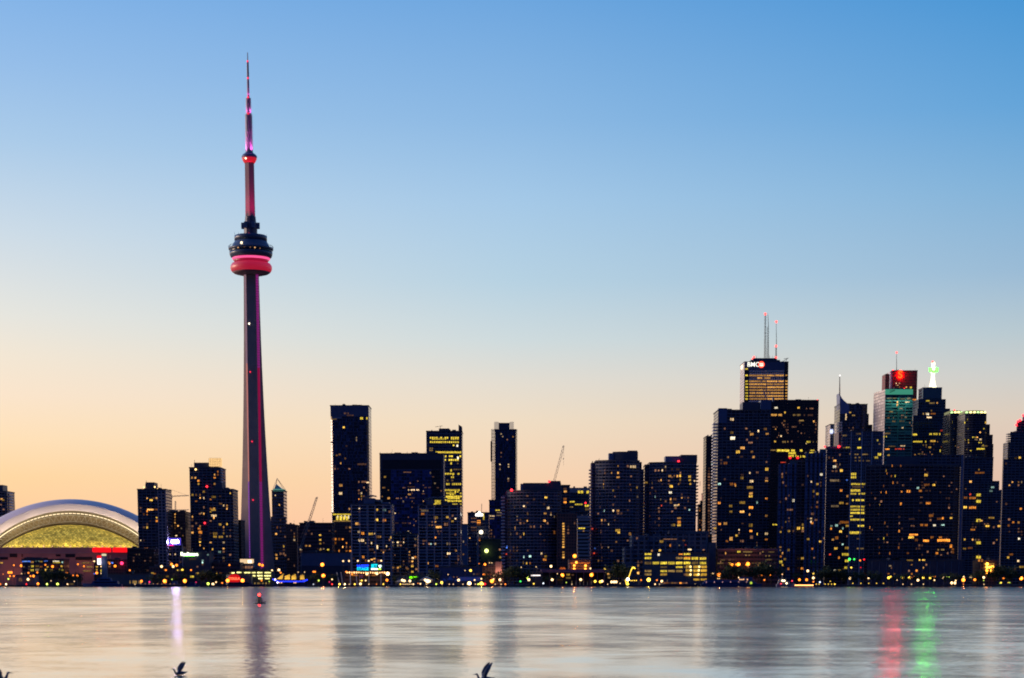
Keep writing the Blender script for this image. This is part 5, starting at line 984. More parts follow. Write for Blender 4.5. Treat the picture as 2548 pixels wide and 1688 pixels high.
for x0, x1, y, h, c in ((2426, 2450, 1177, 5, 'o'), (2434, 2438, 1169, 4, 'y'), (2412, 2418, 1199, 6, 'w'), (2401, 2405, 1217, 4, 'w'), (2412, 2417, 1231, 5, 'r'), (2398, 2407, 1239, 6, 'o'), (2412, 2428, 1239.5, 6, 'o'), (2397, 2406, 1263, 7, 'y'), (2411, 2429, 1263.5, 7, 'o'), (2415, 2426, 1318.5, 5, 'o'), (2398, 2403, 1343, 5, 'y'), (2418, 2423, 1343, 5, 'w'), (2396, 2404, 1366, 5, 'y'), (2408, 2420, 1364, 5, 'o')): b.row(x0, x1, y, h, c, 4)
for y in (1232, 1248, 1295.5, 1351, 1387): b.row(2429.5, 2440.5, y, 8, 'Y', 5, gap=.1, dy=-2.2 if y > 1197 else 0)
for x0, x1, y, c in ((2466, 2474, 1213, 'c'), (2462, 2470, 1222, 'c'), (2460, 2474, 1289, 'y'), (2452, 2462, 1309.5, 'y'), (2482, 2492, 1309.5, 'w'), (2486, 2492, 1298, 'd')): b.row(x0, x1, y, 5, c, 4, dy=-4.2)
b.wins(2402, 2484, 1245, 1395, 16, 'dim', 7, 7.6, 42, dy=-4.2)
b = low('low block ablaze with orange lit window bays', 2440, 2482, 1396, 1800, 30, FA['brick'])
for i, y in enumerate((1404, 1411.7, 1419.2)):
    b.row(2448, 2474, y, 5, 'A', 6, gap=.12)
for x, y, r in ((2456.5, 1403.8, 1.3), (2456.5, 1411.5, 1.3), (2463, 1412, 1.1), (2469.3, 1411.5, 1.5), (2456, 1419, 1.3), (2469.5, 1419.7, 2.1), (2469.8, 1427, 1.6), (2455.5, 1426.5, .9)): b.beacon(x, y, r, emit('bay_lamp', (1, .34, .03), 9, 0), dy=-.9, name='bay_lamp')
b.win(2436, 1395, 5, 6, 'o'); b.win(2443.5, 1395, 5, 6, 'o')
b = condo('apartment tower cut by the right frame edge, red lights on its crown', 2515, 2580, 1077, 2050, 40, FA['condo2'], inset=10)
b.block('step', 2530, 2580, 1047, 1077, FA['condo2'], 2, 30); b.block('step', 2545, 2580, 1036, 1047, LILAC, 4, 24); b.block('step', 2509, 2516, 1100, None, FA['condo2'], 4, 26)
b.balc(2513, 1080, 1138, 5.6, 9, CONC, 9)
for x, y in ((2533, 1049), (2538, 1046), (2546, 1034), (2529, 1058)): b.beacon(x, y, 1.3, dy=0)
b.block('podium_tower', 2497, 2580, 1143, None, FA['condo2'], -8, 20)
for x, y, c in ((2537.5, 1139, 'y'), (2540, 1266.5, 'o'), (2536, 1341, 'W'), (2510, 1308, 'o'), (2511, 1293, 'd'), (2521.5, 1300, 'o'), (2487, 1309.5, 'y'), (2513, 1380, 'o'), (2518, 1380, 'o'), (2508.5, 1387.5, 'y'), (2534, 1396, 'p'), (2539, 1411, 'y'), (2545, 1411, 'y')): b.win(x, y, 5.5, 5.5, c, -8.2)
b.wins(2500, 2546, 1150, 1420, 14, 'dim', 7, 7.6, 43, dy=-8.2)
b.fins((2532, 2536.5), 1150, None, 1.0, BLUE, .8)
# ------------------------------------------------------------------ cranes
CR = plain('crane_steel', (.32, .28, .27), .6)
def crane(label, px, base, Y, parts):
    r = thing('construction_crane', label, 'crane', (P(px, base, Y).x, Y, GZ), 'cranes over the roofs'); o = r.location
    for name, segs, wd in parts:
        mb = MB()
        for x0, y0, x1, y1 in segs:
            a, b_ = P(x0, y0, Y) - o, P(x1, y1, Y) - o; n = max(3, int((b_ - a).length / (wd * 2.2))); d_ = (b_ - a).normalized(); u = Vector((d_.z, 0, -d_.x)) * wd; w_ = Vector((0, wd, 0))
            if wd < .3: mb.bar(a, b_, wd, 4); continue
            for s1, s2 in ((1, 1), (1, -1), (-1, 1), (-1, -1)): mb.bar(a + u * s1 + w_ * s2, b_ + u * s1 * .8 + w_ * s2 * .8, .17, 3)
            for i in range(n):
                s = 1 if i % 2 else -1; p, q = a + (b_ - a) * (i / n), a + (b_ - a) * ((i + 1) / n)
                mb.bar(p + u * s - w_, q - u * s - w_, .11, 3); mb.bar(p + u * s + w_, q - u * s + w_, .11, 3)
        mb.build(name, CR, r)
    return r
crane('small tower crane with a level jib above the unfinished tower', 427, 1440, 1990, (('mast', [(427, 1440, 426, 1232)], .8), ('jib', [(412, 1236, 470, 1233.5)], .45), ('apex', [(426, 1232, 423, 1218)], .4), ('stay', [(423, 1218, 466, 1233), (423, 1218, 412, 1236)], .1), ('cab', [(425, 1237, 428, 1241)], .9)))
crane('short crane mast poking up behind the unfinished tower', 437, 1440, 2010, (('mast', [(437, 1440, 436.5, 1247)], .6), ('jib', [(430, 1270, 470, 1269)], .35)))
crane('leaning crane whose boom rises left of the tall slab tower', 744, 1440, 1900, (('mast', [(744.5, 1440, 746, 1355)], 1.9), ('boom', [(748, 1366, 788, 1239)], .95), ('stay', [(748, 1340, 788, 1239)], .1), ('boom_head', [(786.5, 1240, 791, 1237.5)], .5)))
crane('leaning crane boom rising behind the curved balcony tower', 1378, 1440, 2000, (('mast', [(1373, 1440, 1374, 1215)], 1.2), ('boom', [(1375, 1212, 1402, 1112)], .95), ('boom_head', [(1400, 1112, 1404, 1110)], .5), ('hoist_rope', [(1403, 1111, 1402, 1158)], .09), ('hook', [(1402, 1141, 1402, 1143)], .6)))
# ------------------------------------------------------------------ low buildings along the quay
b = low('flat roofed block with blue lit top storey in front of the stadium drum', 54, 158, 1393, 1880, 24, FA['brownoff'])
for x0, x1, y, h, c in ((55, 76, 1397.5, 4, 'b'), (60, 68, 1397.5, 3, 'c'), (76, 84, 1399, 5, 'w'), (81, 84, 1396, 5, 'W'), (88, 98, 1397, 4, 'c'), (98, 106, 1398, 4, 'y'), (109, 119, 1396.5, 4, 'b'), (128, 148, 1397, 3.6, 'W'), (128, 150, 1400.5, 3, 'Y'), (153, 157, 1399.5, 5, 'c')): b.row(x0, x1, y, h, c, 3.6, skip=.1)
b.block('top_storey', 54, 157, 1394, 1394.4, ROOF, -.2, 20)
for x0, x1, y, h, c in ((77, 84, 1409.5, 6, 'Y'), (88, 97, 1409, 5, 'y'), (99, 106, 1410.5, 4, 'o'), (116, 121, 1411, 4, 'y'), (151, 156, 1409.5, 5, 'y'), (58, 62, 1411, 4, 'p'), (70, 74, 1410.5, 3, 'p'), (76, 84, 1419.5, 6, 'Y'), (88, 98, 1418.5, 6, 'p'), (99, 102, 1420, 4, 'd'), (112, 118, 1418.5, 6, 'y'), (124, 132, 1419, 6, 'y'), (147, 158, 1419, 6, 'Y'), (70, 74, 1417, 4, 'd'), (60, 64, 1427, 3, 'd')): b.row(x0, x1, y, h, c, 3)
b = low('low shed with pinkish lit wall at the left end of the quay', 40, 84, 1434, 1760, 18, plain('pink_render', (.4, .24, .22), .8))
b.row(46, 56, 1443, 11, 'd', 5); b.row(62, 78, 1444, 8, 'd', 5)
b = low('dark wharf shed between the lit block and the blue pylon', 100, 190, 1436, 1790, 20, plain('dark_green_wall', (.05, .07, .06), .7))
b.row(172, 184, 1454, 5, 'D', 4, dy=-2); b.win(131, 1433.5, 4, 3, 'w')
b = low('dark block with a teal roof hall behind the blue pylon', 316, 382, 1366.5, 1830, 24, FA['black'])
b.wins(322, 378, 1376, 1424, 8, 'dim', 7, 7, 51)
b = low('teal sided quay hall right of the motor yacht', 262, 370, 1430, 1735, 18, plain('teal_wall', (.05, .11, .16), .5))
b.row(322, 352, 1449, 9, 'D', 4, skip=.35)
b = low('small shop block with violet sign left of the blue pylon', 233, 316, 1394, 1880, 20, FA['brick'])
for x0, x1, y, h, c in ((238, 244, 1411, 4, 'y'), (239, 243, 1418, 5, 'y'), (246, 253, 1420, 6, 'Y'), (268, 274, 1400, 5, 'o'), (270, 276, 1410, 5, 'd'), (276, 282, 1401, 5, 'b'), (233, 238, 1428, 3, 'b')): b.row(x0, x1, y, h, c, 3)
b.beacon(303, 1402, 1.5, emit('lamp_pinkred', (1, .03, .12), 4, 0), dy=-2, name='wall_lamp')
r = thing('harbour_pylon', 'blue square waterfront pylon with a pale lit cap', 'tower', (P(260.5, 1440, 1715).x, 1715, GZ)); k = M(1715)
zt = P(260, 1384, 1715).z - GZ
MB().box(-6.2 * k, 6.2 * k, -2, 2.6, 0, zt).build('shaft', plain('pylon_blue', (.06, .13, .26), .4), r)
MB().lathe([(4 * k, zt), (6 * k, zt + .6), (6 * k, zt + 1.4), (4 * k, zt + 2)], 16, 0, 0).build('lit_cap', emit('cap_pale', (1, .85, .5), .8, 0, False), r)
r = thing('pylon_sign', 'tall white lit sign with a red square top beside the blue pylon', 'sign', (P(248, 1440, 1708).x, 1708, GZ)); k = M(1708)
za, zb, zc = (P(248, y, 1708).z - GZ for y in (1405, 1390, 1383))
MB().box(-1.0, 1.0, -.2, .3, 0, za).build('post', DARK, r)
MB().box(-4.2 * k, 4.2 * k, -.6, .6, za, zb).build('white_panel', emit('sign_whiteviolet', (1, .86, 1), 2.6, 0), r)
MB().box(-5 * k, 5 * k, -.62, .62, zb + .05, zc).build('red_panel', emit('sign_red', (1, .004, .006), 1.6, 0, True), r)
b = low('dark hotel block with a green edged white roof sign', 455, 521, 1377, 1800, 24, NAVY)
p = b.loc(471, 1379.5, -1.2); lettering('Radisson', 4.6, emit('letters_greenwhite', (.85, 1, .6), 4, 0), b.root, p, 'sign_lettering', .15, .08)
p = b.loc(472, 1383.6, -1.0); MB().box(-4.6, 4.6, -.2, .2, -.35, .35).build('sign_underline', emit('sign_green', (.12, 1, .02), 2.2, 0), b.root, loc=p)
b.row(471, 488, 1391.5, 3, 'd', 3); b.row(471, 474, 1394, 4, 'd', 3)
for x, y, w_, c in ((504.5, 1395, 5, 'c'), (504, 1400, 3, 'c'), (504, 1405, 3, 'd'), (517.5, 1381, 5, 'c'), (491.5, 1427, 9, 'y'), (491, 1410.5, 5, 'd')): b.win(x, y, w_, 4.5, c)
b.row(473, 483, 1435.5, 6, 'Y', 5); b.mast(459, 1377, 1364, .3); b.fins((453.5,), 1353, None, 2, plain('lit_post', (.5, .45, .45), .6), 1)
b = low('row of dark shops behind the lamps below the paired apartment towers', 372, 454, 1412, 1790, 18, FA['brick'])
for x0, x1, y, h, c in ((376, 383, 1427, 5, 'y'), (383, 388, 1428, 4, 'o'), (412, 420, 1434.5, 5, 'y'), (431, 436, 1428, 4, 'd'), (438, 447, 1419.5, 5, 'D'), (450, 457, 1418.5, 5, 'Y'), (408, 417, 1418.5, 4, 'o'), (378, 383, 1435, 3, 'd')): b.row(x0, x1, y, h, c, 3)
b = low('dark brown block with a lit pale sign box left under the needle', 521, 598, 1402, 1812, 20, FA['brownoff'])
for x, y, w_, c in ((539, 1426.5, 4, 'y'), (549, 1426.5, 6, 'o'), (530, 1412, 4, 'd'), (575, 1426.5, 10, 'D')): b.win(x, y, w_, 4, c)
b = low('concrete entrance block with a bright cream sign box at the foot of the needle', 597, 631, 1403, 1840, 14, CONC)
p = b.loc(597.5, 1402.5); q = b.loc(630, 1391.5); MB().box(p.x, q.x, p.y - .8, p.y + 4, p.z, q.z).build('sign_box', emit('sign_cream', (1, .68, .38), .9, .0), b.root)
MB().box(p.x + 7.5, p.x + 11, p.y - 1.2, p.y - .6, p.z + .4, q.z - 1).build('sign_highlight', emit('sign_cream_hot', (1, .85, .6), 2.4, 0), b.root)
b.row(599, 630, 1412, 7, 'd', 8); b.fins((608,), 1404, None, 3, DARK, .5)
b = low('bright yellow lit pavilion with three glowing storeys under the needle', 590, 676, 1421, 1770, 16, plain('dark_green_wall', (.05, .07, .06), .7))
hot = emit('pavilion_light', (1, .9, .3), 2.2, .25, False)
for x0, x1, y in ((576, 584, 1426), (589, 601, 1425), (608, 623, 1425.5), (626, 636, 1425.5), (640, 653, 1425.5), (658, 674, 1425.5), (627, 636, 1433), (640, 653, 1433), (658, 674, 1433), (643, 653, 1440), (659, 671, 1440)): b.row(x0, x1, y, 3.6, hot, 6, gap=.05, dy=-.6)
b.row(620, 680, 1452, 5, 'D', 4, dy=-8, skip=.4)
b = Bld('domed_pavilion', 'dark round fronted pavilion with a red glowing name sign between two amber lamps', 560, 622, 1432, 1712, 18, NAVY, cat='building', curve=6)
p = b.loc(583, 1434); MB().prism([(-23 * .36, -6), (23 * .36, -6), (23 * .36, 6), (-23 * .36, 6)], p.z - 3, p.z - .5, True, True, [(-17 * .36, -4), (17 * .36, -4), (17 * .36, 4), (-17 * .36, 4)]).build('domed_roof', DARK, b.root, loc=(p.x, 0, 0))
p = b.loc(583.5, 1440.5); 
mb = MB(); mb.lathe([(5.6, -.3), (5.6, .3)], 24); o = mb.build('sign_panel', emit('sign_red_glow', (1, .006, .008), .6, 0), b.root, loc=(p.x, p.y - .6, p.z)); o.rotation_euler = (R(90), 0, 0); o.scale = (1, .72, 1)
lettering('TOULA', 3.0, emit('letter_red', (1, .12, .05), 3.0, 0), b.root, (p.x, p.y - 1.4, p.z), 'sign_lettering', .12, .08)
# concert stage with its two line sign
b = low('open concert stage pavilion under a big blue and cyan two line sign', 858, 962, 1424, 1735, 20, FA['brownoff'])
sb, scn, sgw = emit('sign_blue', (.01, .05, 1), 2.6, 0), emit('sign_cyan', (0, .75, .9), 1.5, 0), emit('sign_mint', (.85, 1, .6), 1.8, 0)
p = b.loc(903, 1410.5, -3); lettering('WEST', 4.1, sb, b.root, p, 'sign_lettering', .15, .16)
p = b.loc(931.5, 1409, -3); lettering('JET', 4.2, scn, b.root, p, 'sign_lettering', .15, .16)
p = b.loc(903, 1416.3, -3); lettering('STAGE', 3.6, scn, b.root, p, 'sign_lettering', .15, .14)
p = b.loc(945.5, 1409.5, -3); MB().face([(-1.4, 0, .4), (0, 0, -1.7), (1.4, 0, .4), (.7, 0, 1.3), (0, 0, .7), (-.7, 0, 1.3)]).face([(-.7, .3, 1.3), (0, .3, .7), (.7, .3, 1.3), (1.4, .3, .4), (0, .3, -1.7), (-1.4, .3, .4)]).build('sign_heart', emit('sign_icewhite', (.7, 1, .95), 3, 0), b.root, loc=p)
a, c = b.loc(923.5, 1418.2, -3), b.loc(940, 1414.6, -3); MB().box(a.x, c.x, a.y, a.y + .4, a.z, c.z).build('sign_plate', emit('sign_ivory', (1, 1, .85), 2.4, 0), b.root)
a, c = b.loc(940.3, 1418.2, -3), b.loc(948, 1414.6, -3); MB().box(a.x, c.x, a.y, a.y + .4, a.z, c.z).build('sign_plate', emit('sign_lime', (.55, 1, .03), 1.6, 0), b.root)
a, c = b.loc(887, 1420.5, -2.6), b.loc(952, 1405.5, -2.6); MB().box(a.x, c.x, a.y, a.y + .3, a.z, c.z).build('sign_backing', plain('sign_backing', (.02, .05, .12), .5), b.root)
a, c = b.loc(858, 1424, -6), b.loc(962, 1422.5, -6); MB().box(a.x, c.x, a.y, a.y + 6, a.z, c.z).build('canopy', plain('canopy_warm', (.45, .35, .25), .7), b.root)
rnd = random.Random(8)
for i in range(17): b.beacon(864 + i * 5.8, 1425.5 + rnd.uniform(-.8, 1.4), rnd.choice((.5, .6, .8)), emit('canopy_bulb', (1, .5, .18), 3, 0, True), dy=-6.5, name='canopy_bulb')
for x0, x1, y, h, c in ((870, 940, 1432, 4, 'o'), (895, 903, 1445.5, 4, 'y'), (906, 911, 1445, 3, 'w'), (872, 880, 1440, 5, 'd'), (950, 962, 1427, 6, 'd')): b.row(x0, x1, y, h, c, 5, skip=.25)
for k_, px in enumerate((845, 853, 872, 889, 918, 948)):
    r = thing('canopy_mast', f'white {("slanted", "slanted", "upright", "slanted", "upright", "upright")[k_]} mast before the concert stage, {("leftmost", "second from left", "third from left", "fourth from left", "fifth from left", "rightmost")[k_]} of six', 'mast', (P(px, 1452, 1712).x, 1712, GZ), 'white masts before the concert stage')
    zt = P(px, 1424, 1712).z - GZ; lean_ = (-2.4, -1.6, 0, -1.2, 0, 0)[k_]
    MB().bar((0, 0, 0), (lean_, 0, zt), .5 if k_ < 4 else .3, 6, .3).build('mast_pole', WHITE, r)
r = thing('flag', 'red and white maple leaf flag hanging under the stage sign', 'flag', (P(900, 1452, 1716).x, 1716, GZ))
zf0, zf1 = P(900, 1438.5, 1716).z - GZ, P(900, 1430, 1716).z - GZ; hw = 4.6 * M(1716)
MB().bar((-hw - .2, 0, 0), (-hw - .2, 0, zf1 + .5), .14, 5).build('flag_pole', WHITE, r)
redc = plain('flag_red', (.55, .02, .02), .8); redg = emit('flag_red_lit', (.6, .02, .02), .12, 0, False, (.5, .02, .02))  # lit red is cloth with a faint glow added
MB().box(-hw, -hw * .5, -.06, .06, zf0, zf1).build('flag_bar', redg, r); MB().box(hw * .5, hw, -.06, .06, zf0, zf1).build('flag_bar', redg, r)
MB().box(-hw * .5 + .01, hw * .5 - .01, -.05, .05, zf0, zf1).build('flag_field', WHITE, r)
zm = (zf0 + zf1) / 2; lf = [(0, 1), (.18, .6), (.4, .72), (.34, .3), (.7, .4), (.55, .05), (.8, -.1), (.35, -.45), (.1, -.5), (.1, -.95), (-.1, -.95), (-.1, -.5), (-.35, -.45), (-.8, -.1), (-.55, .05), (-.7, .4), (-.34, .3), (-.4, .72), (-.18, .6)]
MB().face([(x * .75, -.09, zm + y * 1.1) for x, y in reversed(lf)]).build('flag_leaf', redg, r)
b = low('low blue pavilion with a bright green sign', 985, 1064, 1434, 1730, 16, plain('pavilion_blue', (.05, .09, .17), .5))
p = b.loc(1028.5, 1437.2, -.8); k = M(1730); mb = MB()
for i in range(6): mb.box((-10 + i * 3.4) * k, (-10 + i * 3.4 + 3.1) * k, -.3, .2, -2.3 * k, 2.3 * k)
mb.build('sign_panel', emit('sign_lime_hot', (.2, 1, 0), 2.2, 0), b.root, loc=p)
b = low('long flat blue roofed terminal shed behind the quayside tents', 1093, 1240, 1412, 1775, 18, plain('terminal_blue', (.04, .08, .2), .5))
b.wins(1100, 1200, 1418, 1440, 4, 'dim', 8, 7, 55)
b = low('two storey brick pub with orange lit balcony and pink gable panel', 1200, 1252, 1408, 1755, 16, FA['brick'])
a, c = b.loc(1233, 1429, -.6), b.loc(1249, 1398, -.6); MB().box(a.x, c.x, a.y, a.y + 5, a.z, c.z).build('gable_panel', plain('pink_render', (.4, .24, .22), .8), b.root)
b.row(1203, 1228, 1430, 3, gar, 6); b.row(1222, 1234, 1444, 12, gar, 4); b.row(1206, 1232, 1417, 2.4, 'd', 6)
gl = lamp('POINT', 'gable_lamp', b.root, b.loc(1241, 1431, -5), 4000, (1, .5, .3), shadow_soft_size=.3)
def tent(i, px, wd, ytop, mat, label):
    Y = 1700; k = M(Y); r = thing('tent', label, 'tent', (P(px, 1452, Y).x, Y, GZ), 'quayside tents and awnings')
    zt = P(px, ytop, Y).z - GZ; h = wd * k / 2; ze = zt * .58
    MB().prism([(-h, -h), (h, -h), (h, h), (-h, h)], ze, zt, True, True, [(-.1, -.1), (.1, -.1), (.1, .1), (-.1, .1)]).prism([(-h, -h), (h, -h), (h, h), (-h, h)], ze - .5, ze - .01, False, False).build('canopy', mat, r)
    for sx_ in (-1, 1):
        for sy_ in (-1, 1): MB().bar((sx_ * h * .95, sy_ * h * .95, 0), (sx_ * h * .95, sy_ * h * .95, ze), .1, 4).build('pole', DARK, r)
TB, TW, TY = plain('canvas_blue', (.04, .1, .32), .8), plain('canvas_grey', (.3, .3, .34), .8), plain('canvas_cream', (.5, .42, .3), .8)
tent(0, 1062, 34, 1434, TY, 'wide cream awning right of the green sign'); tent(1, 1105, 13, 1439, TB, 'small blue tent, leftmost of three blue peaks'); tent(2, 1120, 15, 1434, TB, 'tallest blue peaked tent of three, in their middle'); tent(3, 1136, 13, 1440, TB, 'low blue peaked tent, rightmost of three')
tent(4, 1000, 30, 1441, TY, 'cream awning with hanging bulbs under the green sign')
r = thing('terrace_cafe', 'long blue awning terrace with multicoloured panels along its front', 'cafe', (P(1170, 1452, 1692).x, 1692, GZ)); k = M(1692)
za, zb = P(1170, 1446, 1692).z - GZ, P(1170, 1436, 1692).z - GZ
MB().prism([(-32 * k, -3), (32 * k, -3), (32 * k, 5), (-32 * k, 5)], za, zb, True, True, [(-26 * k, 1), (26 * k, 1), (26 * k, 5), (-26 * k, 5)]).build('awning', TB, r)
for i in range(10):
    x = (-24 + i * 5.2) * k; MB().box(x, x + 3.2 * k, -.15, .1, 0, 4.4 * k).build('panel', WIN['owrdowdoro'[i]], r, loc=(0, -1.2, za + .9)).rotation_euler = (R(-35), 0, 0)
for i in range(9): MB().bar(((-31 + i * 7.7) * k, -2.8, 0), ((-31 + i * 7.7) * k, -2.8, za), .12, 4).build('pole', DARK, r)
# long purplish colonnade and the big terminal
b = low('low colonnaded pavilion with a purple grey roof before the round fronted towers', 1348, 1526, 1418, 1755, 20, plain('colonnade_back', (.03, .03, .045), .7), roof=False)
a, c = b.loc(1346, 1425, -6), b.loc(1528, 1417, -6); MB().box(a.x, c.x, a.y, a.y + 26, a.z, c.z).build('roof', plain('roof_purple', (.2, .13, .22), .7), b.root)
b.fins((1367, 1384, 1434, 1452, 1468, 1486, 1503), 1425, None, 1.5, plain('roof_purple', (.2, .13, .22), .7), 5)
for x0, x1, y, h, c in ((1409, 1418, 1430, 5, 'y'), (1408, 1420, 1438.5, 5, 'D'), (1422, 1428, 1431, 4, 'd'), (1511, 1518, 1429, 6, 'w'), (1512, 1518, 1438, 5, 'D'), (1386, 1400, 1443, 3, 'o')): b.row(x0, x1, y, h, c, 3)
b = low('dark quay kiosk with a long white lit fascia', 1316, 1350, 1426, 1735, 14, NAVY)
b.row(1321, 1344.5, 1432.3, 3.4, emit('fascia_white', (1, .85, .8), 1.8, 0, False), 6, gap=.02)
b = Bld('warehouse_terminal', 'big stepped blue warehouse terminal with rows of yellow lit windows', 1600, 1764, 1377, 1800, 40, plain('terminal_wall', (.05, .09, .14), .5), cat='building')
tw = MATS['terminal_wall']
b.block('upper_storeys', 1610, 1762, 1329, 1377, facade('facade_terminal', (.02, .04, .07), (.08, .13, .19), 4.0, 5.5, .35, .3, .2), 6, 30); b.block('west_wing', 1572, 1612, 1332, None, facade('facade_terminal', (.02, .04, .07), (.08, .13, .19), 4.0, 5.5, .35, .3, .2), 3, 34); b.block('west_wing', 1553, 1574, 1362, None, facade('facade_terminal', (.02, .04, .07), (.08, .13, .19), 4.0, 5.5, .35, .3, .2), 2, 34); b.block('roof_storey', 1665, 1708, 1322, 1329, NAVY, 8, 20); b.block('east_tower', 1763, 1782, 1350, None, tw, 4, 30); b.block('east_upper', 1708, 1764, 1322, 1331, tw, 7, 26)
cols = [1608.5, 1628, 1647.5, 1666.5, 1686, 1705.5, 1725, 1745]; tw_ = 16.5
lit = {1379: '......WW'[:8], }
grid = [(1378.5, 'Y' + '.' * 4 + 'Y..', 7), (1389, 'Y...DoYDY'[:8], 6), (1390.5, '.....YYY', 6), (1401.5, 'DYYYYYDY', 7.5), (1411.5, '..D.YD..'[:8], 5), (1421.5, 'D.YDD...', 6), (1430, 'D.y..d..', 6)]
for y, s_, h in grid:
    for cx, ch in zip(cols, s_):
        if ch != '.': b.row(cx - tw_ / 2 + 4, cx + tw_ / 2 + 4, y, h, ch, 4.1, gap=.14, seed=int(cx))
gold = emit('lobby_gold', (1, .55, .05), .75, .35, False)
for cx in (1714, 1733.5, 1751.5):
    for y in (1411, 1420.5, 1430.5): b.row(cx - 8, cx + 7, y, 7.5, gold, 3.8, gap=.12)
    if cx > 1720: b.row(cx - 8, cx + 7, 1442.5, 6, gold, 3.8, gap=.12)
for x, y in ((1718, 1410.5), (1740, 1410.5), (1719, 1419.5), (1739, 1419.5), (1718, 1430), (1738, 1429.5)): b.beacon(x, y, 1.0, emit('lobby_lamp', (1, .7, .25), 2.4, 0, False), dy=-.7, name='lobby_lamp')
for x, y, w_, h, c, dy in ((1646, 1348, 10, 7, 'y', 5.8), (1668, 1357.5, 4, 7, 'o', 5.8), (1667, 1342, 38, 2.6, 'd', 5.8), (1701, 1345.5, 7, 3, 'o', 5.8), (1690, 1357.5, 3, 3, 'p', 5.8), (1706, 1356.5, 3, 4, 'r', 5.8), (1585, 1340, 5, 6, 'd', 2.8), (1639, 1380.5, 6, 6, 'W', -.1), (1694, 1379.5, 11, 3.5, 'o', -.1), (1642, 1370, 6, 5, 'y', 5.8), (1716, 1368, 10, 4, 'p', 5.8), (1751, 1368.5, 5, 3, 'd', 5.8), (1622, 1371, 4, 5, 'w', 5.8)): b.win(x, y, w_, h, c, dy)
b.wins(1576, 1608, 1385, 1440, 6, 'dim', 8, 9, 56, dy=2.8)
b = low('long brown office block with dim rows of windows behind the long ferry', 1786, 1936, 1367, 1800, 30, FA['brownoff'])
b.block('cornice', 1786, 1936, 1366.5, 1369, plain('cornice_mauve', (.24, .15, .22), .7), -.6, 3)
for x0, x1, y, h, c, sk in ((1834, 1843, 1373.5, 5, 'Y', 0), (1849, 1872, 1373.5, 4, 'D', .3), (1890, 1900, 1373.5, 3, 'D', .3), (1912, 1934, 1374, 3, 'D', .4), (1850, 1866, 1382, 3, 'D', .1), (1904, 1916, 1383.5, 3, 'D', .2), (1792, 1804, 1394, 3, 'D', .2), (1812, 1826, 1393.5, 3, 'd', .3), (1905, 1918, 1393, 4, 'D', .2), (1784, 1800, 1402, 4, 'D', .3), (1812, 1819, 1402.5, 5, 'y', 0), (1864, 1894, 1402, 4.5, 'D', .25), (1918, 1936, 1366, 4, 'y', .3), (1918, 1930, 1393, 3, 'D', .2)): b.row(x0, x1, y, h, c, 3.6, skip=sk)
b.wins(1790, 1932, 1372, 1425, 14, 'dim', 6, 9, 57)

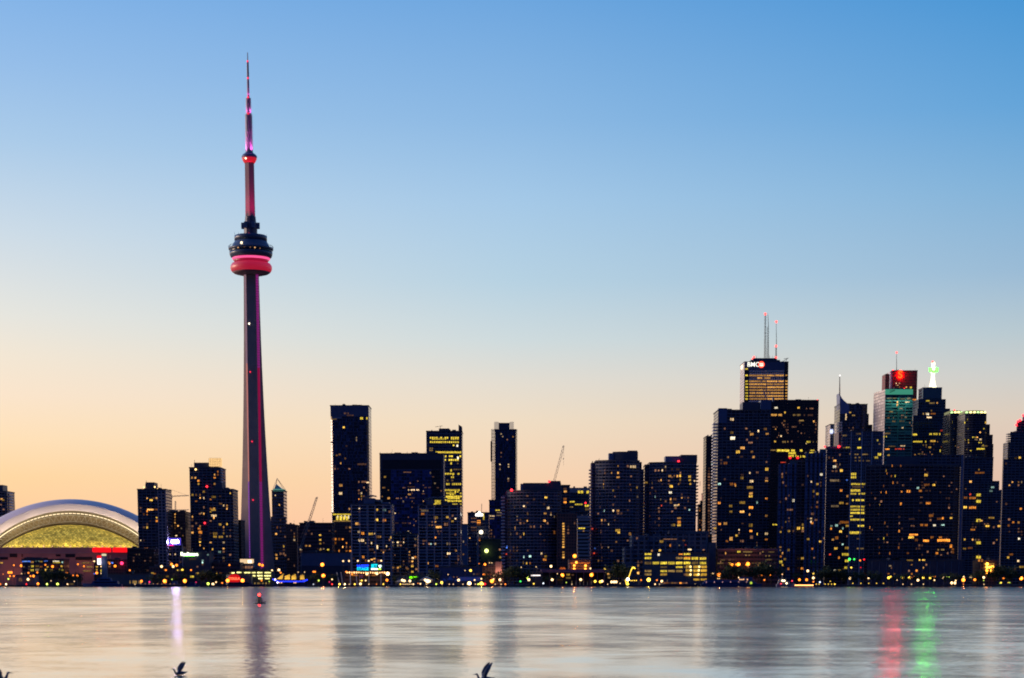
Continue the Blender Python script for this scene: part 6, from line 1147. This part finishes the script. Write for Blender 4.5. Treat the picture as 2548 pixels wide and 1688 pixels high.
# ------------------------------------------------------------------ lamps along the quay
LC = {'o': ('amber', (1, .23, .012)), 'w': ('white', (1, .64, .28)), 'y': ('yellow', (1, .62, .06)), 'g': ('lime', (.72, 1, .10)), 'r': ('red', (1, .008, .012)), 'c': ('cold white', (.8, .88, 1)), 'e': ('green', (.05, 1, .12)), 'm': ('pink', (1, .02, .16))}
SZ = {'s': (.5, 1.3, 'faint'), 'm': (.75, 2.2, 'small'), 'b': (1.1, 3.2, 'bright'), 'h': (1.6, 5.0, 'big blazing')}
LAMPS = '''34.5 1407 om,53 1408 ob,113 1406 om,131 1410 ob,194 1404.5 om,209 1409.5 om,22 1425 ob,28 1425 ob,25 1434 om,34.5 1434 om,8 1429 os,71 1426 om,93 1425 om,76 1434 om,83.5 1434 ob,166.5 1425 ob,181.5 1432 om,192.6 1433 ob,273 1403 om,286.6 1409 ob,241 1426 ob,250 1427 wm,251.5 1410 wm,234.5 1397 wm,21 1441 gm,15.5 1456 wh,1 1454 om,70 1442 wb,94.6 1453 ob,117 1455 gh,143.5 1454 gb,161 1437 wm,165.6 1437 om,168 1454.5 wm,66 1456 rm,54 1427.5 ws,185 1447 ws,127 1446 ws,
427 1404.5 ob,439.6 1407 ob,431 1410 wb,402 1410 wb,412.6 1419 om,442 1419 ys,454 1418 ym,475.5 1419 om,352 1446.7 ob,410 1446.4 oh,460 1446 oh,571 1406.4 om,518 1453 gb,530 1454 wb,537.7 1449 wm,553 1451 om,566.7 1445 oh,603.6 1445 oh,323 1419.6 om,372 1448.7 mm,336 1459 ws,488 1449 ms,428 1442 gs,
646 1405 ob,653 1407 ob,677 1419.6 wm,694 1418.7 wb,698.4 1425.4 om,802 1405.4 oh,804.7 1433 oh,780 1423 om,784 1423 om,793 1445 gm,826.3 1442 wm,826.3 1454 rm,819.5 1448.5 ms,854 1396.6 wm,868.5 1396.4 wm,890.5 1396 wm,917.5 1396 wm,948.6 1395.7 wm,845 1454 yh,858 1454 wh,882.7 1454.8 yb,897 1453.4 wb,861.7 1423 om,876 1429 om,912.8 1428.4 wb,938 1428 wb,900 1445 ym,910 1445 wm,937 1458 os,918 1458 ws,742 1424 ws,758 1424 ws,780 1459 cs,954 1454 ym,869 1459 ws,651 1445 om,670 1447 gs,
964.7 1428 wh,963 1444 ob,1001 1444 wb,1006 1445.7 wb,1020 1446 wb,996.5 1454 ym,1028.5 1455 wm,1003 1456 ws,1008 1456 ws,1013 1456 ws,1018 1456 ws,1023 1456 ws,1040 1452 os,1046 1453 wm,1058 1443.7 wb,1064 1446.7 wh,1069 1446.4 wb,1085.5 1454 gm,1099 1450 yb,1089 1440 wm,1115 1430 ws,1171 1420 yb,1157 1420 ws,1206.7 1404.8 ob,1204 1431 ob,1141 1444 wb,1181 1443.6 wm,1168 1452 wh,1198 1453 yh,1190 1454 gm,1206 1454 rb,1197.7 1440.6 wm,1228.6 1431.8 wm,1228 1441.7 wm,1224 1446.4 oh,1244 1443 wb,1257.4 1458 om,1061 1458 ws,1100 1458 ws,1118 1458 ws,1128 1458 ws,1152 1458 ws,1163 1458 ws,1183 1458 ws,1203 1458 ws,1232 1458 ws,1247 1458 ws,1192 1403 os,1224 1401 ws,1218 1401 ws,
1312.4 1438 gb,1316 1443 wb,1328 1453 ym,1295 1447 em,1374 1443 wb,1371 1409.5 wb,1399 1431.8 oh,1430 1384 oh,1445 1442.6 wb,1471.7 1431 oh,1474 1428 om,1480.8 1447 yb,1493.6 1448 yb,1498 1446.7 wb,1469 1415 wm,1505.8 1416 ym,1522 1448.4 wb,1528 1448.4 wb,1533 1448.4 wb,1387 1428 ws,1352 1452 cm,1297 1412 ws,1334 1411 ws,1409 1450 gs,1543 1452 ws,1512 1456 ws,1595 1444 om,1423 1457 ws,1551 1431 ys,
1614 1443 yh,1634.5 1444 om,1646.6 1447 wb,1630 1454.5 wm,1641 1456 ws,1648 1454 wm,1675.4 1450.7 ob,1685 1454 om,1700 1457 ws,1730 1457 ws,1774 1428 wm,1789 1430.4 oh,1791 1435 ws,1835.6 1430 ob,1839.7 1437 wb,1895 1429.8 ob,1890 1431 om,1902 1443.6 om,1918.4 1430 ob,1821.7 1405.7 ob,1831 1405 om,1837.5 1405 oh,1861 1403.7 oh,1857 1406 om,1786 1440 ws,1790 1440 ws,
1989 1443 ob,2007 1443 ob,2023.7 1438.5 wb,2024 1428 ym,2041 1428 ws,2040 1449 cm,2010 1421 wb,2031 1454 ys,2038 1454 ys,2053 1454 ys,2061 1454 ys,2069 1454 ys,2077 1454 ym,2066 1447 ys,2097 1439 ws,2115 1439 wb,2161 1439 wm,2122 1452 ys,2142 1452 ys,2161.5 1452 ys,2181 1452 ys,2198 1452 ys,2211 1438 yb,2216 1435.5 ym,2113.7 1392 eb,2125.5 1392 em,2150 1392.6 rm,2140 1395 om,2141.7 1412.5 rs,2118 1412.6 ym,2024 1448 om,2232 1444 ws,
2247 1438 yb,2242 1435.5 gs,2262.5 1437.6 yb,2269 1437.5 os,2275.7 1436 om,2284 1444 wb,2297.6 1438 yb,2314 1438 yb,2322 1435.5 ys,2326 1435.5 om,2325 1444 wm,2347.6 1437.5 wb,2355.5 1435.5 gs,2361 1436 gs,2368 1450.7 wb,2376 1451 wb,2378 1445 wm,2398 1437 wb,2397 1443.6 oh,2414.6 1436.5 wb,2418 1435.5 wm,2425.4 1443 ob,2447.7 1437 wb,2447.7 1444.6 gs,2488.5 1451.5 gs,2491 1450.3 ym,2508.5 1450 ys,2512 1450 gs,2496.8 1439 om,2541 1439.6 oh,2246.5 1458 ws,2268 1458 ws,2297.5 1458 ws,2368 1458 ws,2376 1458 ws,2397 1458 os,2448 1458 ws'''
LAND_ = [(215, 'below the domed stadium'), (320, 'near the blue pylon'), (500, 'below the glass cube tower'), (700, 'at the foot of the needle'), (835, 'right of the yellow sails'), (960, 'around the concert stage'), (1093, 'around the green sign'), (1260, 'among the quayside tents'), (1380, 'below the curved balcony tower'), (1480, 'beside the parking building'), (1605, 'left of the stepped terminal'), (1770, 'before the stepped terminal'), (1932, 'behind the long ferry'), (2090, 'near the floodlit white yacht'), (2235, 'below the yellow floored tower'), (2400, 'before the terraced block'), (2600, 'below the orange lit bays')]
ORD = ['first', 'second', 'third', 'fourth', 'fifth', 'sixth', 'seventh', 'eighth', 'ninth', 'tenth', 'eleventh', 'twelfth', 'thirteenth', 'fourteenth', 'fifteenth', 'sixteenth']
ls = []
for it in LAMPS.replace('\n', '').split(','):
    x, y, k = it.split(); ls.append((float(x), float(y), k))
def land(px): return next(t for lim, t in LAND_ if px < lim)
groups = {}
for x, y, k in ls: groups.setdefault((k, land(x)), []).append((x, y))
pole_me = {}
rnd = random.Random(5)
for x, y, k in ls:
    c, s = LC[k[0]], SZ[k[1]]; lst = sorted(groups[(k, land(x))]); n = lst.index((x, y))
    far = x < 300 and y < 1412 or 1800 < x < 1870 and y < 1407
    Y = {True: (1966 if x < 60 or 190 < x < 215 else 1872) if x < 300 else 1792}.get(far) or (1653.5 if y >= 1457 else (1664 if y > 1449 else (1688 if y > 1440 else (1722 if y > 1425 else 1729 if x > 380 else 1728))))
    if 1420 < x < 1440 and y < 1390: Y = 1792
    if y < 1412 and Y == 1729: Y = 1731
    p = P(x, y, Y); h = max(p.z - GZ, .75)
    r_ = s[0] * (Y / 1690)
    if h < r_ * .7: r_ = h * .9
    r_ = round(r_, 1)
    where = '' if len(lst) == 1 else f', {ORD[n]} such from the left'
    lab = f'{s[2]} {c[0]} lamp {land(x)}{where}'
    r = thing('street_lamp' if h > 3.4 else 'quay_lamp', lab, 'lamp', (p.x, Y, GZ), 'lamps along the waterfront')
    mat = emit(f'lamp_{c[0].replace(" ", "_")}_{s[2].replace(" ", "_")}', c[1], s[1], 0, k[1] in 'bh')
    hk = round(h * 2) / 2
    if hk not in pole_me:
        me = MB().bar((0, .25, 0), (0, .25, hk), .13 if hk > 4 else .08, 5, .09).bar((0, .25, hk - .1), (0, -.3, hk + .1), .08, 4).mesh('pole'); me.materials.append(DARK); pole_me[hk] = me
    put('pole', pole_me[hk], r); put('globe', ballmesh(r_, mat), r, (0, -.2, h))
    if k[1] == 'h': lamp('POINT', 'lamp_light', r, (0, -.3 - r_ * 1.3, h), 2600, c[1] if k[0] != 'o' else (1, .36, .1), shadow_soft_size=.4)
# quay posts that catch the light
for i, px in enumerate((1423, 1433, 1443, 1452, 1462, 1472)):
    r = thing('lit_bollard', f'pale lit bollard post on the quay before the colonnade, {ORD[i]} of six from the left', 'bollard', (P(px, 1452, 1670).x, 1670, GZ), 'bollard posts before the colonnade')
    MB().bar((0, 0, 0), (0, 0, 2.6), .3, 6, .25).build('post', plain('pale_post', (.5, .45, .3), .6), r); MB().bar((0, 0, 2.62), (0, 0, 3.4), .34, 6).build('lamp_head', WIN['D'], r)
# slanting boom hung with bulbs
r = thing('lit_boom', 'slanting boom outlined with yellow bulbs on the quay left of the terminal', 'boom', (P(1560, 1452, 1668).x, 1668, GZ)); o = r.location
def wl(px, py): v = P(px, py, 1668) - o; return Vector((v.x, 0, v.z))
bp = [(1559, 1455), (1562, 1444), (1566, 1432), (1570, 1420), (1574, 1412)]
mb = MB()
for a, c in zip(bp, bp[1:]): mb.bar(wl(*a), wl(*c), .45, 5)
mb.bar(wl(1574, 1412), wl(1580, 1415), .4, 5).bar(wl(1556, 1444), wl(1559, 1455), .3, 4).bar(wl(1562, 1444), wl(1562, 1456), .3, 4).bar(wl(1556, 1444), wl(1563, 1443), .3, 4).bar(wl(1562, 1445), wl(1595, 1445), .15, 4).bar(wl(1590, 1445), wl(1590, 1456), .2, 4).build('boom', DARK, r)
bulb = ballmesh(.42, emit('bulb_yellow', (1, .6, .05), 3, 0, False)); pts = []
for a, c in list(zip(bp, bp[1:])) + [((1574, 1412), (1580, 1415)), ((1580, 1415), (1576, 1411)), ((1556, 1444), (1559, 1455)), ((1562, 1446), (1562, 1456)), ((1570, 1445), (1588, 1445))]:
    for t in (0, .25, .5, .75): pts.append(wl(a[0] + (c[0] - a[0]) * t, a[1] + (c[1] - a[1]) * t))
for v in pts: put('bulb', bulb, r, v + Vector((0, -.6, 0)))
put('bulb', ballmesh(1.3, emit('bulb_white', (1, .9, .6), 9, 0)), r, wl(1562, 1442) + Vector((0, -1.2, 0))); put('bulb', ballmesh(.9, emit('bulb_yellow_hot', (1, .8, .05), 4, 0)), r, wl(1562, 1454) + Vector((0, -1.2, 0)))
# ------------------------------------------------------------------ boats
HB, HW, GLS = plain('hull_blue', (.03, .08, .24), .3), plain('hull_white', (.3, .32, .38), .3), plain('cabin_glass', (.01, .012, .02), .1)
def hull(mb, L_, B_, D_, rise=.35, n=10, stern=.85):
    """pointed bow at +x, closed deck"""
    top, bot = [], []
    for k in range(n + 1):
        t = k / n; x = -L_ / 2 + L_ * t; w_ = B_ / 2 * (stern + (1 - stern) * min(1, t * 4)) * (1 - max(0, (t - .55) / .45) ** 2 * .98)
        z = D_ * (1 + rise * max(0, t - .4) ** 2 * 2.5); top.append((x, w_, z)); bot.append((x - L_ * .05 * t, w_ * .72, -.6))
    for A in (top, bot): pass
    for k in range(n):
        a, b_, c_, d_ = top[k], top[k + 1], bot[k + 1], bot[k]
        mb.face([d_, c_, b_, a][::-1]); mb.face([(p[0], -p[1], p[2]) for p in (d_, c_, b_, a)])
        mb.face([(a[0], -a[1], a[2]), (b_[0], -b_[1], b_[2]), b_, a])
    a, d_ = top[0], bot[0]; mb.face([(d_[0], d_[1], d_[2]), (d_[0], -d_[1], d_[2]), (a[0], -a[1], a[2]), a][::-1])
    return mb
def boat(name, label, cat, x0, x1, Y, group=None, flip=False):
    r = thing(name, label, cat, (P((x0 + x1) / 2, 1455, Y).x, Y, 0), group); L_ = (x1 - x0) * M(Y, 1450)
    if flip: r.rotation_euler = (0, 0, math.pi)
    return r, L_
def deck(r, name, xa, xb, w_, z0, z1, mat, rake=.6):
    MB().prism([(xa, -w_ / 2), (xb, -w_ / 2), (xb, w_ / 2), (xa, w_ / 2)], z0, z1, True, True, [(xa + rake, -w_ / 2 + .2), (xb - rake * 2, -w_ / 2 + .2), (xb - rake * 2, w_ / 2 - .2), (xa + rake, w_ / 2 - .2)]).build(name, mat, r)
def boatlights(r, pts, mat, rad=.3):
    for x, y, z in pts: put('deck_lamp', ballmesh(rad, mat), r, (x, y, z))
r, L_ = boat('motor_yacht', 'sleek blue motor yacht moored before the blue pylon', 'yacht', 204, 304, 1638, flip=True)
hull(MB(), L_, 7, 2.4).build('hull', HB, r); deck(r, 'main_cabin', -L_ * .42, L_ * .26, 5.6, 2.42, 5.0, HB, .8); MB().box(-L_ * .38, L_ * .18, -2.86, 2.86, 3.3, 4.3).build('cabin_window', GLS, r)
deck(r, 'upper_cabin', -L_ * .25, L_ * .14, 4.4, 5.02, 7.2, HB, 1.0); MB().box(-L_ * .2, L_ * .06, -2.24, 2.24, 5.5, 6.5).build('cabin_window', GLS, r); deck(r, 'hardtop', -L_ * .2, L_ * .06, 3.4, 7.5, 7.9, HB, .3)
MB().bar((-2, 0, 7.9), (-4.5, 0, 12), .12, 4).bar((-1, 0, 7.9), (-4.5, 0, 11), .1, 4).build('mast', HB, r); boatlights(r, [(2, -3, 5.2)], emit('boat_lamp', (1, .5, .2), 2, 0, False), .25)
MB().bar((-L_ * .4, -2.9, 3.3), (L_ * .4, -2.4, 3.6), .05, 3).bar((-L_ * .4, 2.9, 3.3), (L_ * .4, 2.4, 3.6), .05, 3).build('rail', WHITE, r)
r, L_ = boat('motor_boat', 'small blue cabin boat moored below the glass cube tower', 'boat', 464, 498, 1640)
hull(MB(), L_, 4, 1.6).build('hull', HB, r); deck(r, 'cabin', -L_ * .3, L_ * .2, 3, 1.62, 3.6, HB, .5); MB().box(-L_ * .24, L_ * .1, -1.52, 1.52, 2.2, 3.0).build('cabin_window', GLS, r)
r, L_ = boat('work_barge', 'long low dark barge with pinkish deck lights left of the red name sign', 'barge', 340, 462, 1639)
hull(MB(), L_, 8, 1.7, .1, 10, .95).build('hull', plain('hull_dark', (.03, .04, .08), .4), r); MB().box(-L_ * .45, L_ * .4, -3.2, 3.2, 1.72, 2.2).build('deck', plain('deck_mauve', (.3, .2, .24), .6), r); deck(r, 'wheelhouse', L_ * .22, L_ * .34, 3.4, 2.22, 5, HB, .3)
boatlights(r, [(L_ * (-.4 + .085 * i), -3, 2.6) for i in range(9)], emit('boat_lamp', (1, .5, .2), 2, 0, False), .22)
r, L_ = boat('excursion_boat', 'dark violet tinged boat moored under the red name sign', 'boat', 556, 660, 1640)
hull(MB(), L_, 6, 1.8).build('hull', plain('hull_violet', (.05, .03, .1), .35), r); deck(r, 'cabin', -L_ * .4, L_ * .2, 4.6, 1.82, 4.0, plain('hull_violet', (.05, .03, .1), .35), .6); MB().box(-L_ * .36, L_ * .12, -2.32, 2.32, 2.4, 3.3).build('cabin_window', GLS, r)
# the sailing boat with floodlit yellow sails and a blue light line
r, L_ = boat('sailing_ship', 'ship with four floodlit yellow sails over a blue light line', 'ship', 682, 766, 1641); k = M(1641, 1450)
hull(MB(), L_, 7, 2.6, .35).build('hull', plain('hull_dark', (.03, .04, .08), .4), r); xo = 724
def sx2(px): return (px - xo) * k
def sz(py): return P(724, py, 1641).z
sailm = plain('sail_canvas', (.62, .45, .10), .8, 0, .2, .4)
for q_ in (((688, 1441.5), (703, 1442), (707, 1426.5), (697, 1434)), ((708, 1442.5), (721, 1443), (722, 1429), (709, 1434)), ((725, 1442.5), (737, 1443), (737.5, 1433), (735, 1428), (726, 1434)), ((747, 1443), (758.5, 1442), (755.5, 1429), (747, 1433))):
    pr = [(sx2(x), sz(y)) for x, y in q_]; mb = MB(); n = len(pr)
    mb.face([(x, -.35, z) for x, z in pr]); mb.face([(x, .05, z) for x, z in reversed(pr)])
    for i in range(n): (xa, za_), (xb, zb_) = pr[i], pr[(i + 1) % n]; mb.face([(xb, -.35, zb_), (xa, -.35, za_), (xa, .05, za_), (xb, .05, zb_)])
    mb.build('sail', sailm, r)
    l = lamp('AREA', 'sail_floodlight', r, ((pr[0][0] + pr[1][0]) / 2, -4.5, pr[0][1] - .3), 320, (1, .72, .2), size=4, size_y=.5, shape='RECTANGLE'); l.rotation_euler = (R(90 + 48), 0, 0)
for x in (706, 722, 736, 757): MB().bar((sx2(x), .3, 2.5), (sx2(x), .3, sz(1427)), .14, 5, .08).build('mast', DARK, r)
lb = emit('led_blue', (.01, .03, 1), 2.6, 0, False); MB().box(sx2(692), sx2(756), -3.75, -3.55, sz(1448.4), sz(1446)).build('light_line', lb, r)
MB().bar((sx2(692), -3.6, sz(1447)), (sx2(679), -.6, sz(1441.5)), .5, 5).build('light_line', lb, r); MB().bar((sx2(755), -3.6, sz(1447)), (sx2(765), -.6, sz(1443)), .6, 5).build('light_line', lb, r)
boatlights(r, [(sx2(686), -3.4, sz(1442.5)), (sx2(692), -3.8, sz(1450))], emit('boat_lamp_pale', (.8, .75, 1), 4, 0, False), .7); boatlights(r, [(sx2(x), -3.8, sz(1450.5)) for x in (697, 702, 733, 737)], emit('boat_lamp', (1, .5, .2), 2, 0, False), .45)
# right hand boats
r, L_ = boat('dinner_boat', 'dark double deck boat with dim orange saloon before the stepped terminal', 'boat', 1640, 1738, 1640)
hull(MB(), L_, 8, 2.0).build('hull', plain('hull_dark', (.03, .04, .08), .4), r); deck(r, 'saloon', -L_ * .44, L_ * .3, 6.4, 2.02, 4.4, NAVY, .5); deck(r, 'upper_deck', -L_ * .3, L_ * .2, 5.6, 4.42, 6.4, NAVY, .5)
for i in range(9): MB().box(-1, 1, -.15, .15, -.6, .6).build('cabin_window', WIN['dodwddodd'[i]], r, loc=(-L_ * .38 + i * L_ * .07, -3.24, 3.3))
r, L_ = boat('ferry', 'long blue passenger ferry with small lights along its rails', 'ferry', 1744, 1898, 1638)
hull(MB(), L_, 10, 2.4, .2, 12).build('hull', HB, r)
for nm, xa, xb, z0, z1 in (('main_deck', -.47, .4, 2.42, 3.9), ('upper_deck', -.44, .36, 4.3, 5.6), ('top_deck', .12, .33, 6.0, 8.2)): deck(r, nm, L_ * xa, L_ * xb, 8, z0, z1, HB, .3)
for z in (4.1, 5.8): MB().bar((-L_ * .45, -4.1, z), (L_ * .38, -4.1, z), .09, 4).build('rail', HB, r)
MB().box(-L_ * .4, L_ * .3, -4.06, 4.06, 2.9, 3.5).build('cabin_window', GLS, r)
boatlights(r, [(L_ * (-.42 + .13 * i), -4.3, 4.1) for i in range(6)], emit('boat_lamp_pink', (1, .5, .5), 1.6, 0, False), .28)
boatlights(r, [(L_ * .12, -4.4, 6.2), (L_ * .15, -4.4, 6.2), (L_ * .18, -4.4, 6.3), (L_ * .24, -4.4, 6.2)], emit('boat_lamp', (1, .5, .2), 2, 0, False), .5)
put('stern_light', ballmesh(1.1, emit('boat_lamp_lime', (.6, .8, .05), .9, 0, False)), r, (L_ * .3, -4.6, 3.3))
r, L_ = boat('white_yacht', 'floodlit white yacht with red and orange deck lights', 'yacht', 1932, 1978, 1640)
hull(MB(), L_, 6, 2.3).build('hull', HW, r); deck(r, 'main_cabin', -L_ * .44, L_ * .25, 5, 2.32, 4.6, HW, .6); deck(r, 'upper_cabin', -L_ * .4, L_ * .05, 4, 4.62, 6.6, HW, .6); MB().box(-L_ * .4, L_ * .12, -2.56, 2.56, 3.0, 3.9).build('cabin_window', WIN['d'], r); MB().bar((-3, 0, 6.6), (-3, 0, 11), .12, 4).build('mast', HW, r)
boatlights(r, [(-L_ * .2, -2.6, 5.3), (-L_ * .1, -2.8, 5.2), (L_ * .02, -2.9, 3.0)], emit('boat_lamp_warm', (1, .75, .4), 5, 0), .7); boatlights(r, [(-L_ * .28, -3.1, 2.6), (L_ * .32, -2.4, 5)], emit('boat_lamp_red', (1, .05, .08), 2, 0, False), .6); boatlights(r, [(-3, 0, 10.6)], emit('boat_lamp', (1, .5, .2), 2, 0, False), .5)
r, L_ = boat('lit_pontoon', 'low pontoon edged by a string of orange lights right of the white yacht', 'pontoon', 1976, 2023, 1643)
MB().box(-L_ / 2, L_ / 2, -3, 3, -.5, .9).build('deck', plain('deck_mauve', (.3, .2, .24), .6), r); hb = ballmesh(.5, emit('pontoon_bulb', (1, .42, .12), 4, 0, True))
for i in range(15): put('bulb', hb, r, (-L_ / 2 + .6 + i * (L_ - 1.2) / 14, -3, 1.4))
# navigation buoy
YB = 285.0; k = M(YB, 1500); p = P(645.5, 1500, YB)
r = thing('channel_buoy', 'dark channel buoy with a glowing red lamp floating before the needle', 'buoy', (p.x, YB, 0)); bd = plain('buoy_dark', (.03, .03, .035), .5)
MB().lathe([(.62, -.25), (.95, -.05), (.98, .08), (.9, .14), (.2, .16)], 24).build('float', bd, r, True)
MB().lathe([(.42, .15), (.34, .5), (.25, .95), (.17, 1.05), (.16, 1.12)], 12).build('tower', bd, r); mb = MB()
for j in range(4): t = j * math.pi / 2 + .4; mb.bar((.6 * math.cos(t), .6 * math.sin(t), .12), (.2 * math.cos(t), .2 * math.sin(t), 1.1), .035, 4)
mb.bar((.3, 0, .16), (.95, 0, .3), .05, 4).build('braces', bd, r)
put('lamp', ballmesh(.2, emit('buoy_lamp', (1, .02, .015), 14, 0)), r, (0, 0, 1.32)); MB().bar((0, 0, 1.5), (0, 0, 1.72), .03, 4).build('top_mark', bd, r)

# ------------------------------------------------------------------ trees along the quay
leafm = plain('foliage_dark', (.035, .06, .02), .8, 0, .5, .6); bark = plain('bark', (.06, .045, .035), .9)
def crown_mesh(seed, H_, W_):
    rnd = random.Random(seed); mb = MB(); blobs = []
    for i in range(9): blobs.append((rnd.gauss(0, W_ * .26), rnd.gauss(0, W_ * .26), H_ * rnd.uniform(.35, .9), W_ * rnd.uniform(.16, .3)))
    for i in range(430):
        bx, by, bz, br = rnd.choice(blobs); u, v_ = rnd.uniform(-1, 1), rnd.uniform(0, 6.28); q_ = math.sqrt(1 - u * u); rad = br * rnd.uniform(.6, 1.08)
        c_ = Vector((bx + rad * q_ * math.cos(v_), by + rad * q_ * math.sin(v_), bz + rad * u)); s = rnd.uniform(.25, .55) * H_ / 9
        a = Vector((rnd.gauss(0, 1), rnd.gauss(0, 1), rnd.gauss(0, 1))).normalized(); t = a.cross(Vector((rnd.gauss(0, 1), rnd.gauss(0, 1), rnd.gauss(0, 1)))).normalized(); 
        mb.face([c_ - a * s, c_ + t * s * .7, c_ + a * s, c_ - t * s * .7])
    me = mb.mesh('crown'); me.materials.append(leafm); return me
def trunk_mesh(seed, H_):
    rnd = random.Random(seed + 50); mb = MB(); mb.bar((0, 0, 0), (0, 0, H_ * .5), H_ * .028, 6, H_ * .018)
    for i in range(5): t = rnd.uniform(0, 6.28); mb.bar((0, 0, H_ * rnd.uniform(.3, .5)), (H_ * .22 * math.cos(t), H_ * .22 * math.sin(t), H_ * rnd.uniform(.6, .85)), H_ * .012, 4, H_ * .005)
    me = mb.mesh('trunk'); me.materials.append(bark); return me
kinds = [(crown_mesh(s, 9, 7.5), trunk_mesh(s, 9)) for s in range(5)] + [(crown_mesh(9, 9, 4.2), trunk_mesh(9, 9))]
TREES = [(112, 34), (124, 42), (136, 40), (148, 38), (157, 32), (176, 26), (196, 30), (380, 24), (398, 26), (436, 26), (452, 28), (500, 34), (510, 40), (521, 36), (535, 30), (546, 30), (553, 28), (772, 26), (788, 30), (815, 24), (834, 26), (980, 24), (1036, 26), (1078, 36), (1088, 30), (1215, 34), (1240, 34), (1256, 40), (1268, 44), (1280, 46), (1292, 44), (1304, 40), (1360, 26), (1395, 24), (1530, 52), (1540, 62), (1548, 50), (1800, 38), (1815, 48), (1828, 52), (1842, 44), (1868, 44), (1880, 50), (1893, 56), (1908, 54), (1920, 50), (1985, 30), (2042, 40), (2054, 46), (2066, 44), (2078, 40), (2092, 36), (2106, 34), (2128, 32), (2146, 34), (2170, 34), (2190, 30), (2226, 28), (2252, 28), (2276, 28), (2300, 28), (2322, 28), (2350, 30), (2368, 30), (2386, 28), (2408, 28), (2432, 36), (2462, 42), (2474, 46), (2486, 48), (2500, 46), (2518, 44), (2535, 42)]
cnt = {}
for px, hp in TREES: cnt[land(px)] = cnt.get(land(px), 0) + 1
seen = {}
for i, (px, hp) in enumerate(TREES):
    Y = 1704 + (i * 37 % 9) * .9; ld = land(px); seen[ld] = seen.get(ld, 0) + 1
    cw = 'tall narrow' if px == 1540 else 'dark'
    lab = f'{cw} leafy tree {ld}' + ('' if cnt[ld] == 1 else f', {ORD[seen[ld] - 1]} tree from the left')
    r = thing('tree', lab, 'tree', (P(px, 1452, Y).x, Y, GZ), 'trees along the waterfront'); s = hp * M(Y, 1440) / 9
    r.scale = (s, s, s); r.rotation_euler = (0, 0, i * 1.7)
    cm, tm = kinds[5] if px == 1540 else kinds[i % 5]
    put('crown', cm, r); put('trunk', tm, r)

# ------------------------------------------------------------------ water birds flapping near the camera
def bird(label, px, py, facing, s=1.0, wing=1.0):
    Y = CAMZ / math.tan(math.atan((py - 1452) / F)) ; p = P(px, py, Y)
    r = thing('water_bird', label, 'bird', (p.x, Y, 0), 'water birds by the camera')
    V = [(.20, 0, .06), (.12, 0, .09), (0, 0, .10), (-.13, 0, .10), (-.24, 0, .12), (-.33, 0, .15)]           # breast .. tail
    RD = [(.07, .06), (.105, .095), (.115, .105), (.095, .085), (.05, .035), (.035, .012)]
    E = [(0, 1), (1, 2), (2, 3), (3, 4), (4, 5)]
    n0 = len(V); V += [(.255, 0, .16), (.275, 0, .235), (.30, 0, .275), (.36, 0, .268), (.41, 0, .258)]; RD += [(.045, .045), (.036, .036), (.045, .045), (.022, .018), (.014, .006)]
    E += [(0, n0), (n0, n0 + 1), (n0 + 1, n0 + 2), (n0 + 2, n0 + 3), (n0 + 3, n0 + 4)]
    for sg in (-1, 1):
        n1 = len(V); V += [(.05, sg * .1, .17), (.04, sg * .19, .33 * wing), (-.04, sg * .22, .5 * wing), (-.12, sg * .2, .64 * wing), (-.2, sg * .17, .74 * wing)]
        RD += [(.06, .03), (.075, .018), (.075, .013), (.055, .01), (.02, .006)]; E += [(2, n1)] + [(n1 + i, n1 + i + 1) for i in range(4)]
    me = bpy.data.meshes.new('body'); me.from_pydata([Vector(v) * s for v in V], E, []); me.update(); me.materials.append(plain('plumage_dark', (.11, .15, .21), .6, 0, .5, 9))
    o = put('body', me, r); md = o.modifiers.new('skin', 'SKIN')
    if not me.skin_vertices: 
        pass
    for i, sv in enumerate(me.skin_vertices[0].data): sv.radius = (RD[i][0] * s, RD[i][1] * s)
    me.skin_vertices[0].data[2].use_root = True
    o.modifiers.new('subd', 'SUBSURF').render_levels = 2
    for q_ in me.polygons: q_.use_smooth = True
    md.use_smooth_shade = True
    put('beak', MB().bar((.40 * s, 0, .259 * s), (.455 * s, 0, .248 * s), .012 * s, 6, .005 * s).mesh('beak'), r).data.materials.append(plain('beak_horn', (.25, .18, .05), .5))
    for sg in (-1, 1): put('eye', MB().ball((0, 0, 0), .008 * s, 6, 4).mesh('eye'), r, (.325 * s, sg * .036 * s, .288 * s)).data.materials.append(plain('eye_black', (.005, .005, .005), .2))
    r.rotation_euler = (0, 0, facing)
bird('dark water bird beating its raised wings, left of centre near the bottom', 449, 1678, R(205), .74, .8)
bird('dark water bird with raised wings cut by the bottom frame edge', 1208, 1695, R(195), .9, .9)
bird('dark water bird half out of the frame in the bottom left corner', -4, 1694, R(20), 1.0, .8)

# ------------------------------------------------------------------ render settings
vs = sc.view_settings; vs.view_transform = 'Standard'; vs.look = 'None'; vs.exposure = 0; vs.gamma = 1
sc.render.film_transparent = False
cy = sc.cycles
cy.use_denoising = True; cy.denoiser = 'OPENIMAGEDENOISE'
cy.max_bounces = 6; cy.diffuse_bounces = 2; cy.glossy_bounces = 4; cy.transmission_bounces = 2
cy.sample_clamp_indirect = 4; cy.use_light_tree = True; cy.caustics_reflective = False; cy.caustics_refractive = False
cy.pixel_filter_type = 'BLACKMAN_HARRIS'; cy.filter_width = 1.8
